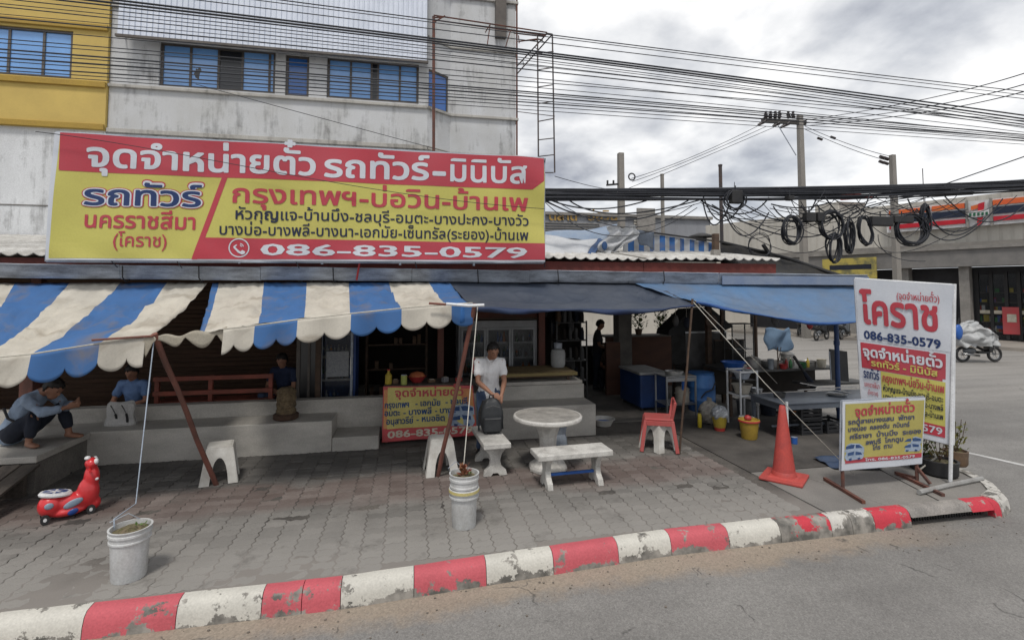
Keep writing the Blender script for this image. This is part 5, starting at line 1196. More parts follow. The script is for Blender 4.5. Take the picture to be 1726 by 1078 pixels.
# gas cylinder / water bottle on the platform
gc = thing('gas_cylinder', 'pale grey cooking gas cylinder standing at the back of the bamboo platform', 'gas cylinder', (3.02, 10.0, .95)); c_ = Vector((2.86, 9.66, .952)); 
MB().lathe(c_, [(.12, 0), (.125, .02), (.14, .05), (.14, .27), (.12, .33), (.06, .36), (.03, .37)], 24).build('tank', mat('grey_white_tank', (.42, .43, .42), .5, (.3, .3, .3), 4), gc, smooth=40)
MB().lathe(c_ + Vector((0, 0, .36)), [(.075, 0), (.08, .1)], 16, cap=False).build('collar', galv, gc, thick=.006); MB().lathe(c_ + Vector((0, 0, .36)), [(.03, 0), (.03, .07), (.05, .075), (.05, .09)], 10).build('valve', rust, gc)
# basin on the ground
def basin(label, loc, r, h, m, inner=None, name='basin'):
    o = thing(name, label, 'basin', loc); MB().lathe(loc, [(r * .68, 0), (r * .7, .01), (r * .95, h), (r * 1.06, h + .004), (r * 1.06, h + .014), (r * .94, h + .01), (r * .68, .02), (.001, .018)], 28, cap=False).build('bowl', m, o, smooth=35)
    if inner: MB().lathe(Vector(loc) + Vector((0, 0, h * .55)), [(r * .8, 0), (r * .5, .012), (.001, .015)], 20, cap=False).build('contents', inner, o)
    return o
basin('white plastic basin with blue things inside on the ground beyond the terrace end', tuple(gz(1017, 716)), .20, .11, wplastic, blue_pl)
# ================================================================ PEOPLE
def merge(name, meshes, voxel=.01, m=None, smooth=True):
    mb = MB()
    for q in meshes:
        if isinstance(q, MB): mb.add(q.v, q.f)
        else: mb.add([tuple(v.co) for v in q.vertices], [tuple(p.vertices) for p in q.polygons])
    me = bpy.data.meshes.new(name); me.from_pydata(mb.v, [], mb.f); o = bpy.data.objects.new(name, me); COL.objects.link(o)
    rm = o.modifiers.new('r', 'REMESH'); rm.mode = 'VOXEL'; rm.voxel_size = voxel; rm.use_smooth_shade = True
    sm_ = o.modifiers.new('sm', 'SMOOTH'); sm_.factor = .5; sm_.iterations = 3
    bpy.context.view_layer.update(); r = bpy.data.meshes.new_from_object(o.evaluated_get(bpy.context.evaluated_depsgraph_get())); bpy.data.objects.remove(o)
    if m: r.materials.clear(); r.materials.append(m)
    for p in r.polygons: p.use_smooth = True
    return r
def V3(*a): return Vector(a)
def chain(js, side=None, n=14):
    """one solid swept through joints [(point, half-width, half-depth)...], round ends; side = direction of the half-width"""
    mb = MB(); P = [Vector(p) for p, *_ in js]; W_ = [q[1] for q in js]; D_ = [(q[2] if len(q) > 2 else q[1]) for q in js]
    rings = []; m = len(P)
    def frame(i):
        d = (P[min(i + 1, m - 1)] - P[max(i - 1, 0)]).normalized(); s_ = Vector(side) if side else (Vector((1, 0, 0)) if abs(d.x) < .8 else Vector((0, 1, 0)))
        s_ = (s_ - d * s_.dot(d)).normalized(); return d, s_, d.cross(s_)
    d0, s0_, t0_ = frame(0); dn, sn, tn = frame(m - 1)
    for k in (1., .8, .45): c = math.sqrt(max(0, 1 - k * k)); rings.append((P[0] - d0 * k * min(W_[0], D_[0]), s0_, t0_, max(.02, c) * W_[0], max(.02, c) * D_[0]))
    for i in range(m): _, a_, b_ = frame(i); rings.append((P[i], a_, b_, W_[i], D_[i]))
    for k in (.45, .8, 1.): c = math.sqrt(max(0, 1 - k * k)); rings.append((P[-1] + dn * k * min(W_[-1], D_[-1]), sn, tn, max(.02, c) * W_[-1], max(.02, c) * D_[-1]))
    for c, a_, b_, w_, d_ in rings:
        for k in range(n): t = 2 * math.pi * k / n; mb.v.append(tuple(c + a_ * (w_ * math.cos(t)) + b_ * (d_ * math.sin(t))))
    for r in range(len(rings) - 1):
        for k in range(n): q = r * n; mb.f.append((q + k, q + (k + 1) % n, q + n + (k + 1) % n, q + n + k)); mb.mi.append(0)
    mb.f.append(tuple(reversed(range(n)))); mb.f.append(tuple((len(rings) - 1) * n + k for k in range(n))); mb.mi += [0, 0]; return mb
from mathutils import noise as NZ
def person(label, J, shirt, trous, shoes=None, hair_m=None, sleeve=.55, voxel=.012, tleg=1., loc=(0, 0, 0), rz=0, hair_fn=None, face=(0, -1, 0)):
    """J: joints pelvis chest neck head(centre) sh_l el_l wr_l ... hip/kn/an/toe ; one continuous body, clothes as children"""
    o = local('person', label, 'person'); g = {k: Vector(v) for k, v in J.items()}; side = (g['sh_l'] - g['sh_r']).normalized()
    mid = g['pelvis'].lerp(g['chest'], .5); shc = (g['sh_l'] + g['sh_r']) / 2
    parts = [chain([(g['pelvis'], .150, .115), (mid, .130, .10), (g['chest'], .150, .11), (shc, .125, .075), (g['neck'], .058, .056), (g['neck'].lerp(g['head'], .5), .052, .055)], side), chain([(g['sh_l'], .055), (shc, .07), (g['sh_r'], .055)])]
    for s in 'lr':
        parts.append(chain([(g['sh_' + s], .054), (g['sh_' + s].lerp(g['el_' + s], .5), .046), (g['el_' + s], .038), (g['el_' + s].lerp(g['wr_' + s], .3), .039), (g['wr_' + s], .025)]))
        d = (g['wr_' + s] - g['el_' + s]).normalized(); hd = Vector(J.get('hd_' + s, d)).normalized(); sd_ = hd.cross(Vector(face)).normalized() if abs(hd.dot(Vector(face))) < .95 else Vector((1, 0, 0)); pn = sd_.cross(hd).normalized(); w_ = g['wr_' + s]
        parts.append(chain([(w_, .027, .02), (w_ + hd * .045, .038, .017), (w_ + hd * .085, .040, .014)], sd_))
        for off, ln in ((-.030, .058), (-.010, .068), (.010, .064), (.029, .05)):
            b0 = w_ + hd * .08 + sd_ * off; b1 = b0 + hd * (ln * .6) + sd_ * off * .2 + pn * .004; b2 = b1 + (hd * .7 - pn * .5).normalized() * (ln * .5); parts.append(chain([(b0, .0095), (b1, .009), (b2, .0075)], n=8))
        sg_ = 1 if s == 'l' else -1; t0 = w_ + hd * .03 + sd_ * .022 * sg_; t1 = t0 + hd * .03 + sd_ * .03 * sg_; t2 = t1 + hd * .03 + sd_ * .004 * sg_; parts.append(chain([(t0, .012), (t1, .0105), (t2, .0085)], n=8))
        parts.append(chain([(g['pelvis'].lerp(g['hip_' + s], .6), .10), (g['hip_' + s], .09), (g['hip_' + s].lerp(g['kn_' + s], .5), .074), (g['kn_' + s], .054), (g['kn_' + s].lerp(g['an_' + s], .35), .052), (g['an_' + s], .034)]))
        hl = g['an_' + s] + Vector((0, 0, -.045)); tv = (g['toe_' + s] - hl); parts.append(chain([(g['an_' + s], .034), (hl, .035, .032)])); parts.append(chain([(hl - tv * .12, .033, .03), (hl + tv * .6, .042, .03), (hl + tv, .040, .02)], tv.cross(Vector((0, 0, 1)))))
    H = g['head']; F_ = Vector(J.get('look', face)).normalized(); upv = Vector(J.get('headup', (H - g['neck']))).normalized(); sdv = F_.cross(upv).normalized(); F_ = upv.cross(sdv).normalized()
    Mx = Matrix((sdv, F_, upv)).transposed(); Mi = Mx.transposed()
    def hb(c, r): q = MB(); q.ball((0, 0, 0), r, 12); q.v = [tuple(Mx @ (Vector(v) + Vector(c)) + H) for v in q.v]; return q
    parts += [hb((0, .005, .02), (.073, .090, .10)), hb((0, .033, -.052), (.052, .052, .058)), hb((0, .096, -.012), (.013, .018, .026)), hb((.074, -.005, -.01), (.010, .020, .030)), hb((-.074, -.005, -.01), (.010, .020, .030)), hb((0, .083, -.062), (.024, .010, .008)), hb((.03, .085, .035), (.022, .012, .008)), hb((-.03, .085, .035), (.022, .012, .008))]
    bm_ = merge('body', parts, voxel, skin); bo = bpy.data.objects.new('body', bm_); COL.objects.link(bo); bo.parent = o
    eye = MB()
    for sx in (-.03, .03): q = hb((sx, .086, .018), (.011, .006, .005)); eye.add(q.v, q.f)
    eye.build('eyes', black, o, smooth=True)
    # hair: tufted shell over the skull, clear of the face
    hq = MB(); hq.ball((0, 0, 0), (.086, .104, .105), 22); keep = []
    for i, v in enumerate(hq.v):
        v = Vector(v); k = 1 + .10 * NZ.noise(v * 38) + .05 * NZ.noise(v * 90); hq.v[i] = tuple(v * k + Vector((0, -.010, .030)))
    for f in hq.f:
        m_ = sum((Vector(hq.v[i]) for i in f), Vector()) / len(f)
        if m_.z > .035 - max(0, -m_.y) * 1.7 + max(0, m_.y) * .45 + .02 * NZ.noise(m_ * 60): keep.append(f)
    hq.f = keep; hq.mi = [0] * len(keep); hq.v = [tuple(Mx @ Vector(v) + H) for v in hq.v]; hq.build('hair', hair_m or hairm, o, smooth=True, thick=.012)
    low = .06 if sleeve < .9 else .02
    dn = (g['pelvis'] - mid).normalized()
    sp = [chain([(g['pelvis'] + dn * low, .163, .13), (g['pelvis'], .162, .13), (mid, .145, .118), (g['chest'], .160, .122), (shc.lerp(g['chest'], .12), .15, .095), (shc.lerp(g['neck'], .6), .085, .07)], side), chain([(g['sh_l'], .063), (shc, .08), (g['sh_r'], .063)])]
    for s in 'lr':
        e1 = g['sh_' + s].lerp(g['el_' + s], min(1, sleeve)); q = [(g['sh_' + s], .063), (g['sh_' + s].lerp(e1, .5), .062), (e1, .064)]
        if sleeve > .9: q.append((g['el_' + s].lerp(g['wr_' + s], .7), .045))
        sp.append(chain(q))
    sm2 = merge('shirt', sp, .012, shirt)
    for v in sm2.vertices: c_ = v.co; v.co += v.normal * (.012 * NZ.noise(Vector((c_.x * 14, c_.y * 14, c_.z * 7))) + .006 * NZ.noise(c_ * 40))
    so = bpy.data.objects.new('shirt', sm2); COL.objects.link(so); so.parent = o
    tp = [chain([(g['pelvis'] + (mid - g['pelvis']) * .15, .158, .128), (g['pelvis'], .16, .13)], side)]
    for s in 'lr': tp.append(chain([(g['pelvis'].lerp(g['hip_' + s], .7), .115), (g['hip_' + s], .108), (g['hip_' + s].lerp(g['kn_' + s], .5), .090), (g['kn_' + s], .072), (g['kn_' + s].lerp(g['an_' + s], .5 * tleg), .066), (g['kn_' + s].lerp(g['an_' + s], .95 * tleg), .058)]))
    tm = merge('trousers', tp, .014, trous)
    for v in tm.vertices: c_ = v.co; v.co += v.normal * (.009 * NZ.noise(Vector((c_.x * 18, c_.y * 18, c_.z * 10))))
    to = bpy.data.objects.new('trousers', tm); COL.objects.link(to); to.parent = o
    if shoes:
        for s in 'lr':
            hl = g['an_' + s] + Vector((0, 0, -.045)); tv = g['toe_' + s] - hl; q = chain([(hl - tv * .2, .042, .040), (hl + tv * .5, .048, .036), (hl + tv * 1.15, .044, .026)], tv.cross(Vector((0, 0, 1)))); q.build('shoe', shoes, o, smooth=True)
    return put(o, loc, rz)
def fabric(name, c, c2=None): return mat(name, c, .9, c2 or tuple(q * .75 for q in c), 5, fine=.06, bump=.2, fsc=120)
wsh = fabric('white_shirt', (.80, .80, .81), (.70, .70, .71)); jeans = fabric('blue_jeans', (.06, .09, .16)); navy = fabric('dark_trousers', (.018, .022, .035)); lblue = fabric('pale_blue_shirt', (.30, .38, .50)); mblue = fabric('blue_shirt', (.12, .20, .38)); dblue = fabric('dark_blue_shirt', (.02, .03, .07)); dkshirt = fabric('dark_shirt', (.035, .035, .04)); brsh = fabric('brown_shirt', (.10, .07, .05))
# man leaning over the backpack: faces the camera, head bowed
Jm = dict(pelvis=(0, .02, .93), chest=(0, -.06, 1.24), neck=(0, -.13, 1.42), head=(.03, -.21, 1.53), sh_l=(.175, -.09, 1.36), sh_r=(-.175, -.09, 1.36), el_l=(.205, -.16, 1.08), el_r=(-.19, -.17, 1.09), wr_l=(.13, -.36, .93), wr_r=(-.02, -.40, .95), hd_l=(-.3, -.5, -.6), hd_r=(.6, -.5, -.4),
          hip_l=(.09, .02, .88), hip_r=(-.09, .02, .88), kn_l=(.10, -.02, .48), kn_r=(-.11, .0, .48), an_l=(.11, .03, .09), an_r=(-.13, .04, .09), toe_l=(.13, -.12, .035), toe_r=(-.16, -.11, .035), look=(.12, -.75, -.55), headup=(0, -.35, 1))
person('man in a white shirt bending over a black backpack on the stone bench', Jm, wsh, jeans, black, loc=(1.20, 7.70, 0), rz=0, voxel=.008)
mn_ = [q for q in COL.objects if q.get('label', '').startswith('man in a white shirt')][0]
mb = MB(); mb.tube([(-.075, -.12, 1.425), (-.05, -.205, 1.385), (0, -.235, 1.35), (.05, -.205, 1.385), (.075, -.12, 1.425), (0, -.06, 1.45), (-.075, -.12, 1.425)], .013, 6); mb.build('collar', wsh, mn_, smooth=True)
# backpack
bpk = thing('backpack', 'black backpack standing on the end-on stone bench', 'backpack', (1.14, 6.98, .452)); x, y, z = 1.15, 7.16, .455
nyl = mat('black_nylon', (.02, .022, .025), .55, (.035, .037, .04), 8, bump=.2)
mb = MB()
def bpf(u, v):
    t = u * 2 * math.pi; k = math.sin(math.pi * min(.995, .10 + v * .9)) ** .35 * (1 if v < .999 else .02); w_, d_ = .165 * k, .11 * k
    c_, s_ = math.cos(t), math.sin(t)
    return Vector((x + w_ * abs(c_) ** .6 * (1 if c_ > 0 else -1), y + d_ * abs(s_) ** .6 * (1 if s_ > 0 else -1), z + .47 * v + .006 * math.sin(t * 5)))
mb.grid(bpf, 40, 20); mb.build('pack', nyl, bpk, smooth=True)
mb = MB(); mb.box((x, y - .115, z + .13), (.25, .05, .2)); mb.build('front_pocket', nyl, bpk, bev=.02)
mb = MB(); mb.tube([(x - .1, y - .118, z + .36), (x, y - .125, z + .39), (x + .1, y - .118, z + .36)], .004, 4); mb.tube([(x - .11, y - .143, z + .21), (x + .11, y - .143, z + .21)], .004, 4); mb.build('zip', mat('zip_grey', (.1, .1, .1), .5), bpk)
mb = MB(); mb.tube([(x - .03, y, z + .46), (x - .025, y - .01, z + .51), (x + .025, y - .01, z + .51), (x + .03, y, z + .46)], .009, 6); mb.build('grab_handle', nyl, bpk)
for sx in (-1, 1): mb = MB(); mb.tube([(x + sx * .10, y + .1, z + .42), (x + sx * .16, y + .13, z + .25), (x + sx * .17, y + .05, z + .02)], .014, 6); mb.build('shoulder_strap', nyl, bpk)
# person crouching low on the left ledge, facing right, folded over the knees
Jc = dict(pelvis=(-.32, .02, .13), chest=(-.16, .0, .45), neck=(-.02, -.01, .59), head=(.11, -.02, .62), sh_l=(-.05, .17, .54), sh_r=(-.06, -.17, .54), el_l=(.16, .16, .38), el_r=(.12, -.19, .38), wr_l=(.30, .05, .44), wr_r=(.30, -.10, .42),
          hip_l=(-.26, .1, .12), hip_r=(-.26, -.09, .12), kn_l=(.09, .17, .40), kn_r=(.03, -.15, .38), an_l=(.18, .16, .09), an_r=(-.03, -.15, .07), toe_l=(.33, .15, .03), toe_r=(.10, -.22, .02), look=(.85, -.2, -.55), headup=(.45, 0, .8))
c1 = person('person in a pale blue shirt and dark trousers crouched barefoot on the terrace ledge', Jc, lblue, navy, None, loc=(-4.62, 7.78, .46), rz=R(-4), face=(1, 0, 0), sleeve=.95, voxel=.012, tleg=.8)
mb = MB(); mb.tube([(-.31, -.14, .44), (-.24, -.17, .33), (-.12, -.17, .26)], .014, 6); mb.build('bag_strap', black, c1); c1.scale = (1.1, 1.1, 1.1)
# seated man in blue, facing us behind the tote bag
Js = dict(pelvis=(0, .1, .30), chest=(0, .02, .60), neck=(0, -.02, .78), head=(0, -.06, .90), sh_l=(.19, 0, .72), sh_r=(-.19, 0, .72), el_l=(.25, -.10, .47), el_r=(-.24, -.10, .46), wr_l=(.06, -.26, .42), wr_r=(-.04, -.27, .41), hd_l=(-.8, -.3, 0), hd_r=(.8, -.3, 0),
          hip_l=(.1, .08, .28), hip_r=(-.1, .08, .28), kn_l=(.20, -.32, .34), kn_r=(-.20, -.32, .34), an_l=(.17, -.34, .0), an_r=(-.17, -.34, .0), toe_l=(.18, -.48, -.06), toe_r=(-.18, -.48, -.06), look=(0, -1, -.3))
person('man in a blue polo shirt sitting behind the white tote bag', Js, mblue, navy, black, loc=(-4.28, 9.28, .22), rz=R(-8), voxel=.014)
Jb = dict(Js); person('person in a dark blue shirt sitting in shade at the end of the red bench', Js, dblue, jeans, black, loc=(-2.12, 9.62, .31), rz=R(-20), voxel=.014)
st_ = thing('wooden_seat', 'low dark box seat under the man in the blue polo shirt', 'seat', (-4.25, 9.45, .25)); MB().bb(-4.55, -3.95, 9.25, 9.62, .252, .46).build('box', darkwood, st_, bev=.01); MB().bb(-4.57, -3.93, 9.23, 9.64, .462, .485).build('lid', redwood, st_)
st2_ = thing('wooden_seat', 'low dark box seat under the person in the dark blue shirt', 'seat', (-2.0, 9.7, .25)); MB().bb(-2.17, -1.8, 9.6, 9.9, .252, .46).build('box', darkwood, st2_, bev=.01); MB().bb(-2.19, -1.78, 9.58, 9.92, .462, .48).build('lid', redwood, st2_)
Jt = dict(pelvis=(0, .0, .93), chest=(0, -.03, 1.24), neck=(0, -.04, 1.43), head=(0, -.09, 1.58), sh_l=(.18, -.02, 1.38), sh_r=(-.18, -.02, 1.38), el_l=(.22, -.10, 1.10), el_r=(-.22, -.06, 1.10), wr_l=(.16, -.32, 1.08), wr_r=(-.2, -.28, 1.0),
          hip_l=(.09, 0, .88), hip_r=(-.09, 0, .88), kn_l=(.10, -.02, .48), kn_r=(-.10, .02, .48), an_l=(.10, .03, .09), an_r=(-.10, .05, .09), toe_l=(.12, -.12, .035), toe_r=(-.12, -.1, .035), look=(0, -1, -.3))
person('dark-clothed person standing at the food stall inside the shaded kitchen', Jt, dkshirt, navy, black, loc=(4.62, 12.2, 0), rz=R(70), voxel=.016)
person('person in brown sitting beside the concrete column in the kitchen', Js, brsh, navy, black, loc=(4.95, 12.1, .12), rz=R(-30), voxel=.016)

# ================================================================ RED TOY
ty = thing('ride_on_toy', 'glossy red plastic ride-on toy with a blue and white seat on the paving', 'toy', gz(118, 872))
tred = mat('toy_red', (.62, .03, .035), .3, (.5, .03, .035), 3, fine=.03, bump=.0, spec=.6)
mbs = []
def tb_l(c, r, rot=None): q = MB(); q.ball(c, r, 12, rot); mbs.append(q)
tb_l((-.19, 0, .15), (.13, .115, .11)); tb_l((0, 0, .14), (.24, .10, .09)); tb_l((.17, 0, .20), (.12, .10, .15)); tb_l((.20, 0, .34), (.085, .085, .13)); tb_l((.19, 0, .48), (.07, .085, .055)); tb_l((-.02, 0, .07), (.20, .12, .05)); tb_l((.22, 0, .09), (.09, .07, .07))
tm = merge('toy_body', mbs, .012, tred); bo = bpy.data.objects.new('body', tm); COL.objects.link(bo); bo.parent = ty
tw = mat('toy_white', (.7, .7, .7), .35); tbl = mat('toy_blue', (.02, .06, .25), .35); tgr = mat('toy_grey', (.25, .32, .40), .35)
OFF[ty.name] = Vector((0, 0, 0))
mb = MB(); mb.lathe((-.15, 0, .235), [(.13, 0), (.135, .015), (.12, .035)], 24, sx=1.25, sy=.78, rot=(0, .12, 0)); mb.build('seat', tw, ty, smooth=35)
mb = MB()
for k in range(8):
    t = k * math.pi / 4 + .2; a_, b_ = t - .28, t + .28
    mb.add([(-.15 + 1.2 * .105 * math.cos(a_), .75 * .105 * math.sin(a_), .273 - .12 * 1.2 * .1 * math.cos(a_)), (-.15 + 1.2 * .105 * math.cos(b_), .75 * .105 * math.sin(b_), .273 - .12 * 1.2 * .1 * math.cos(b_)), (-.15 + .03 * math.cos(t), .03 * math.sin(t), .2735)], [(0, 1, 2)])
mb.build('seat_pattern', tbl, ty)
mb = MB(); mb.ball((.02, -.103, .15), (.10, .012, .035), 8, (0, -.25, 0)); mb.ball((-.21, -.112, .17), (.045, .012, .03), 8); mb.build('grey_panel', tgr, ty, smooth=True)
mb = MB(); mb.ball((.02, -.125, .075), (.055, .012, .028), 8, (0, -.2, 0)); mb.build('blue_panel', tbl, ty, smooth=True)
mb = MB(); mb.ball((.235, -.055, .50), (.028, .03, .03), 8); mb.ball((.235, .055, .50), (.028, .03, .03), 8); mb.ball((.15, 0, .535), (.035, .04, .02), 8); mb.ball((.245, -.06, .33), (.025, .03, .014), 8); mb.build('white_details', tw, ty, smooth=True)
mb = MB(); mb.tube([(.17, -.15, .43), (.17, .15, .43)], .014, 8); mb.build('handlebar', tred, ty)
for px_, py_ in ((-.24, -.085), (-.24, .085), (.2, -.06), (.2, .06)):
    mb = MB(); mb.lathe((px_, py_, .045), [(.045, -.014), (.045, .014)], 18, rot=(math.pi / 2, 0, 0)); w_ = mb.build('wheel', black, ty); mb = MB(); mb.lathe((px_, py_, .045), [(.018, -.017), (.018, .017)], 12, rot=(math.pi / 2, 0, 0)); mb.build('hub', tw, w_)
put(ty, tuple(gz(118, 870)), R(32), 1.0)
ty.scale = (.84, .95, 1.1)
# ================================================================ OPEN KITCHEN AT THE RIGHT
cr0 = mat('grubby_grey', (.12, .12, .12), .6, (.06, .06, .06), 6)
def legs4(parent, x0, x1, y0, y1, h, t, m, name='leg'):
    for x in (x0, x1):
        for y in (y0, y1): MB().bb(x - t / 2, x + t / 2, y - t / 2, y + t / 2, 0.003, h).build(name, m, parent)
fz = thing('chest_freezer', 'dark blue chest freezer with a pale lid beside the stainless rack', 'freezer', (4.8, 9.9, 0), rz=0)
fzb = mat('freezer_blue', (.018, .05, .16), .45, (.012, .03, .1), 3); 
MB().bb(4.60, 5.2, 9.72, 10.75, .06, .72).build('cabinet', fzb, fz, bev=.03)
MB().bb(4.58, 5.22, 9.70, 10.77, .725, .775).build('lid', mat('lid_grey', (.36, .36, .35), .5, (.22, .22, .22), 5), fz, bev=.012)
mb = MB()
for x in (4.67, 5.13): 
    for y in (9.8, 10.65): mb.lathe((x, y, 0), [(.03, 0), (.03, .06)], 10)
mb.build('castors', black, fz)
rk = thing('stainless_rack', 'stainless steel rack with pans and a blue funnel behind the red chair', 'rack', (5.3, 9.4, 0))
x0, x1, y0, y1 = 4.82, 5.42, 9.05, 9.5
legs4(rk, x0, x1, y0, y1, .80, .028, steel)
for z in (.25, .78): MB().bb(x0 - .01, x1 + .01, y0 - .01, y1 + .01, z, z + .02).build('shelf', steel, rk)
mb = MB(); mb.bb(x0, x1, y0 - .015, y0 - .008, .70, .77); mb.build('front_rail', steel, rk)
pot = mat('aluminium_pot', (.42, .42, .41), .4, (.2, .19, .18), 6, metal=.6, bump=.05)
def potf(label, loc, r, h, m=pot, lid=True, name='cooking_pot'):
    o = thing(name, label, 'pot', loc); MB().lathe(loc, [(r * .95, 0), (r, .02), (r, h), (r * 1.06, h + .006), (r * 1.04, h + .012), (r * .97, h), (r * .9, .02)], 24).build('pot_body', m, o, smooth=35)
    if lid: MB().lathe(Vector(loc) + Vector((0, 0, h + .013)), [(r * 1.02, 0), (r * .7, .03), (.02, .045), (.018, .07), (.001, .075)], 20).build('lid', m, o, smooth=35)
    for s in (-1, 1): MB().tube([Vector(loc) + Vector((s * r, -.04, h * .7)), Vector(loc) + Vector((s * (r + .04), 0, h * .72)), Vector(loc) + Vector((s * r, .04, h * .7))], .006, 5).build('handle', m, o)
    return o
potf('flat aluminium tray pan on the top shelf of the stainless rack', (5.1, 9.28, .802), .17, .05, lid=False); potf('tall dented pot on the lower shelf of the stainless rack', (5.26, 9.26, .272), .13, .24, mat('dull_cream_pot', (.36, .33, .28), .6, (.2, .18, .15), 5))
fn = thing('funnel_dispenser', 'blue plastic funnel dispenser on the stainless rack', 'dispenser', (5.15, 9.2, .51)); MB().lathe((5.22, 9.15, .515), [(.03, 0), (.028, .16), (.035, .18), (.07, .25), (.07, .262)], 16).build('cone', blue_pl, fn, smooth=35); MB().lathe((5.22, 9.15, .778 - .002), [(.06, 0), (.02, .0015)], 12).build('rim', blue_pl, fn)
def drum(label, loc, r, h, m):
    o = thing('plastic_drum', label, 'drum', loc); MB().lathe(loc, [(r * .9, 0), (r * .97, .03), (r, h * .3), (r * 1.02, h * .32), (r, h * .34), (r, h * .64), (r * 1.02, h * .66), (r, h * .68), (r * .95, h * .95), (r * .9, h)], 28).build('tank', m, o, smooth=30); MB().lathe(Vector(loc) + Vector((0, 0, h)), [(r * .92, 0), (r * .94, .03), (r * .5, .045)], 28).build('lid', m, o); return o
drum('large blue plastic water drum behind the stick post', (5.88, 9.6, 0), .27, .74, mat('drum_blue', (.05, .17, .42), .45, (.04, .11, .3), 3, bump=.05))
mb = MB(); mb.tube([(5.72, 9.36, .30), (5.8, 9.31, .42), (5.95, 9.32, .46), (6.05, 9.36, .60)], .012, 6); tagged(mb.build('hose', black, None), 'black hose looped against the large blue water drum', 'hose')
hd = thing('range_hood', 'sooty stainless range hood box with a slanted dark canopy above the kitchen', 'range hood', (6.0, 10.6, .7)); sooty = mat('sooty_steel', (.10, .10, .10), .5, (.05, .048, .045), 3, metal=.3)
MB().bb(5.95, 6.95, 10.3, 10.32, .75, 1.52).build('front_panel', sooty, hd)
MB().bb(5.94, 6.96, 10.285, 10.299, 1.50, 1.535).build('steel_trim', steel, hd)
MB().bb(5.95, 6.95, 10.9, 10.92, 0, 1.9).build('back_panel', sooty, hd)
q = MB(); q.prism([(5.56, 1.46), (5.58, 1.56), (6.12, 2.02), (6.6, 2.05), (7.15, 1.62), (6.97, 1.56), (5.96, 1.537), (5.96, 1.46)], lambda a_, b_, t: (a_, t, b_), 10.33, 10.89); q.build('canopy', mat('black_canopy', (.02, .02, .02), .7), hd)
legs4(hd, 5.98, 6.92, 10.36, 10.86, .75, .04, darkwood)
mb = MB(); mb.bb(5.97, 6.94, 10.34, 10.88, .70, .745); mb.build('counter', sooty, hd)
MB().bb(6.33, 6.43, 10.05, 10.15, 0, 2.75).build('timber_post', darkwood, None); tagged(bpy.data.objects['timber_post'], 'dark timber post in front of the sooty range hood', 'post')
MB().bb(6.70, 6.76, 10.1, 10.16, 0, 2.75).build('timber_post', darkwood, None); tagged(bpy.data.objects['timber_post.001'], 'thinner dark timber post right of the sooty range hood', 'post')
pn = thing('hanging_pan', 'brown round pan hung on the dark timber post', 'pan', (6.1, 9.98, 1.85)); MB().lathe((6.40, 10.02, 1.78), [(.13, 0), (.14, .02), (.001, .021)], 20, rot=(math.pi / 2, 0, 0)).build('pan_disc', darkwood, pn); MB().tube([(6.40, 10.0, 1.9), (6.40, 10.0, 2.1)], .01, 6).build('handle', darkwood, pn)
# counter with blue basin, cooking stall
sc_ = thing('cooking_stall', 'dark low cooking stall crowded with pots under the blue tarpaulin', 'food stall', (7.3, 9.2, 0))
MB().bb(6.1, 8.6, 8.95, 9.9, .84, .88).build('worktop', sooty, sc_); legs4(sc_, 6.13, 8.55, 9.0, 9.85, .84, .05, darkwood)
MB().bb(6.12, 8.58, 9.6, 9.62, .3, .835).build('back_board', dk, sc_)
MB().bb(7.5, 8.9, 8.6, 9.0, .60, .64).build('side_shelf', sooty, sc_)
for i, (x, y, r, h, lab) in enumerate(((6.85, 9.3, .15, .16, 'left aluminium pot on the cooking stall'), (7.25, 9.25, .2, .12, 'wide shallow pan in the middle of the cooking stall'), (7.7, 9.35, .13, .24, 'tall aluminium pot right of the wide pan on the cooking stall'), (8.05, 9.2, .16, .1, 'flat pot with food at the right end of the cooking stall'))): potf(lab, (x, y, .881), r, h, lid=i % 2 == 0)
basin('bright blue plastic basin on the cooking stall counter', (6.28, 9.1, .882), .22, .14, blue_pl)
for i, (x, m_, lab) in enumerate(((7.45, redpl, 'red sauce bottle on the cooking stall'), (7.95, yel_pl, 'yellow sauce bottle on the cooking stall'), (7.55, bot_ms[2], 'green bottle on the cooking stall'))): bottle(lab, (x, 9.08, .881), .032, .2, m_, cwh)
# thin frame of the stall roof
sf = thing('stall_frame', 'thin dark steel frame of a small glass food cabinet behind the cooking stall', 'food cabinet', (7.2, 9.9, .9))
mb = MB()
for x in (6.62, 7.12):
    for y in (9.62, 9.9): mb.bb(x, x + .02, y, y + .02, .88, 1.72)
mb.bb(6.62, 7.14, 9.62, 9.92, 1.721, 1.74); mb.build('cabinet_frame', sooty, sf); MB().bb(6.645, 7.115, 9.625, 9.63, .89, 1.71).build('pane', glz, sf)
MB().bb(6.645, 7.115, 9.64, 9.89, 1.2, 1.21).build('shelf', steel, sf)
mt = MB(); mt.ball((6.8, 9.75, 1.32), (.07, .05, .1), 8); mt.build('hanging_meat', brn_pl, sf, smooth=True)
# pale blue bundle hung at head height (blurred in the picture)
cl = thing('cloth_bundle', 'pale blue cloth bundle on a pole above the cooking stall', 'cloth', gy(1312, 572, 8.9)); c_ = OFF[cl.name]
mb = MB()
mb.grid(lambda u, v: c_ + Vector(((u - .5) * .56 + .02 * math.sin(v * 9), .05 * math.sin(u * 8 + v * 4), (.5 - v) * .42 + .03 * math.sin(u * 7))), 14, 10); mb.build('cloth', fabric('pale_blue_cloth', (.17, .26, .38)), cl, smooth=True, thick=.02)
mb = MB(); mb.tube([c_ + Vector((0, .03, .2)), Vector((c_.x, c_.y + .03, .88))], .012, 6); mb.tube([c_ + Vector((.08, .03, -.15)), Vector((c_.x - .02, c_.y + .03, .9))], .008, 5); mb.build('stick', darkwood, cl)
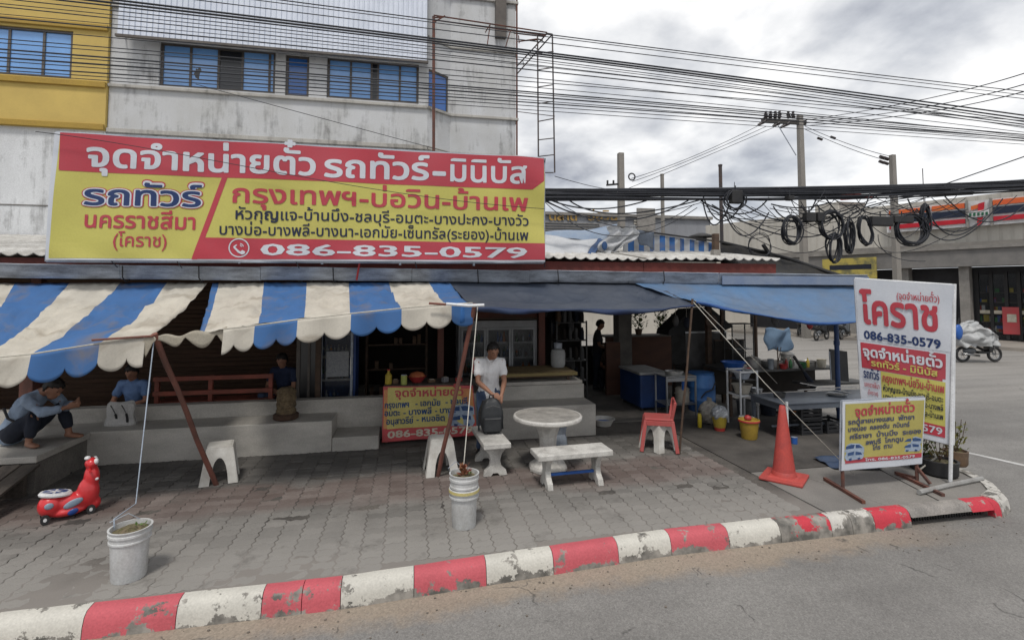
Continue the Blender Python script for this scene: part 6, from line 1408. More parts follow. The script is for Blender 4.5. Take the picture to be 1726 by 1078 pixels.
# stick with dark handle (squeegee) leaning at the right of the stall
bm2 = thing('hand_broom', 'dark broom leaning over the right end of the cooking stall', 'broom', gy(1350, 620, 8.9)); a_, b_ = gy(1338, 600, 8.9), gy(1372, 652, 8.8)
MB().tube([a_, a_.lerp(b_, .5)], .03, 8).build('handle', black, bm2); MB().tube([a_.lerp(b_, .5), b_], [.03, .07], 8).build('bristles', navy, bm2)
mb = MB(); mb.tube([gy(1398, 592, 8.5), gy(1401, 640, 8.5)], .012, 5)
bd = thing('black_board', 'dark board leaning on the blue pole', 'board', gy(1410, 640, 8.3)); A_, B_, C_, D_ = gy(1399, 588, 8.5), gy(1428, 592, 8.5), gy(1431, 643, 8.5), gy(1402, 640, 8.5)
q = MB(); q.add([A_, B_, C_, D_] + [p + Vector((0, .03, 0)) for p in (A_, B_, C_, D_)], [(3, 2, 1, 0), (4, 5, 6, 7), (0, 1, 5, 4), (1, 2, 6, 5), (2, 3, 7, 6), (3, 0, 4, 7)]); q.build('panel', black, bd); mb.build('edge_strip', galv, bd)
bp_ = gy(1409, 540, 8.2); polem = mat('blue_painted_pole', (.025, .06, .17), .45, (.02, .04, .1), 5)
bpo = thing('blue_pole', 'blue painted steel pole holding the blue tarpaulin', 'pole', (bp_.x, 8.2, 0)); MB().tube([(bp_.x, 8.2, 0), (bp_.x, 8.2, bp_.z + .25)], .042, 12).build('shaft', polem, bpo, smooth=35); MB().tube([(bp_.x, 8.2, 1.42), (bp_.x, 8.2, 1.5)], .052, 12).build('joint_collar', polem, bpo)
# rack of basins nearer the camera
s2_ = thing('shelf_stand', 'slim white metal stand holding stacked basins near the yellow bucket', 'stand', (6.0, 8.3, 0)); x0, x1, y0, y1 = 5.80, 6.14, 8.22, 8.6
legs4(s2_, x0, x1, y0, y1, 1.0, .025, whitep)
for z in (.56, .98): mb = MB(); mb.bb(x0, x1, y0 - .012, y0 + .012, z - .02, z + .01); mb.bb(x0, x1, y1 - .012, y1 + .012, z - .02, z + .01); mb.bb(x0 - .012, x0 + .012, y0, y1, z - .02, z + .01); mb.bb(x1 - .012, x1 + .012, y0, y1, z - .02, z + .01); mb.build('shelf_frame', whitep, s2_)
for z in (.575, .83): MB().bb(x0 + .013, x1 - .013, y0 + .013, y1 - .013, z - .012, z).build('shelf_tray', sooty, s2_)
basin('cream enamel basin on the middle shelf of the slim white stand', (5.93, 8.36, .577), .17, .15, mat('cream_enamel', (.42, .39, .33), .5, (.3, .28, .24), 4)); basin('pale basin on the top shelf of the slim white stand', (5.97, 8.4, .832), .15, .10, mat('pale_blue_basin', (.36, .40, .46), .5, (.28, .3, .34), 4))
potf('small steel pan beside the cream basin on the slim white stand', (6.3, 8.45, .56), .09, .07, steel, False)
yb1 = thing('yellow_bucket', 'yellow plastic bucket with a red lid on the ground by the slim stand', 'bucket', (5.52, 7.62, 0)); MB().lathe((5.52, 7.62, 0), [(.115, 0), (.12, .01), (.15, .27), (.165, .275), (.165, .31), (.15, .315), (.14, .28)], 28).build('tub', mat('mustard_bucket', (.42, .28, .04), .5, (.3, .2, .04), 5), yb1, smooth=35)
mb = MB(); mb.ball((5.50, 7.62, .33), (.06, .06, .05), 8); mb.build('red_cup', redpl, yb1, smooth=True); mb = MB(); mb.lathe((5.52, 7.62, .275), [(.166, 0), (.17, .012), (.166, .03)], 28, cap=False); mb.build('rim', redpl, yb1)
yb2 = thing('waste_basket', 'small red and yellow waste basket lined with a grey plastic bag', 'waste basket', (5.33, 8.1, 0)); MB().lathe((5.33, 8.15, 0), [(.08, 0), (.085, .01), (.13, .24), (.135, .25)], 20).build('basket', yel_pl, yb2, smooth=35); MB().lathe((5.33, 8.15, .0), [(.083, .004), (.098, .09)], 20, cap=False).build('red_band', redpl, yb2, thick=.004)
mb = MB(); mb.ball((5.33, 8.15, .29), (.15, .14, .13), 10)
for i, v in enumerate(mb.v): k = 1 + .16 * math.sin(i * 3.7) * math.cos(i * 1.3); mb.v[i] = (5.33 + (v[0] - 5.33) * k, 8.15 + (v[1] - 8.15) * k, .29 + (v[2] - .29) * k)
mb.build('plastic_bag', mat('grey_film', (.30, .32, .34), .35, (.2, .21, .23), 8, spec=.7), yb2)
gb = thing('rubbish_bag', 'pale knotted rubbish bag behind the small waste basket', 'bag', (5.4, 8.7, 0)); mb = MB(); mb.ball((5.42, 8.62, .2), (.20, .16, .21), 12)
for i, v in enumerate(mb.v): k = 1 + .1 * math.sin(i * 2.7) * math.cos(i * 1.9); mb.v[i] = (5.42 + (v[0] - 5.42) * k, 8.62 + (v[1] - 8.62) * k, max(.004, .2 + (v[2] - .2) * k))
mb.build('sack', mat('cream_film', (.36, .33, .28), .5, (.22, .2, .18), 8), gb); mb = MB(); mb.tube([(5.42, 8.62, .39), (5.43, 8.6, .46)], [.03, .05], 8); mb.build('knot', _M['cream_film'], gb)
yx = thing('yellow_canister', 'slim yellow spray canister standing left of the waste basket', 'canister', (5.05, 8.35, 0)); MB().lathe((5.1, 8.4, 0), [(.033, 0), (.036, .01), (.036, .22), (.02, .25)], 14).build('tank', mat('bright_yellow_can', (.60, .46, .03), .4), yx, smooth=35); MB().lathe((5.1, 8.4, .25), [(.022, 0), (.022, .05)], 10).build('nozzle', black, yx)
# steel table by the signs
mtl = mat('dull_zinc_table', (.13, .15, .18), .4, (.08, .09, .11), 2.5, metal=.3, bump=.05)
mt_ = thing('metal_table', 'long dull zinc-topped table behind the traffic cone', 'table', (6.9, 7.7, 0)); x0, x1, y0, y1 = 5.92, 8.2, 7.35, 8.15
MB().bb(x0, x1, y0, y1, .575, .60).build('tabletop', mtl, mt_, bev=.006); MB().bb(x0 + .02, x1 - .02, y0 + .015, y0 + .035, .49, .574).build('apron', mtl, mt_); MB().bb(x0 + .015, x0 + .035, y0 + .036, y1 - .02, .49, .574).build('apron', mtl, mt_)
legs4(mt_, x0 + .05, x1 - .1, y0 + .06, y1 - .05, .574, .05, mtl); MB().bb(x0 + .06, x1 - .1, y0 + .3, y0 + .33, .15, .18).build('stretcher', mtl, mt_)
cr_ = mat('dark_crate', (.03, .03, .035), .6, (.05, .05, .05), 4)
for i, (x, z) in enumerate(((6.5, .0), (6.5, .22), (7.0, .0))):
    o = thing('crate', ['dark plastic crate on the ground under the zinc table, left stack', 'dark plastic crate on top of another under the zinc table', 'single dark plastic crate further right under the zinc table'][i], 'crate', (x, 7.8, z)); mb = MB()
    mb.bb(x, x + .4, 7.6, 8.0, z + .002, z + .02)
    for k in range(3): zz = z + .03 + k * .06; mb.bb(x, x + .4, 7.6, 7.612, zz, zz + .04); mb.bb(x, x + .012, 7.612, 7.988, zz, zz + .04); mb.bb(x + .388, x + .4, 7.612, 7.988, zz, zz + .04); mb.bb(x, x + .4, 7.988, 8.0, zz, zz + .04)
    mb.build('crate_slats', cr_, o); mb = MB()
    for a_, b_ in ((0, 0), (.375, 0), (0, .375), (.375, .375)): mb.bb(x + a_ - .003, x + a_ + .028, 7.597 + b_, 7.628 + b_, z + .002, z + .205)
    mb.build('corner_posts', cr_, o)
o = thing('small_blue_can', 'small blue can on the ground beside the traffic cone', 'can', gz(1339, 747)); MB().lathe(OFF[o.name], [(.045, 0), (.047, .09), (.05, .1)], 14).build('body', blue_pl, o); MB().lathe(OFF[o.name] + Vector((0, 0, .1)), [(.046, 0), (.001, .004)], 14).build('lid', galv, o)
mb = MB(); mb.tube([gz(1328, 748, 0), gz(1328, 748, 0) + Vector((0, 0, .66))], .02, 8); tagged(mb.build('white_pipe', whitep, None), 'short white pipe standing against the zinc table behind the cone', 'pipe')
# crossed pale rods lying across the zinc table
for i, (a_, b_) in enumerate((((1345, 657), (1443, 651)), ((1349, 645), (1446, 664)))):
    mb = MB(); mb.bar(gy(*a_, 7.9), gy(*b_, 7.9), .02, .012); tagged(mb.build('pale_rod', mat('pale_rod', (.55, .53, .5), .6), None), ['thin pale rod lying nearly level above the zinc table', 'thin pale rod crossing the other with a reddish end'][i], 'rod')
# blue sheet and planks on the ground between table and low sign
mb = MB(); A_ = [gz(1370, 772, .01), gz(1450, 762, .01), gz(1490, 792, .01), gz(1408, 790, .01)]
mb.grid(lambda u, v: (A_[0] * (1 - u) + A_[1] * u) * (1 - v) + (A_[3] * (1 - u) + A_[2] * u) * v + Vector((0, 0, .01 + .012 * math.sin(u * 9 + v * 5) + .012 * math.sin(v * 14))), 16, 12); tagged(mb.build('ground_sheet', mat('navy_sheet', (.03, .06, .13), .5, (.05, .06, .08), 4), None, smooth=True, thick=.003), 'crumpled blue plastic sheet on the ground behind the low sign', 'plastic sheet')
kw_ = thing('added_dark_partition', 'added dark board partition hung with clutter, darkening the kitchen left of the standing person', 'partition', (3.6, 12.75, 0))  # boards added to make this part of the kitchen darker
xa_, xb_ = 3.141, gy(978, 560, 12.8).x
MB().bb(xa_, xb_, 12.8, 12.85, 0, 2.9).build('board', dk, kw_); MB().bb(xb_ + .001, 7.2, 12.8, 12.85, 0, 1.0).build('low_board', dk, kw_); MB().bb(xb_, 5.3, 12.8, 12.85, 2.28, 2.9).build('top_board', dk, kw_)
for k in range(7): MB().ball((xa_ + .12 + k * .17, 12.72, 1.75 + .25 * math.sin(k * 2.1)), (.09, .05, .22), 7).build('hung_item', [dk, sooty, navy, brn_pl][k % 4], kw_, smooth=True)
for k in range(3): MB().lathe((xa_ + .2 + k * .35, 12.6, .0), [(.14, 0), (.15, .3), (.13, .5 + .1 * k)], 14).build('jar', [sooty, dk, cr0][k % 3], kw_)
rr_ = thing('goods_rack', 'dark steel rack of jars and boxes between the cylinder and the kitchen', 'rack', (3.5, 11.3, 0)); mb = MB()
for x in (3.25, 3.95):
    for y in (11.1, 11.5): mb.bb(x, x + .03, y, y + .03, .002, 1.75)
for z in (.4, .85, 1.3, 1.7): mb.bb(3.25, 3.98, 11.1, 11.53, z, z + .02)
mb.build('rack_frame', sooty, rr_)
for z in (.42, .87, 1.32, 1.72):
    for k in range(5): w_ = random.uniform(.04, .06); MB().lathe((3.34 + k * .14, 11.25, z + .001), [(w_, 0), (w_, random.uniform(.12, .25)), (w_ * .6, .27)], 10).build('jar', random.choice([cr0, brn_pl, cr0, sooty, navy, dk]), rr_)
# clutter of the cooking stall: each piece its own
cl_list = [('tray', 'round steel tray of red chillies on the cooking stall', 6.55, 9.05, .881, .13, .03, steel, redpl), ('bowl', 'white bowl of noodles beside the blue basin', 6.62, 9.3, .881, .09, .07, wplastic, brn_pl), ('jar', 'tall clear jar of dried food on the cooking stall', 7.05, 9.02, .881, .06, .19, bot_ms[0], brn_pl), ('tub', 'small red tub of sauce on the cooking stall', 7.3, 8.98, .881, .07, .09, redpl, brn_pl), ('tub', 'green plastic tub of herbs on the cooking stall', 7.75, 9.0, .881, .08, .1, bot_ms[2], leaf_m), ('bowl', 'stack of pale bowls at the right end of the cooking stall', 8.2, 9.0, .881, .09, .16, cwh, None), ('bucket', 'grey pail on the ground under the cooking stall', 6.5, 9.1, .003, .15, .28, cr0, None), ('bucket', 'dark blue pail on the ground under the cooking stall', 6.95, 9.0, .003, .16, .30, navy, None), ('basket', 'orange basket of vegetables under the cooking stall', 7.4, 9.0, .003, .18, .2, bot_ms[3], leaf_m), ('tray', 'steel tray on the zinc table beside the low sign', 7.3, 7.7, .601, .16, .04, steel, None), ('bowl', 'dark bowl at the left end of the zinc table', 6.25, 7.8, .601, .1, .08, sooty, None), ('bucket', 'dull white pail behind the yellow bucket', 5.75, 8.0, .003, .12, .24, wplastic, None)]
for nm, lab, x, y, z, r, h, m_, fill in cl_list:
    o = thing(nm, lab, nm, (x, y, z)); MB().lathe((x, y, z), [(r * .8, 0), (r * .84, .006), (r, h), (r * 1.05, h + .004), (r * .96, h), (r * .8, h * .4)], 20).build('vessel', m_, o, smooth=35)
    mb = MB(); mb.lathe((x, y, z + h * .55), [(r * .88, 0), (r * .5, h * .2), (.001, h * .3)], 14, cap=False)
    for i, v in enumerate(mb.v): mb.v[i] = (v[0], v[1], v[2] + .012 * math.sin(i * 5.1))
    mb.build('contents', fill or sooty, o, smooth=True)
for k, (x, y, z, lab, m_) in enumerate(((6.6, 8.3, 2.1, 'pale plastic bag hung from the tarpaulin hem over the stall', _M['grubby_grey']), (7.6, 8.6, 2.0, 'small red bag hung from the tarpaulin over the cooking stall', redpl), (5.5, 9.9, 2.0, 'dark ladle set hung left of the range hood', sooty), (5.75, 9.9, 1.95, 'dark cloth hung left of the range hood', navy))):
    o = thing('hanging_bag', lab, 'bag', (x, y, z)); mb = MB(); mb.ball((x, y, z - .2), (.07, .05, .12), 8); mb.build('pouch', m_, o, smooth=True); MB().tube([(x, y, z - .09), (x, y, z + .3)], .005, 4).build('string', rope_m, o)
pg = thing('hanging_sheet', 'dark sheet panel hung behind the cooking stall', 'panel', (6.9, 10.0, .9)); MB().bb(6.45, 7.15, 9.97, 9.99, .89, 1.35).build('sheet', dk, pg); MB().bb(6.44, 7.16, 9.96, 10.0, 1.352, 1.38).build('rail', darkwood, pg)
# brick-brown counter with plants deep inside, seen against the bright street
pc2 = thing('plant_counter', 'brown timber counter in the kitchen with potted flowers on top', 'counter', (5.5, 12.2, 0)); bwn = mat('brown_counter_board', (.12, .055, .035), .75, (.07, .035, .025), 2, st=(1, 1, 2))
MB().bb(4.9, 6.9, 12.3, 12.35, 0, 1.25).build('front_panel', bwn, pc2); MB().bb(4.85, 6.95, 12.2, 12.7, 1.26, 1.30).build('counter_top', conc_d, pc2)
MB().bb(4.55, 4.9, 11.4, 11.5, 0, 1.22).build('end_board', bwn, pc2)
flw = mat('pale_flower', (.45, .43, .35), .7, (.4, .3, .06), 30)
for i, (x, lab) in enumerate(((5.45, 'left'), (5.85, 'middle'), (6.5, 'right'))):
    o = thing('potted_plant', f'{lab} leafy flowering plant in a pot on the brown kitchen counter', 'potted plant', (x, 12.4, 1.3)); MB().lathe((x, 12.42, 1.302), [(.07, 0), (.1, .14), (.11, .15)], 14).build('flower_pot', [conc_d, brn_pl, wplastic][i], o)
    mb = MB(); leaves(mb, (x, 12.42, 1.42), 90, .22, .5, .1, .35); mb.build('foliage', leaf_m, o, kind='stuff'); mb = MB(); leaves(mb, (x, 12.4, 1.5), 50, .2, .42, .05, .6); mb.build('flowers', flw, o, kind='stuff')
# planters by the tall sign
pl_ = gz(1592, 797)
for i, (px, py, r, h, n_) in enumerate(((1585, 800, .19, .2, 90), (1556, 790, .16, .18, 80), (1612, 783, .13, .2, 60))):
    c_ = gz(px, py); o = thing('planter', ['black rubber planter with a spindly shrub beside the tall sign leg', 'black pot of dry green plants behind the low sign', 'brown pot with a tall sprig at the corner behind the tall sign'][i], 'planter', c_)
    MB().lathe(c_, [(r * .85, 0), (r, .03), (r * 1.02, h * .6), (r * 1.08, h), (r * .95, h + .005), (r * .9, h - .04)], 22).build('pot', [black, black, brn_pl][i], o, smooth=40); MB().lathe(c_ + Vector((0, 0, h - .03)), [(r * .9, 0), (.001, .01)], 16, cap=False).build('soil', soil, o)
    mb = MB(); leaves(mb, c_ + Vector((0, 0, h)), n_, r * 1.2, .34, .07, .3); mb.build('foliage', [mat('dry_leaf', (.10, .10, .03), .7, (.12, .08, .03), 9), leaf_m, mat('yellow_leaf', (.19, .17, .04), .7, (.08, .10, .02), 9)][i], o, kind='stuff')
    mb = MB()
    for k in range(5): t = k * 1.3; mb.tube([c_ + Vector((0, 0, h - .02)), c_ + Vector((math.cos(t) * .08, math.sin(t) * .08, h + .2)), c_ + Vector((math.cos(t) * .12, math.sin(t) * .12, h + .42))], .005, 4)
    mb.build('stems', darkwood, o)
mb = MB(); mb.tube([gz(1532, 760, .02), gz(1560, 740, .35), gz(1578, 770, .25), gz(1545, 795, .02)], .012, 5)
tagged(mb.build('old_rope', rope_m, None), 'frayed rope coil beside the planters', 'rope')
# ================================================================ THINGS ON THE ROOF
def px_sheet(parent, name, q, Y, m, nu=10, nv=8, amp=.02, thick=.004, f=11):
    A_, B_, C_, D_ = [gy(a, b, Y) if not isinstance(Y, (list, tuple)) else gy(a, b, Y[i]) for i, (a, b) in enumerate(q)]
    def g(u, v): return (A_ * (1 - u) + B_ * u) * (1 - v) + (D_ * (1 - u) + C_ * u) * v + Vector((0, amp * math.sin(u * f + v * 5), amp * math.sin(u * f * .7 - v * 9)))
    return MB().grid(g, nu, nv).build(name, m, parent, smooth=True, thick=thick)
wt = mat('white_tarp', (.60, .61, .62), .6, (.45, .46, .48), 2.5, bump=.15); bt = mat('blue_grey_tarp', (.20, .27, .38), .6, (.28, .33, .40), 3, bump=.1)
rt = thing('roof_tarpaulin', 'white and blue-grey tarpaulin heaped over the roof behind the banner', 'tarpaulin', gy(950, 430, 9.8))
px_sheet(rt, 'white_sheet', [(900, 396), (1010, 405), (985, 434), (900, 428)], [10.4, 10.4, 9.2, 9.2], wt, 16, 10, .03)
px_sheet(rt, 'blue_grey_sheet', [(900, 394), (1040, 380), (1018, 408), (900, 400)], [11.2, 11.0, 10.45, 10.45], bt, 16, 10, .03)
px_sheet(rt, 'folded_blue_edge', [(1008, 402), (1022, 404), (998, 434), (984, 434)], [10.3, 10.3, 9.2, 9.2], mat('dark_blue_fold', (.03, .08, .2), .6), 4, 10, .02)
cw = thing('crumpled_cloth', 'crumpled dirty white plastic sheet draped over a roof post', 'plastic sheet', gy(1040, 430, 9.6))
A_ = gy(1005, 385, 9.9); 
def cwf(u, v):
    x0, x1 = 1022 - 12 * v + (10 * math.sin(v * 7) if v < .8 else 0), 1076 - 28 * max(0, v - .45) * 2
    p = gy(x0 + (x1 - x0) * u, 382 + 52 * v - 14 * u * v, 9.75); return p + Vector((0, .07 * math.sin(u * 14 + v * 6) + .05 * math.sin(v * 17), .03 * math.sin(u * 9)))
MB().grid(cwf, 26, 20).build('sheet', wt, cw, smooth=True, thick=.004)
mb = MB(); mb.ball(gy(1019, 414, 9.6), (.06, .03, .09), 8); mb.build('blue_blot', _M['dark_blue_fold'], cw, smooth=True)
aw3 = thing('rooftop_awning', 'small blue and white striped awning under a sloping dark roof on the rooftop', 'awning', gy(1130, 430, 9.9))
T0, T1, B0, B1 = gy(1050, 388, 10), gy(1202, 409, 10.4), gy(1050, 431, 10), gy(1202, 430, 10.4)
mb = MB()
def g3(u, v): 
    p = T0.lerp(T1, u).lerp(B0.lerp(B1, u), v); return p + Vector((0, .02 * math.sin(u * 40), 0)), u * 9
uv_grid(mb, g3, 90, 6); build_uv(mb, 'striped_cloth', cloth('rooftop_stripes', (.50, .52, .55), (.04, .16, .45), .1), aw3, thick=.003)
mb = MB(); mb.bar(T0 + Vector((-.1, -.02, .04)), T1 + Vector((.2, -.02, .02)), .05, .03); mb.build('dark_eave', black, aw3)
px_sheet(aw3, 'grey_sheet', [(1072, 388), (1102, 392), (1102, 420), (1076, 410)], 9.85, mat('slate_sheet', (.16, .19, .24), .6), 6, 6, .02)
mb = MB(); mb.bb(B0.x + .3, B1.x, 10.0, 10.02, B0.z - .1, B0.z + .02); mb.build('dark_gap_board', black, aw3)
cp = thing('roof_cowl', 'dark round vent cowl on the rooftop', 'vent', gy(1182, 400, 10.8)); c_ = gy(1182, 404, 10.8); MB().lathe(c_, [(.12, -.15), (.12, .06)], 14).build('pipe', sooty, cp); MB().lathe(c_, [(.30, .06), (.28, .09), (.1, .15), (.001, .16)], 20).build('cap', black, cp)
ppo = thing('rooftop_post', 'short weathered post with a pale foot on the roof edge', 'post', gy(1206, 432, 8.9)); a_, b_ = gy(1206, 394, 8.9), gy(1206, 436, 8.9); MB().bar(a_, b_.lerp(a_, .36), .10).build('timber', darkwood, ppo); MB().bar(b_.lerp(a_, .355), b_, .14, .12).build('pale_foot', conc, ppo)
rsl = thing('sagging_roof', 'dark sagging netting roof sloping down behind the blue tarpaulin', 'roof', gy(1300, 440, 10)); rdk = mat('black_netting', (.022, .022, .024), .9, (.04, .036, .03), 9, bump=.5)
px_sheet(rsl, 'netting', [(1216, 408), (1290, 424), (1430, 470), (1216, 470)], [10.2, 10.2, 9.0, 9.0], rdk, 24, 12, .03, .01)
mb = MB(); mb.tube([gy(1216, 408, 10.15), gy(1290, 425, 10.1), gy(1330, 436, 9.8), gy(1422, 466, 9.0)], .035, 6); mb.bar(gy(1286, 412, 10), gy(1304, 438, 10), .06); mb.build('edge_pole', black, rsl)
MB().bb(6.7, 9.6, 9.05, 12.8, 2.5, 2.54).build('flat_netting', rdk, rsl)
MB().tube([(9.4, 12.6, -.15), (9.4, 12.6, 2.5)], .05, 6).build('corner_pole', darkwood, rsl)

# ================================================================ BACKGROUND BUILDINGS
gw = stain_wall('grey_market_wall', (.27, .28, .30), (.21, .215, .23), amt=.3); crm = stain_wall('cream_market_wall', (.52, .49, .43), (.42, .39, .34), amt=.25, thr=.6)
YM = 42
mk = thing('market_hall', 'low grey market hall with gold lettering on its parapet behind the shops', 'building', gy(1050, 430, YM)); a_, b_ = gy(600, 349, YM), gy(1200, 349, YM)
MB().bb(-14, gy(1197, 350, YM).x, YM, YM + 14, -.18, a_.z).build('wall', gw, mk)
MB().bb(-14, gy(1197, 350, YM).x + .1, YM - .25, YM - .01, a_.z - .15, a_.z + .1).build('coping', conc, mk)
for k in range(7): z_ = gy(1000, 378 + k * 4.2, YM).z; MB().bb(-8, gy(1010, 380, YM).x, YM - .12, YM - .005, z_, z_ + .06).build('louvre', conc, mk)
for k in range(6): z_ = gy(1090, 374 + k * 4.6, YM).z; MB().bb(gy(1068, 380, YM).x, gy(1100, 380, YM).x, YM - .12, YM - .005, z_, z_ + .12).build('louvre', crm, mk)
MB().bb(gy(1072, 380, YM).x, gy(1102, 380, YM).x, YM - .3, YM - .13, 6.0, gy(1090, 352, YM).z).build('pilaster', conc, mk)
gold = mat('gold_letters', (.42, .27, .07), .45, (.3, .18, .05), 6)
for s_, x0_, x1_ in (('ตลาด', 925, 972), ('บ่อวิน', 990, 1040)):
    P0, P1 = gy(x0_, 371, YM - .05), gy(x1_, 371 + .5, YM - .05); text(mk, 'lettering', s_, P0, P1, (0, 0, 13 * YM / FPX * .98), gold, NB, .08, .03)
MB().bb(3, 22, 30, 30.3, -.18, 4.6).build('yard_wall', crm, None); tagged(bpy.data.objects['yard_wall'], 'pale plastered yard wall seen brightly through the kitchen', 'wall')
MB().bb(3, 22.02, 29.95, 30.35, 4.6, 4.75).build('wall_coping', conc, bpy.data.objects['yard_wall'])

# convenience shop across the side street
dv_ = Vector((-.452, .892, 0)).normalized(); nv_ = Vector((-dv_.y, dv_.x, 0)); nv_ = nv_ if nv_.x < 0 else -nv_   # faces us
S0 = gz(1700, 577, -.05); S0.z = 0
def sp_(px, py):  # point on the shop's front plane
    r = ray(px, py); t = (S0 - O3).dot(nv_) / r.dot(nv_); return O3 + r * t
def along(px): return (sp_(px, 500) - S0).dot(dv_)
def fb(mb, s0, s1, t0, t1, z0, z1):
    vs = []
    for z in (z0, z1):
        for s, t in ((s0, t0), (s1, t0), (s1, t1), (s0, t1)): q = S0 + dv_ * s + nv_ * t; vs.append((q.x, q.y, z))
    return mb.add(vs, [(0, 1, 2, 3), (7, 6, 5, 4), (4, 5, 1, 0), (5, 6, 2, 1), (6, 7, 3, 2), (7, 4, 0, 3)])
def zz(px, py): return sp_(px, py).z
cs = thing('convenience_store', 'long single-storey shop across the side street with red, orange and navy striped sign', 'building', tuple(S0))
sheetw = stain_wall('ribbed_cream_cladding', (.50, .475, .425), (.42, .40, .36), amt=.2, thr=.6)
SL, SR = along(1188), -12
ztop = zz(1700, 322)
zb1 = zz(1700, 447); zaw = zz(1700, 417); zcl = zz(1700, 404)
mb = MB(); fb(mb, SR, SL, -.3, -9, zcl, ztop); mb.build('parapet', sheetw, cs)
mb = MB()
k = SR
while k < SL: fb(mb, k, k + .3, -.275, -.299, zcl + .02, ztop - .02); k += .42
mb.build('cladding_ribs', sheetw, cs, kind='stuff')
mb = MB(); fb(mb, SR, SL, .5, -.3, zaw, zaw + .16); mb.build('canopy_edge', conc, cs)
mb = MB(); fb(mb, SR, SL, .02, -.29, zaw + .17, zcl); mb.build('canopy_fascia', mat('dusty_fascia', (.24, .225, .20), .8, (.17, .16, .15), 2), cs)
mb = MB(); fb(mb, SR, SL, .4, -.6, zb1, zaw - .005); mb.build('soffit_band', mat('grey_soffit', (.20, .19, .18), .8, (.15, .145, .14), 2), cs)
for px in (1435, 1526, 1627): s_ = along(px); mb = MB(); fb(mb, s_ - .2, s_ + .2, .1, -.6, -.05, zb1); mb.build('column', conc, cs)
s_ = along(1760); mb = MB(); fb(mb, s_ - .3, s_ + .3, .1, -.8, -.05, zb1); mb.build('column', conc, cs)
mb = MB(); fb(mb, SR, SL, -1.2, -1.3, -.05, zb1); mb.build('shop_front_wall', mat('dark_shopfront', (.035, .035, .04), .5), cs)
for k_, px in enumerate((1640, 1664, 1690, 1712, 1735)):
    s_ = along(px); mb = MB(); fb(mb, s_ - .07, s_ + .07, -.95, -1.19, 0, zb1 - .3); mb.build('mullion', black, cs)
for a_, b_ in ((1642, 1662), (1666, 1688), (1692, 1710), (1714, 1733)): mb = MB(); fb(mb, along(b_), along(a_), -1.05, -1.1, .1, zb1 - .4); mb.build('pane', glz, cs)
rg_ = random.Random(3)
for k in range(5):
    zz_ = .35 + k * .5; mb = MB(); fb(mb, along(1736), along(1640), -1.12, -1.19, zz_, zz_ + .04); shf = mb.build('display_shelf', conc_d, cs)
    for m_ in (mat('goods_red', (.5, .05, .04)), mat('goods_yellow', (.55, .45, .08)), mat('goods_white', (.6, .6, .6)), mat('goods_green', (.06, .25, .08)), mat('goods_blue', (.05, .12, .4))):
        mb = MB(); s0_ = along(1736) + rg_.uniform(0, .3)
        while s0_ < along(1640): w_ = rg_.uniform(.08, .25); fb(mb, s0_, s0_ + w_, -1.11, -1.16, zz_ + .041, zz_ + .041 + rg_.uniform(.12, .34)); s0_ += w_ + rg_.uniform(.25, 1.3)
        mb.build('goods', m_, shf, kind='stuff')
mb = MB(); fb(mb, along(1733), along(1642), -1.0, -1.04, zz(1690, 530), zz(1690, 524)); mb.build('door_band', cwh, cs)
mb = MB(); fb(mb, along(1711), along(1682), -.9, -1.0, .3, 1.65); mb.build('red_poster', redf, cs)
mb = MB(); fb(mb, along(1706), along(1690), -.88, -.899, .9, 1.3); mb.build('poster_motif', cwh, cs)
mb = MB(); fb(mb, along(1600), along(1540), -1.0, -1.19, .2, 2.2); mb.build('counter_display', mat('shop_display', (.12, .08, .08), .6, (.05, .06, .09), 3), cs)
ad = thing('roadside_board', 'faded yellow advertising board under the store canopy behind the cable coils', 'sign', tuple(sp_(1440, 450)))
mb = MB(); fb(mb, along(1488), along(1398), .9, .8, sp_(1440, 470).z, sp_(1440, 436).z); mb.build('panel', mat('mottled_yellow_ad', (.42, .34, .08), .6, (.16, .15, .07), 1.5, lo=.45, hi=.6), ad); mb = MB(); fb(mb, along(1480), along(1410), .905, .901, sp_(1440, 455).z, sp_(1440, 447).z); mb.build('dark_print', navy, ad)
# forecourt
fcm = MB(); fb(fcm, SR, SL, 3.2, -1.2, -.3, -.03); fcm.build('forecourt', mat('forecourt_concrete', (.30, .27, .235), .9, (.22, .2, .18), 1), None, kind='structure')
# striped sign band
sgn = {}
s_or = mat('sign_orange_red', (.62, .10, .03), .4, (.55, .16, .03), 2); s_rd = mat('sign_red', (.50, .015, .03), .4); s_nv = mat('sign_dark_navy', (.012, .02, .045), .4); s_wh = mat('sign_white', (.62, .62, .62), .4)
zA, zB_, zC, zD, zE = zz(1700, 339), zz(1700, 348), zz(1700, 360), zz(1700, 367), 0
band = thing('shop_sign', 'long illuminated shop sign band of orange, navy and red stripes over the convenience store', 'sign', tuple(S0 + Vector((0, 0, zA))))
def stripe(name, pa, pb, ya, yb, m, t=.10):
    """ya,yb measured at x=1700"""
    mb = MB(); fb(mb, along(pb), along(pa), .04 + t, .04, zz(1700, yb), zz(1700, ya)); return mb.build(name, m, band)
stripe('backing', 1500, 1800, 333, 377, s_wh, .04)
for pa, pb in ((1505, 1575), (1578, 1634), (1682, 1800)):
    stripe('orange_stripe', pa, pb, 335, 344, s_or); stripe('navy_stripe', pa, pb, 347, 359, s_nv); stripe('red_stripe', pa, pb, 363, 371, s_rd)
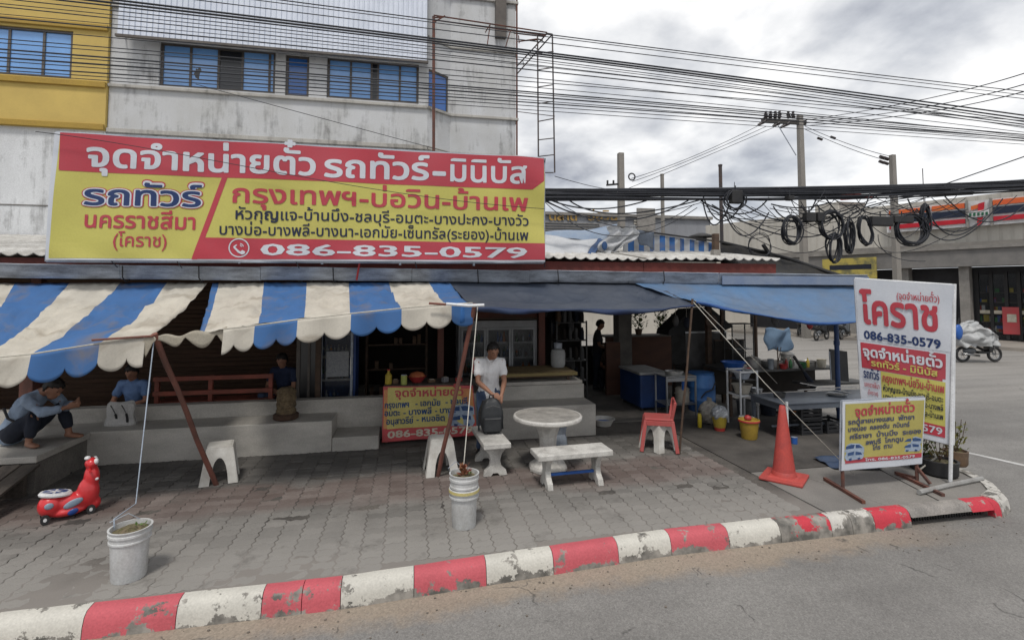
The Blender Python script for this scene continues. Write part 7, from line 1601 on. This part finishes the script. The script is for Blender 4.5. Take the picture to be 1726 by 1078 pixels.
# the numeral block: red slanted 7 behind a white word bar
def sq(name, pts, m, t):
    mb = MB(); mb.prism(pts, lambda a_, b_, q: tuple(S0 + dv_ * along(a_) + nv_ * (.05 + q) + Vector((0, 0, zz(1700, b_)))), t, t + .03); return mb.build(name, m, band)
sq('orange_numeral_top', [(1645, 342), (1668, 338), (1668, 345), (1645, 349)], s_or, .11)
sq('red_numeral_stem', [(1658, 339), (1669, 337), (1663, 375), (1654, 377)], s_rd, .145)
sq('white_word_bar', [(1640, 353), (1676, 350), (1676, 361), (1640, 364)], s_wh, .18)
for a_, b_ in ((1642, 1646), (1649, 1653), (1656, 1660), (1663, 1667), (1670, 1674)): sq('word_letter', [(a_, 355), (b_, 354.6), (b_, 359.6), (a_, 360)], mat('sign_green', (.02, .12, .06), .4), .215)
for px in (1638, 1679): stripe('upright_divider', px - 2, px + 2, 331, 379, conc, .16)
# red gable roof and pale roofs far away
rg = thing('red_roof_house', 'small far house with a red ridged roof above the cables', 'house', gd(1440, 335, 60)); A_, B_ = gd(1418, 337, 60), gd(1474, 333, 60)
mb = MB(); mb.add([A_, B_, B_ + Vector((-.6, 2, .9)), A_ + Vector((.6, 2, .9))], [(0, 1, 2, 3)]); mb.build('roof', redp, rg, thick=.1)
mb = MB(); mb.bb(A_.x, B_.x, A_.y + .5, A_.y + 4, -.1, A_.z - .1); mb.build('wall', crm, rg)

# ================================================================ UTILITY POLES AND CABLES
polec = stain_wall('concrete_pole', (.27, .25, .225), (.19, .18, .165), amt=.3)
def upole(label, px, ytop, d, w=.13, w2=.17, zb=-.18):
    t = gd(px, ytop, d); o = thing('utility_pole', label, 'utility pole', (t.x, t.y, zb)); mb = MB(); h = t.z
    mb.box((t.x, t.y, (h + zb) / 2), (w2 * 2, w2 * 2, h - zb), None, w / w2); mb.build('shaft', polec, o, bev=.02); return o, t
uA, tA = upole('tall concrete utility pole with a crossarm of insulators above the cable coils', 1348, 194, 29, .13, .18)
def gA(px, py, d=29): return gd(px, py, d)
mb = MB(); mb.bar(gA(1284, 203) , gA(1358, 207), .2, .24); mb.build('crossarm', mat('old_timber_arm', (.06, .055, .05), .8), uA)
mb = MB(); mb.tube([gA(1312, 212), gA(1342, 262)], .03, 6); mb.build('arm_brace', galv, uA)
insm = mat('insulator_brown', (.05, .04, .04), .35)
for px in (1291, 1299, 1307, 1314, 1329, 1337): c_ = gA(px, 200); MB().lathe(c_, [(.05, 0), (.14, .09), (.08, .15), (.12, .24), (.06, .3), (.08, .42)], 10).build('insulator', insm, uA, smooth=40)
for a_, b_ in (((1278, 211), (1291, 203)), ((1303, 213), (1313, 207)), ((1316, 215), (1330, 207))): MB().tube([gA(*a_), gA(*b_)], [.07, .13], 8).build('strain_insulator', insm, uA)
uB, tB = upole('concrete utility pole in front of the convenience store', 1504, 261, 23, .10, .14)
uC, tC = upole('concrete utility pole rising behind the rooftop tarpaulins', 1046, 258, 24, .13, .17)
mb = MB(); mb.bar(gd(1022, 312, 24), gd(1044, 310, 24), .08); mb.bar(gd(1024, 304, 24), gd(1024, 312, 24), .07); mb.bar(gd(1034, 304, 24), gd(1034, 312, 24), .07); mb.build('low_bracket', black, uC)
MB().torus(gd(1065, 298, 24), .16, .035, 20, 6, (math.pi / 2, 0, 0)).build('wire_loop', cable_m, uC)
for i, (px, yt, d, m_, lab) in enumerate(((1116, 295, 22, polec, 'thin grey concrete post behind the rooftop awning'), (1214, 280, 13.5, _M['dark_steel'], 'thin dark steel mast rising through the cables'), (1555, 285, 40, _M['dark_steel'], 'far thin antenna mast on the shop roof'))):
    t = gd(px, yt, d); o = thing('mast', lab, 'mast', (t.x, t.y, 0)); mb = MB(); mb.tube([(t.x, t.y, 0 if i < 2 else 5), tuple(t)], [.09, .05, .03][i], 6); mb.build('shaft', m_, o); MB().tube([tuple(t), tuple(t + Vector((0, 0, .04)))], [.1, .06, .04][i], 6).build('tip', m_, o)
def cable_pts(P, n=26):
    """smooth curve through 3+ survey points (Lagrange in x)"""
    out = []
    ts = [i / (len(P) - 1) for i in range(len(P))]
    for k in range(n + 1):
        t = k / n; q = Vector((0, 0, 0))
        for i in range(len(P)):
            w_ = 1.
            for j in range(len(P)):
                if i != j: w_ *= (t - ts[j]) / (ts[i] - ts[j])
            q += P[i] * w_
        out.append(q)
    return out
def cable(P, r, label='thin black overhead cable crossing high above the street', grp='overhead cables crossing the sky', cat='cable', name='overhead_cable', n=26):
    mb = MB(); mb.tube(cable_pts(P, n), r, 5); return tagged(mb.build(name, cable_m, None, smooth=True), label, cat, grp)
YCB = 8.6
cab = [(-60, 46, 113, 152, 1.0), (-52, 50, 117, 158, .8), (-38, 60, 126, 164, .8), (-20, 76, 146, 192, 1.7), (-14, 80, 150, 198, 1.9), (-8, 84, 153, 203, 1.2), (0, 90, 158, 208, .8), (8, 95, 160, 214, .7), (14, 100, 164, 207, .8),
       (31, 111, 167, 212, 1.1), (24, 106, 158, 210, .6), (48, 125, 178, 222, .7), (66, 134, 172, 203, .8), (74, 140, 190, 228, .7), (84, 150, 193, 226, 1.2), (90, 153, 196, 230, .8), (98, 158, 199, 233, 1.4), (104, 164, 204, 236, .7), (112, 170, 202, 233, 1.1), (118, 176, 207, 238, .8), (124, 182, 215, 243, .6)]
for i, (a_, b_, c_, d_, w_) in enumerate(cab):
    Y = YCB + .5 * math.sin(i * 2.1)
    P = [gy(0, a_, Y), gy(700, a_ + (b_ - a_) * .80 + 2, Y), gy(870, b_, Y), gy(1300, c_, Y), gy(1726, d_, Y)]
    # fit a parabola in world x so that the wire hangs naturally, then extend past both picture edges
    xs2 = [p.x for p in P]; zs2 = [p.z for p in P]
    n_ = len(xs2); Sx = [sum(x ** k for x in xs2) for k in range(5)]; T = [sum(z * x ** k for x, z in zip(xs2, zs2)) for k in range(3)]
    Mt = Matrix(((Sx[0], Sx[1], Sx[2]), (Sx[1], Sx[2], Sx[3]), (Sx[2], Sx[3], Sx[4]))); co = Mt.inverted() @ Vector(T)
    mb = MB(); mb.tube([(x, Y, co[0] + co[1] * x + co[2] * x * x) for x in [-16 + k * 1.2 for k in range(27)]], .0098 * w_, 5)
    lab_ = {0: 'topmost thin cable of all those crossing high above the street', 3: 'thick dark cable at the upper edge of the densest overhead bunch', 4: 'thickest cable in the middle of the densest overhead bunch', 16: 'thick cable in the lower overhead group just above the tall pole crossarm', 20: 'lowest and thinnest cable of those crossing high above the street'}.get(i, 'thin black overhead cable among many crossing high above the street')
    tagged(mb.build('overhead_cable', cable_m, None, smooth=True), lab_, 'cable', 'overhead cables crossing high above the street')
rc_ = 'cable rising from the tall utility pole towards the upper right'
for i, (y0_, y1_) in enumerate(((200, 122), (205, 142), (209, 155))): cable([gd(1356, y0_ + 3, 29), gd(1560, (y0_ * .45 + y1_ * .55) + 10, 19), gd(1800, y1_ - 25, 12)], .016, ['uppermost', 'middle', 'lowest'][i] + ' of three cables rising from the tall pole to the upper right', 'cables rising to the upper right from the tall pole')
for i, (y0_, x1_, y1_) in enumerate(((211, 1064, 301), (213, 1066, 306), (215, 1048, 322))): cable([gd(1280 + 12 * i, y0_, 29), gd((1280 + x1_) / 2, (y0_ + y1_) / 2 + 6, 26.5), gd(x1_, y1_, 24)], .015, ['uppermost', 'middle', 'lowest'][i] + ' of three cables running down-left from the tall pole crossarm', 'cables from the tall pole down to the pole behind the roof')
for i, (a_, b_) in enumerate((((1357, 213), (1499, 263)), ((1357, 218), (1497, 271)))):
    cable([gd(*a_, 29), gd((a_[0] + b_[0]) / 2, (a_[1] + b_[1]) / 2 + 4, 26), gd(*b_, 23)], .015, ['upper', 'lower'][i] + ' of two cables with small insulators between the right-hand utility poles', 'cables between the tall pole and the store pole')
mb = MB()
for px, py, d in ((1382, 234, 28), (1404, 232, 28), (1487, 265, 22.7), (1494, 267, 22.8), (1486, 273, 22.7), (1493, 275, 22.8)): mb.tube([gd(px - 4, py - 1.5, d), gd(px + 4, py + 1.5, d)], .07, 8)
sp2 = thing('cable_spacers', 'small dark insulators threaded on the cables between the right-hand poles', 'insulators', gd(1382, 234, 20)); mb.build('insulators', insm, sp2)
cable([gd(1558, 322, 12), gd(1640, 294, 11), gd(1800, 238, 10)], .012, 'single cable climbing to the right edge above the shop sign', None)
cable([gy(60, 222, 7.6), gy(330, 265, 7.6), gy(620, 222 + 95, 7.6), gy(918, 352, 7.6)], .005, 'thin wire drooping diagonally across the big banner', None)
cable([gy(330, 142, 8.4), gy(600, 215, 8.4), gy(918, 300, 8.4)], .005, 'thin wire slanting over the grey-white wall above the banner', None)
cable([gd(935, 297, 14), gd(1020, 318, 18), gd(1044, 316, 24)], .01, 'thin wire from the ladder tower to the far pole', None)

# thick telephone cable bundle
tbn = thing('cable_bundle', 'thick black bundle of telephone cables running level behind the banner', 'cable bundle', gy(1000, 325, 10))
YY = 9.4
for i in range(15):
    o_ = (i - 6) * 1.05 + (3 if i > 11 else 0); ph = i * 1.9; P = []
    for k, px in enumerate((840, 960, 1080, 1200, 1320, 1440, 1560, 1680, 1800, 1920)):
        base = 325 + .0 * k - (0 if px < 1320 else ((px - 1320) / 400) ** 1.4 * 15)
        P.append(gy(px, base + o_ + 1.8 * math.sin(k * 1.1 + ph), YY + .03 * math.sin(ph + k)))
    MB().tube(P, .02 if i % 3 else .03, 5).build('cable', cable_m, tbn, smooth=True)
lo = 'black cable drooping below the thick bundle over the rooftops'
L2 = [((918, 337), (1040, 372), (1160, 338)), ((918, 339), (1035, 366), (1180, 342)), ((935, 337), (1060, 383), (1170, 344)), ((960, 338), (1050, 360), (1190, 334)), ((918, 340), (1040, 398), (1175, 350)), ((1180, 336), (1330, 382), (1560, 333)), ((1200, 345), (1330, 398), (1420, 378)), ((1180, 340), (1290, 372), (1480, 350)), ((1420, 372), (1500, 342), (1640, 328)), ((1430, 368), (1520, 335), (1726, 318)), ((1200, 352), (1330, 424), (1410, 396)), ((1500, 336), (1530, 330), (1700, 320)),
      ((1530, 335), (1600, 405), (1690, 335)), ((1480, 395), (1500, 430), (1560, 440)), ((1470, 400), (1520, 425), (1620, 385)), ((918, 333), (1000, 352), (1090, 338)), ((1240, 350), (1330, 372), (1400, 365)), ((1225, 345), (1280, 375), (1345, 362)), ((1560, 345), (1600, 395), (1650, 375)), ((1370, 350), (1400, 335), (1440, 360)), ((1500, 360), (1545, 340), (1570, 330)), ((1185, 330), (1215, 372), (1250, 345)), ((1050, 318), (1120, 327), (1190, 322)), ((1440, 345), (1510, 352), (1580, 341)), ((1300, 344), (1350, 350), (1400, 341))]
rl = random.Random(5)
for k in range(34):
    xa_ = rl.uniform(1180, 1600); w_ = rl.uniform(40, 150); ya_ = 328 + rl.uniform(0, 30) - max(0, xa_ - 1400) * .03; yc_ = ya_ + rl.uniform(-14, 14)
    L2.append(((xa_, ya_), (xa_ + w_ * rl.uniform(.35, .65), max(ya_, yc_) + rl.uniform(4, 42)), (xa_ + w_, yc_)))
for i, (a_, b_, c_) in enumerate(L2):
    Y = YY + .12 * math.sin(i * 2.7); 
    P = [gy(*a_, Y), gy(*b_, Y), gy(*c_, Y)]
    mb = MB(); A_, B_, C_ = P; 
    pts = [A_ * ((1 - t) * (1 - 2 * t)) + B_ * (4 * t * (1 - t)) + C_ * (t * (2 * t - 1)) for t in [k / 20 for k in range(21)]]
    mb.tube(pts, .008 + .007 * (i % 3 == 0), 5); tagged(mb.build('drooping_cable', cable_m, None, smooth=True), lo, 'cable', 'cables drooping below the thick bundle')
# coils
def coil(label, px, py, hw, hh, n=7, rr=.014, d=9.3, tw=0):
    c_ = gy(px, py, d); k = gy(px + hw, py, d).x - c_.x; kz = c_.z - gy(px, py + hh, d).z
    o = thing('cable_coil', label, 'cable coil', c_)
    for i in range(n):
        q = MB(); s1_, s2_ = random.uniform(.82, 1.06), random.uniform(.86, 1.05); ox, oz = random.uniform(-.03, .03) * k * 4, random.uniform(-.03, .03); yo = random.uniform(-.05, .05)
        q.tube([c_ + Vector((math.cos(t) * k * s1_ + ox + tw * math.sin(t) * k, yo + .03 * math.sin(2 * t + i), math.sin(t) * kz * s2_ + oz * .6)) for t in [2 * math.pi * j / 26 for j in range(27)]], rr, 5, cap=False); q.build('loop', cable_m, o, smooth=True)
    q = MB(); q.tube([c_ + Vector((0, 0, kz * .92)), c_ + Vector((.01, 0, kz * .95 + .16))], .008, 4); q.build('hanger_tie', cable_m, o); return o
coil('round cable coil hanging left of the tall utility pole', 1335, 387, 15, 24, 9)
coil('large round cable coil hanging right of the tall utility pole', 1401, 379, 19, 23, 9)
coil('narrow cable coil hanging lowest below the large round one', 1405, 417, 10, 25, 7, tw=.1)
coil('tightly bunched dark cable coil seen edge-on', 1432, 398, 6, 28, 9)
coil('oval tilted cable coil right of the edge-on one', 1459, 388, 12, 24, 8, tw=-.25)
coil('widest heavy cable coil in front of the striped shop sign', 1535, 387, 26, 26, 11, .014)
coil('tall narrow cable coil overlapping the widest one on its right', 1560, 368, 7, 24, 8)
coil('thin cable coil beside the black splice box at left', 1238, 336, 17, 17, 5)
coil('faint loose cable loop just above the sagging netting roof', 1281, 414, 21, 20, 3, .007)
for i, (px, py, hw, hh, lab) in enumerate(((1240, 332, 9, 11, 'black splice box hanging inside the left thin coil'), (1364, 366, 8, 8, 'black splice closure just right of the tall pole'), (1381, 366, 6, 8, 'second black splice closure right of the tall pole'), (1484, 373, 18, 8, 'long black splice closure over the left end of the shop sign'), (1520, 370, 16, 6, 'bulging dark cable joint above the widest coil'), (1331, 334, 5, 4, 'small grey clamp box on the bundle near the tall pole'))):
    c_ = gy(px, py, 9.3); k = abs(gy(px + hw, py, 9.3).x - c_.x); kz = abs(gy(px, py + hh, 9.3).z - c_.z); o = thing('splice_box', lab, 'splice box', c_); MB().box(c_, (2 * k, .14, 2 * kz)).build('box', black, o, bev=.02); MB().tube([c_ + Vector((0, 0, kz)), c_ + Vector((0, 0, kz + .1))], .012, 6).build('hanger', cable_m, o)

# ================================================================ MOTORBIKES
bk_m = [mat('bike_black', (.02, .02, .022), .3, spec=.6), mat('bike_yellow', (.45, .36, .03), .4), mat('bike_blue', (.03, .06, .2), .35), mat('bike_grey', (.14, .15, .16), .35)]
chrome = mat('chrome', (.4, .4, .4), .25, metal=.9, bump=0)
def motorbike(label, loc, rz, m, group=None):
    o = local('motorbike', label, 'motorbike', group)
    for x in (-.62, .62):
        w_ = MB().torus((x, 0, .29), .245, .045, 22, 8, (math.pi / 2, 0, 0)).build('wheel', black, o, smooth=True)
        q = MB(); q.torus((x, 0, .29), .19, .012, 20, 5, (math.pi / 2, 0, 0)); q.lathe((x, 0, .29), [(.04, -.05), (.04, .05)], 10, rot=(math.pi / 2, 0, 0))
        for k in range(6): t = k * math.pi / 3; q.tube([(x, 0, .29), (x + .19 * math.cos(t), 0, .29 + .19 * math.sin(t))], .008, 4)
        q.build('rim', chrome, w_)
    q = MB(); q.grid(lambda u, v: ((-.78 + 1.0 * u), (v - .5) * .26 * (1 - .5 * u), .60 + .16 * (1 - u) - .18 * u * u + .03 * math.cos((v - .5) * 3)), 10, 6); q.build('tail_cowl', m, o, smooth=True, thick=.06)
    q = MB(); q.ball((-.25, 0, .78), (.38, .13, .06), 8); q.build('saddle', black, o, smooth=True)
    q = MB(); q.prism([(.30, .40), (.42, .35), (.52, .50), (.50, .90), (.40, 1.0), (.34, .78)], lambda a_, b_, t: (a_, t, b_), -.13, .13); q.build('leg_shield', m, o, bev=.03)
    q = MB(); q.bar((-.1, 0, .36), (.35, 0, .36), .22, .08); q.build('footboard', black, o); q = MB(); q.ball((-.35, 0, .42), (.26, .11, .13), 8); q.build('engine', bk_m[3], o, smooth=True)
    q = MB(); q.tube([(.45, .06, .95), (.62, .06, .29)], .022, 6); q.tube([(.45, -.06, .95), (.62, -.06, .29)], .022, 6); q.build('fork', chrome, o)
    q = MB(); q.tube([(.28, .34, 1.04), (.38, .12, 1.02), (.38, -.12, 1.02), (.28, -.34, 1.04)], .015, 6); q.build('handlebar', black, o)
    q = MB(); q.ball((.48, 0, .95), (.07, .09, .08), 8); q.build('headlight', chrome, o, smooth=True); q = MB(); q.ball((.66, 0, .56), (.17, .055, .05), 8); q.build('front_mudguard', m, o, smooth=True)
    for s in (-1, 1): q = MB(); q.tube([(.33, s * .2, 1.04), (.33, s * .3, 1.2)], .007, 4); q.ball((.33, s * .31, 1.22), (.015, .055, .035), 6); q.build('mirror', black, o)
    q = MB(); q.tube([(-.1, -.13, .25), (-.75, -.15, .33)], .04, 8); q.build('exhaust', chrome, o, smooth=True)
    return put(o, loc, rz)
g_ = 'motorbikes parked across the side street'
def gl(px, py): p = gz(px, py, -.17); return p
motorbike('dark motorbike parked left of the blue pole across the street', gl(1385, 573), R(25), bk_m[0], g_)
motorbike('black motorbike parked right behind the blue pole across the street', gl(1424, 571), R(30), bk_m[3], g_)
motorbike('black motorbike parked between the blue cloth bundle and the blue pole', gl(1352, 566), R(35), bk_m[0], g_)
motorbike('dark blue motorbike parked just right of the blue pole', gl(1452, 572), R(40), bk_m[2], g_)
motorbike('yellow motorbike parked far away above the range hood', gl(1250, 553), R(75), bk_m[1], g_)
motorbike('blue-grey motorbike half hidden by the hem of the blue tarpaulin', gl(1205, 552), R(70), bk_m[2], g_)
mc = motorbike('black scooter half covered by a crumpled silver rain cover in front of the store', gl(1650, 610), R(-8), bk_m[0])
cov = mat('silver_cover', (.42, .43, .43), .45, (.28, .28, .28), 5, bump=.2, spec=.6)
q = MB()
def cf(u, v):
    t = u * 2 * math.pi; w_ = .70 + .12 * math.sin(v * 3); k = max(.02, math.sin(math.pi * min(1, .5 * (1 - v) + .5) ) if False else (1 - v ** 2.6)) ** .5 if v < 1 else .02
    return Vector((-.12 + w_ * k * math.cos(t) * (1.05 + .04 * math.sin(t * 7)), .36 * k * math.sin(t) * (1 + .1 * math.sin(t * 9 + v * 5)) + .04 * math.sin(v * 11 + t * 3) + .16 * NZ.noise(Vector((math.cos(t) * 2.2, math.sin(t) * 2.2, v * 5))), .60 + .90 * v * (1 - .28 * max(0, math.cos(t))) + .10 * NZ.noise(Vector((math.cos(t) * 3, math.sin(t) * 3, v * 7))) - .22 * max(0, math.cos(t)) * 0))
q.grid(cf, 72, 22); q.build('rain_cover', cov, mc, smooth=True)
sc0 = gl(1650, 610); bgp = sc0 + Vector((-.93, -.05, 1.12)); MB().bar(sc0 + Vector((-.75, .05, .8)), sc0 + Vector((-.90, 0, 1.5)), .02).build('rear_rack', black, None); tagged(bpy.data.objects['rear_rack'], 'black upright rack bar at the back of the covered scooter', 'rack')
bgx = thing('blue_bag', 'small blue bag hanging at the left end of the covered scooter', 'bag', bgp); q = MB(); q.ball(OFF[bgx.name], (.16, .1, .28), 8); q.build('pouch', blue_pl, bgx, smooth=True); MB().tube([OFF[bgx.name] + Vector((0, 0, .26)), OFF[bgx.name] + Vector((.05, 0, .5))], .02, 5).build('strap', black, bgx)
bpy.data.objects.remove(_to)
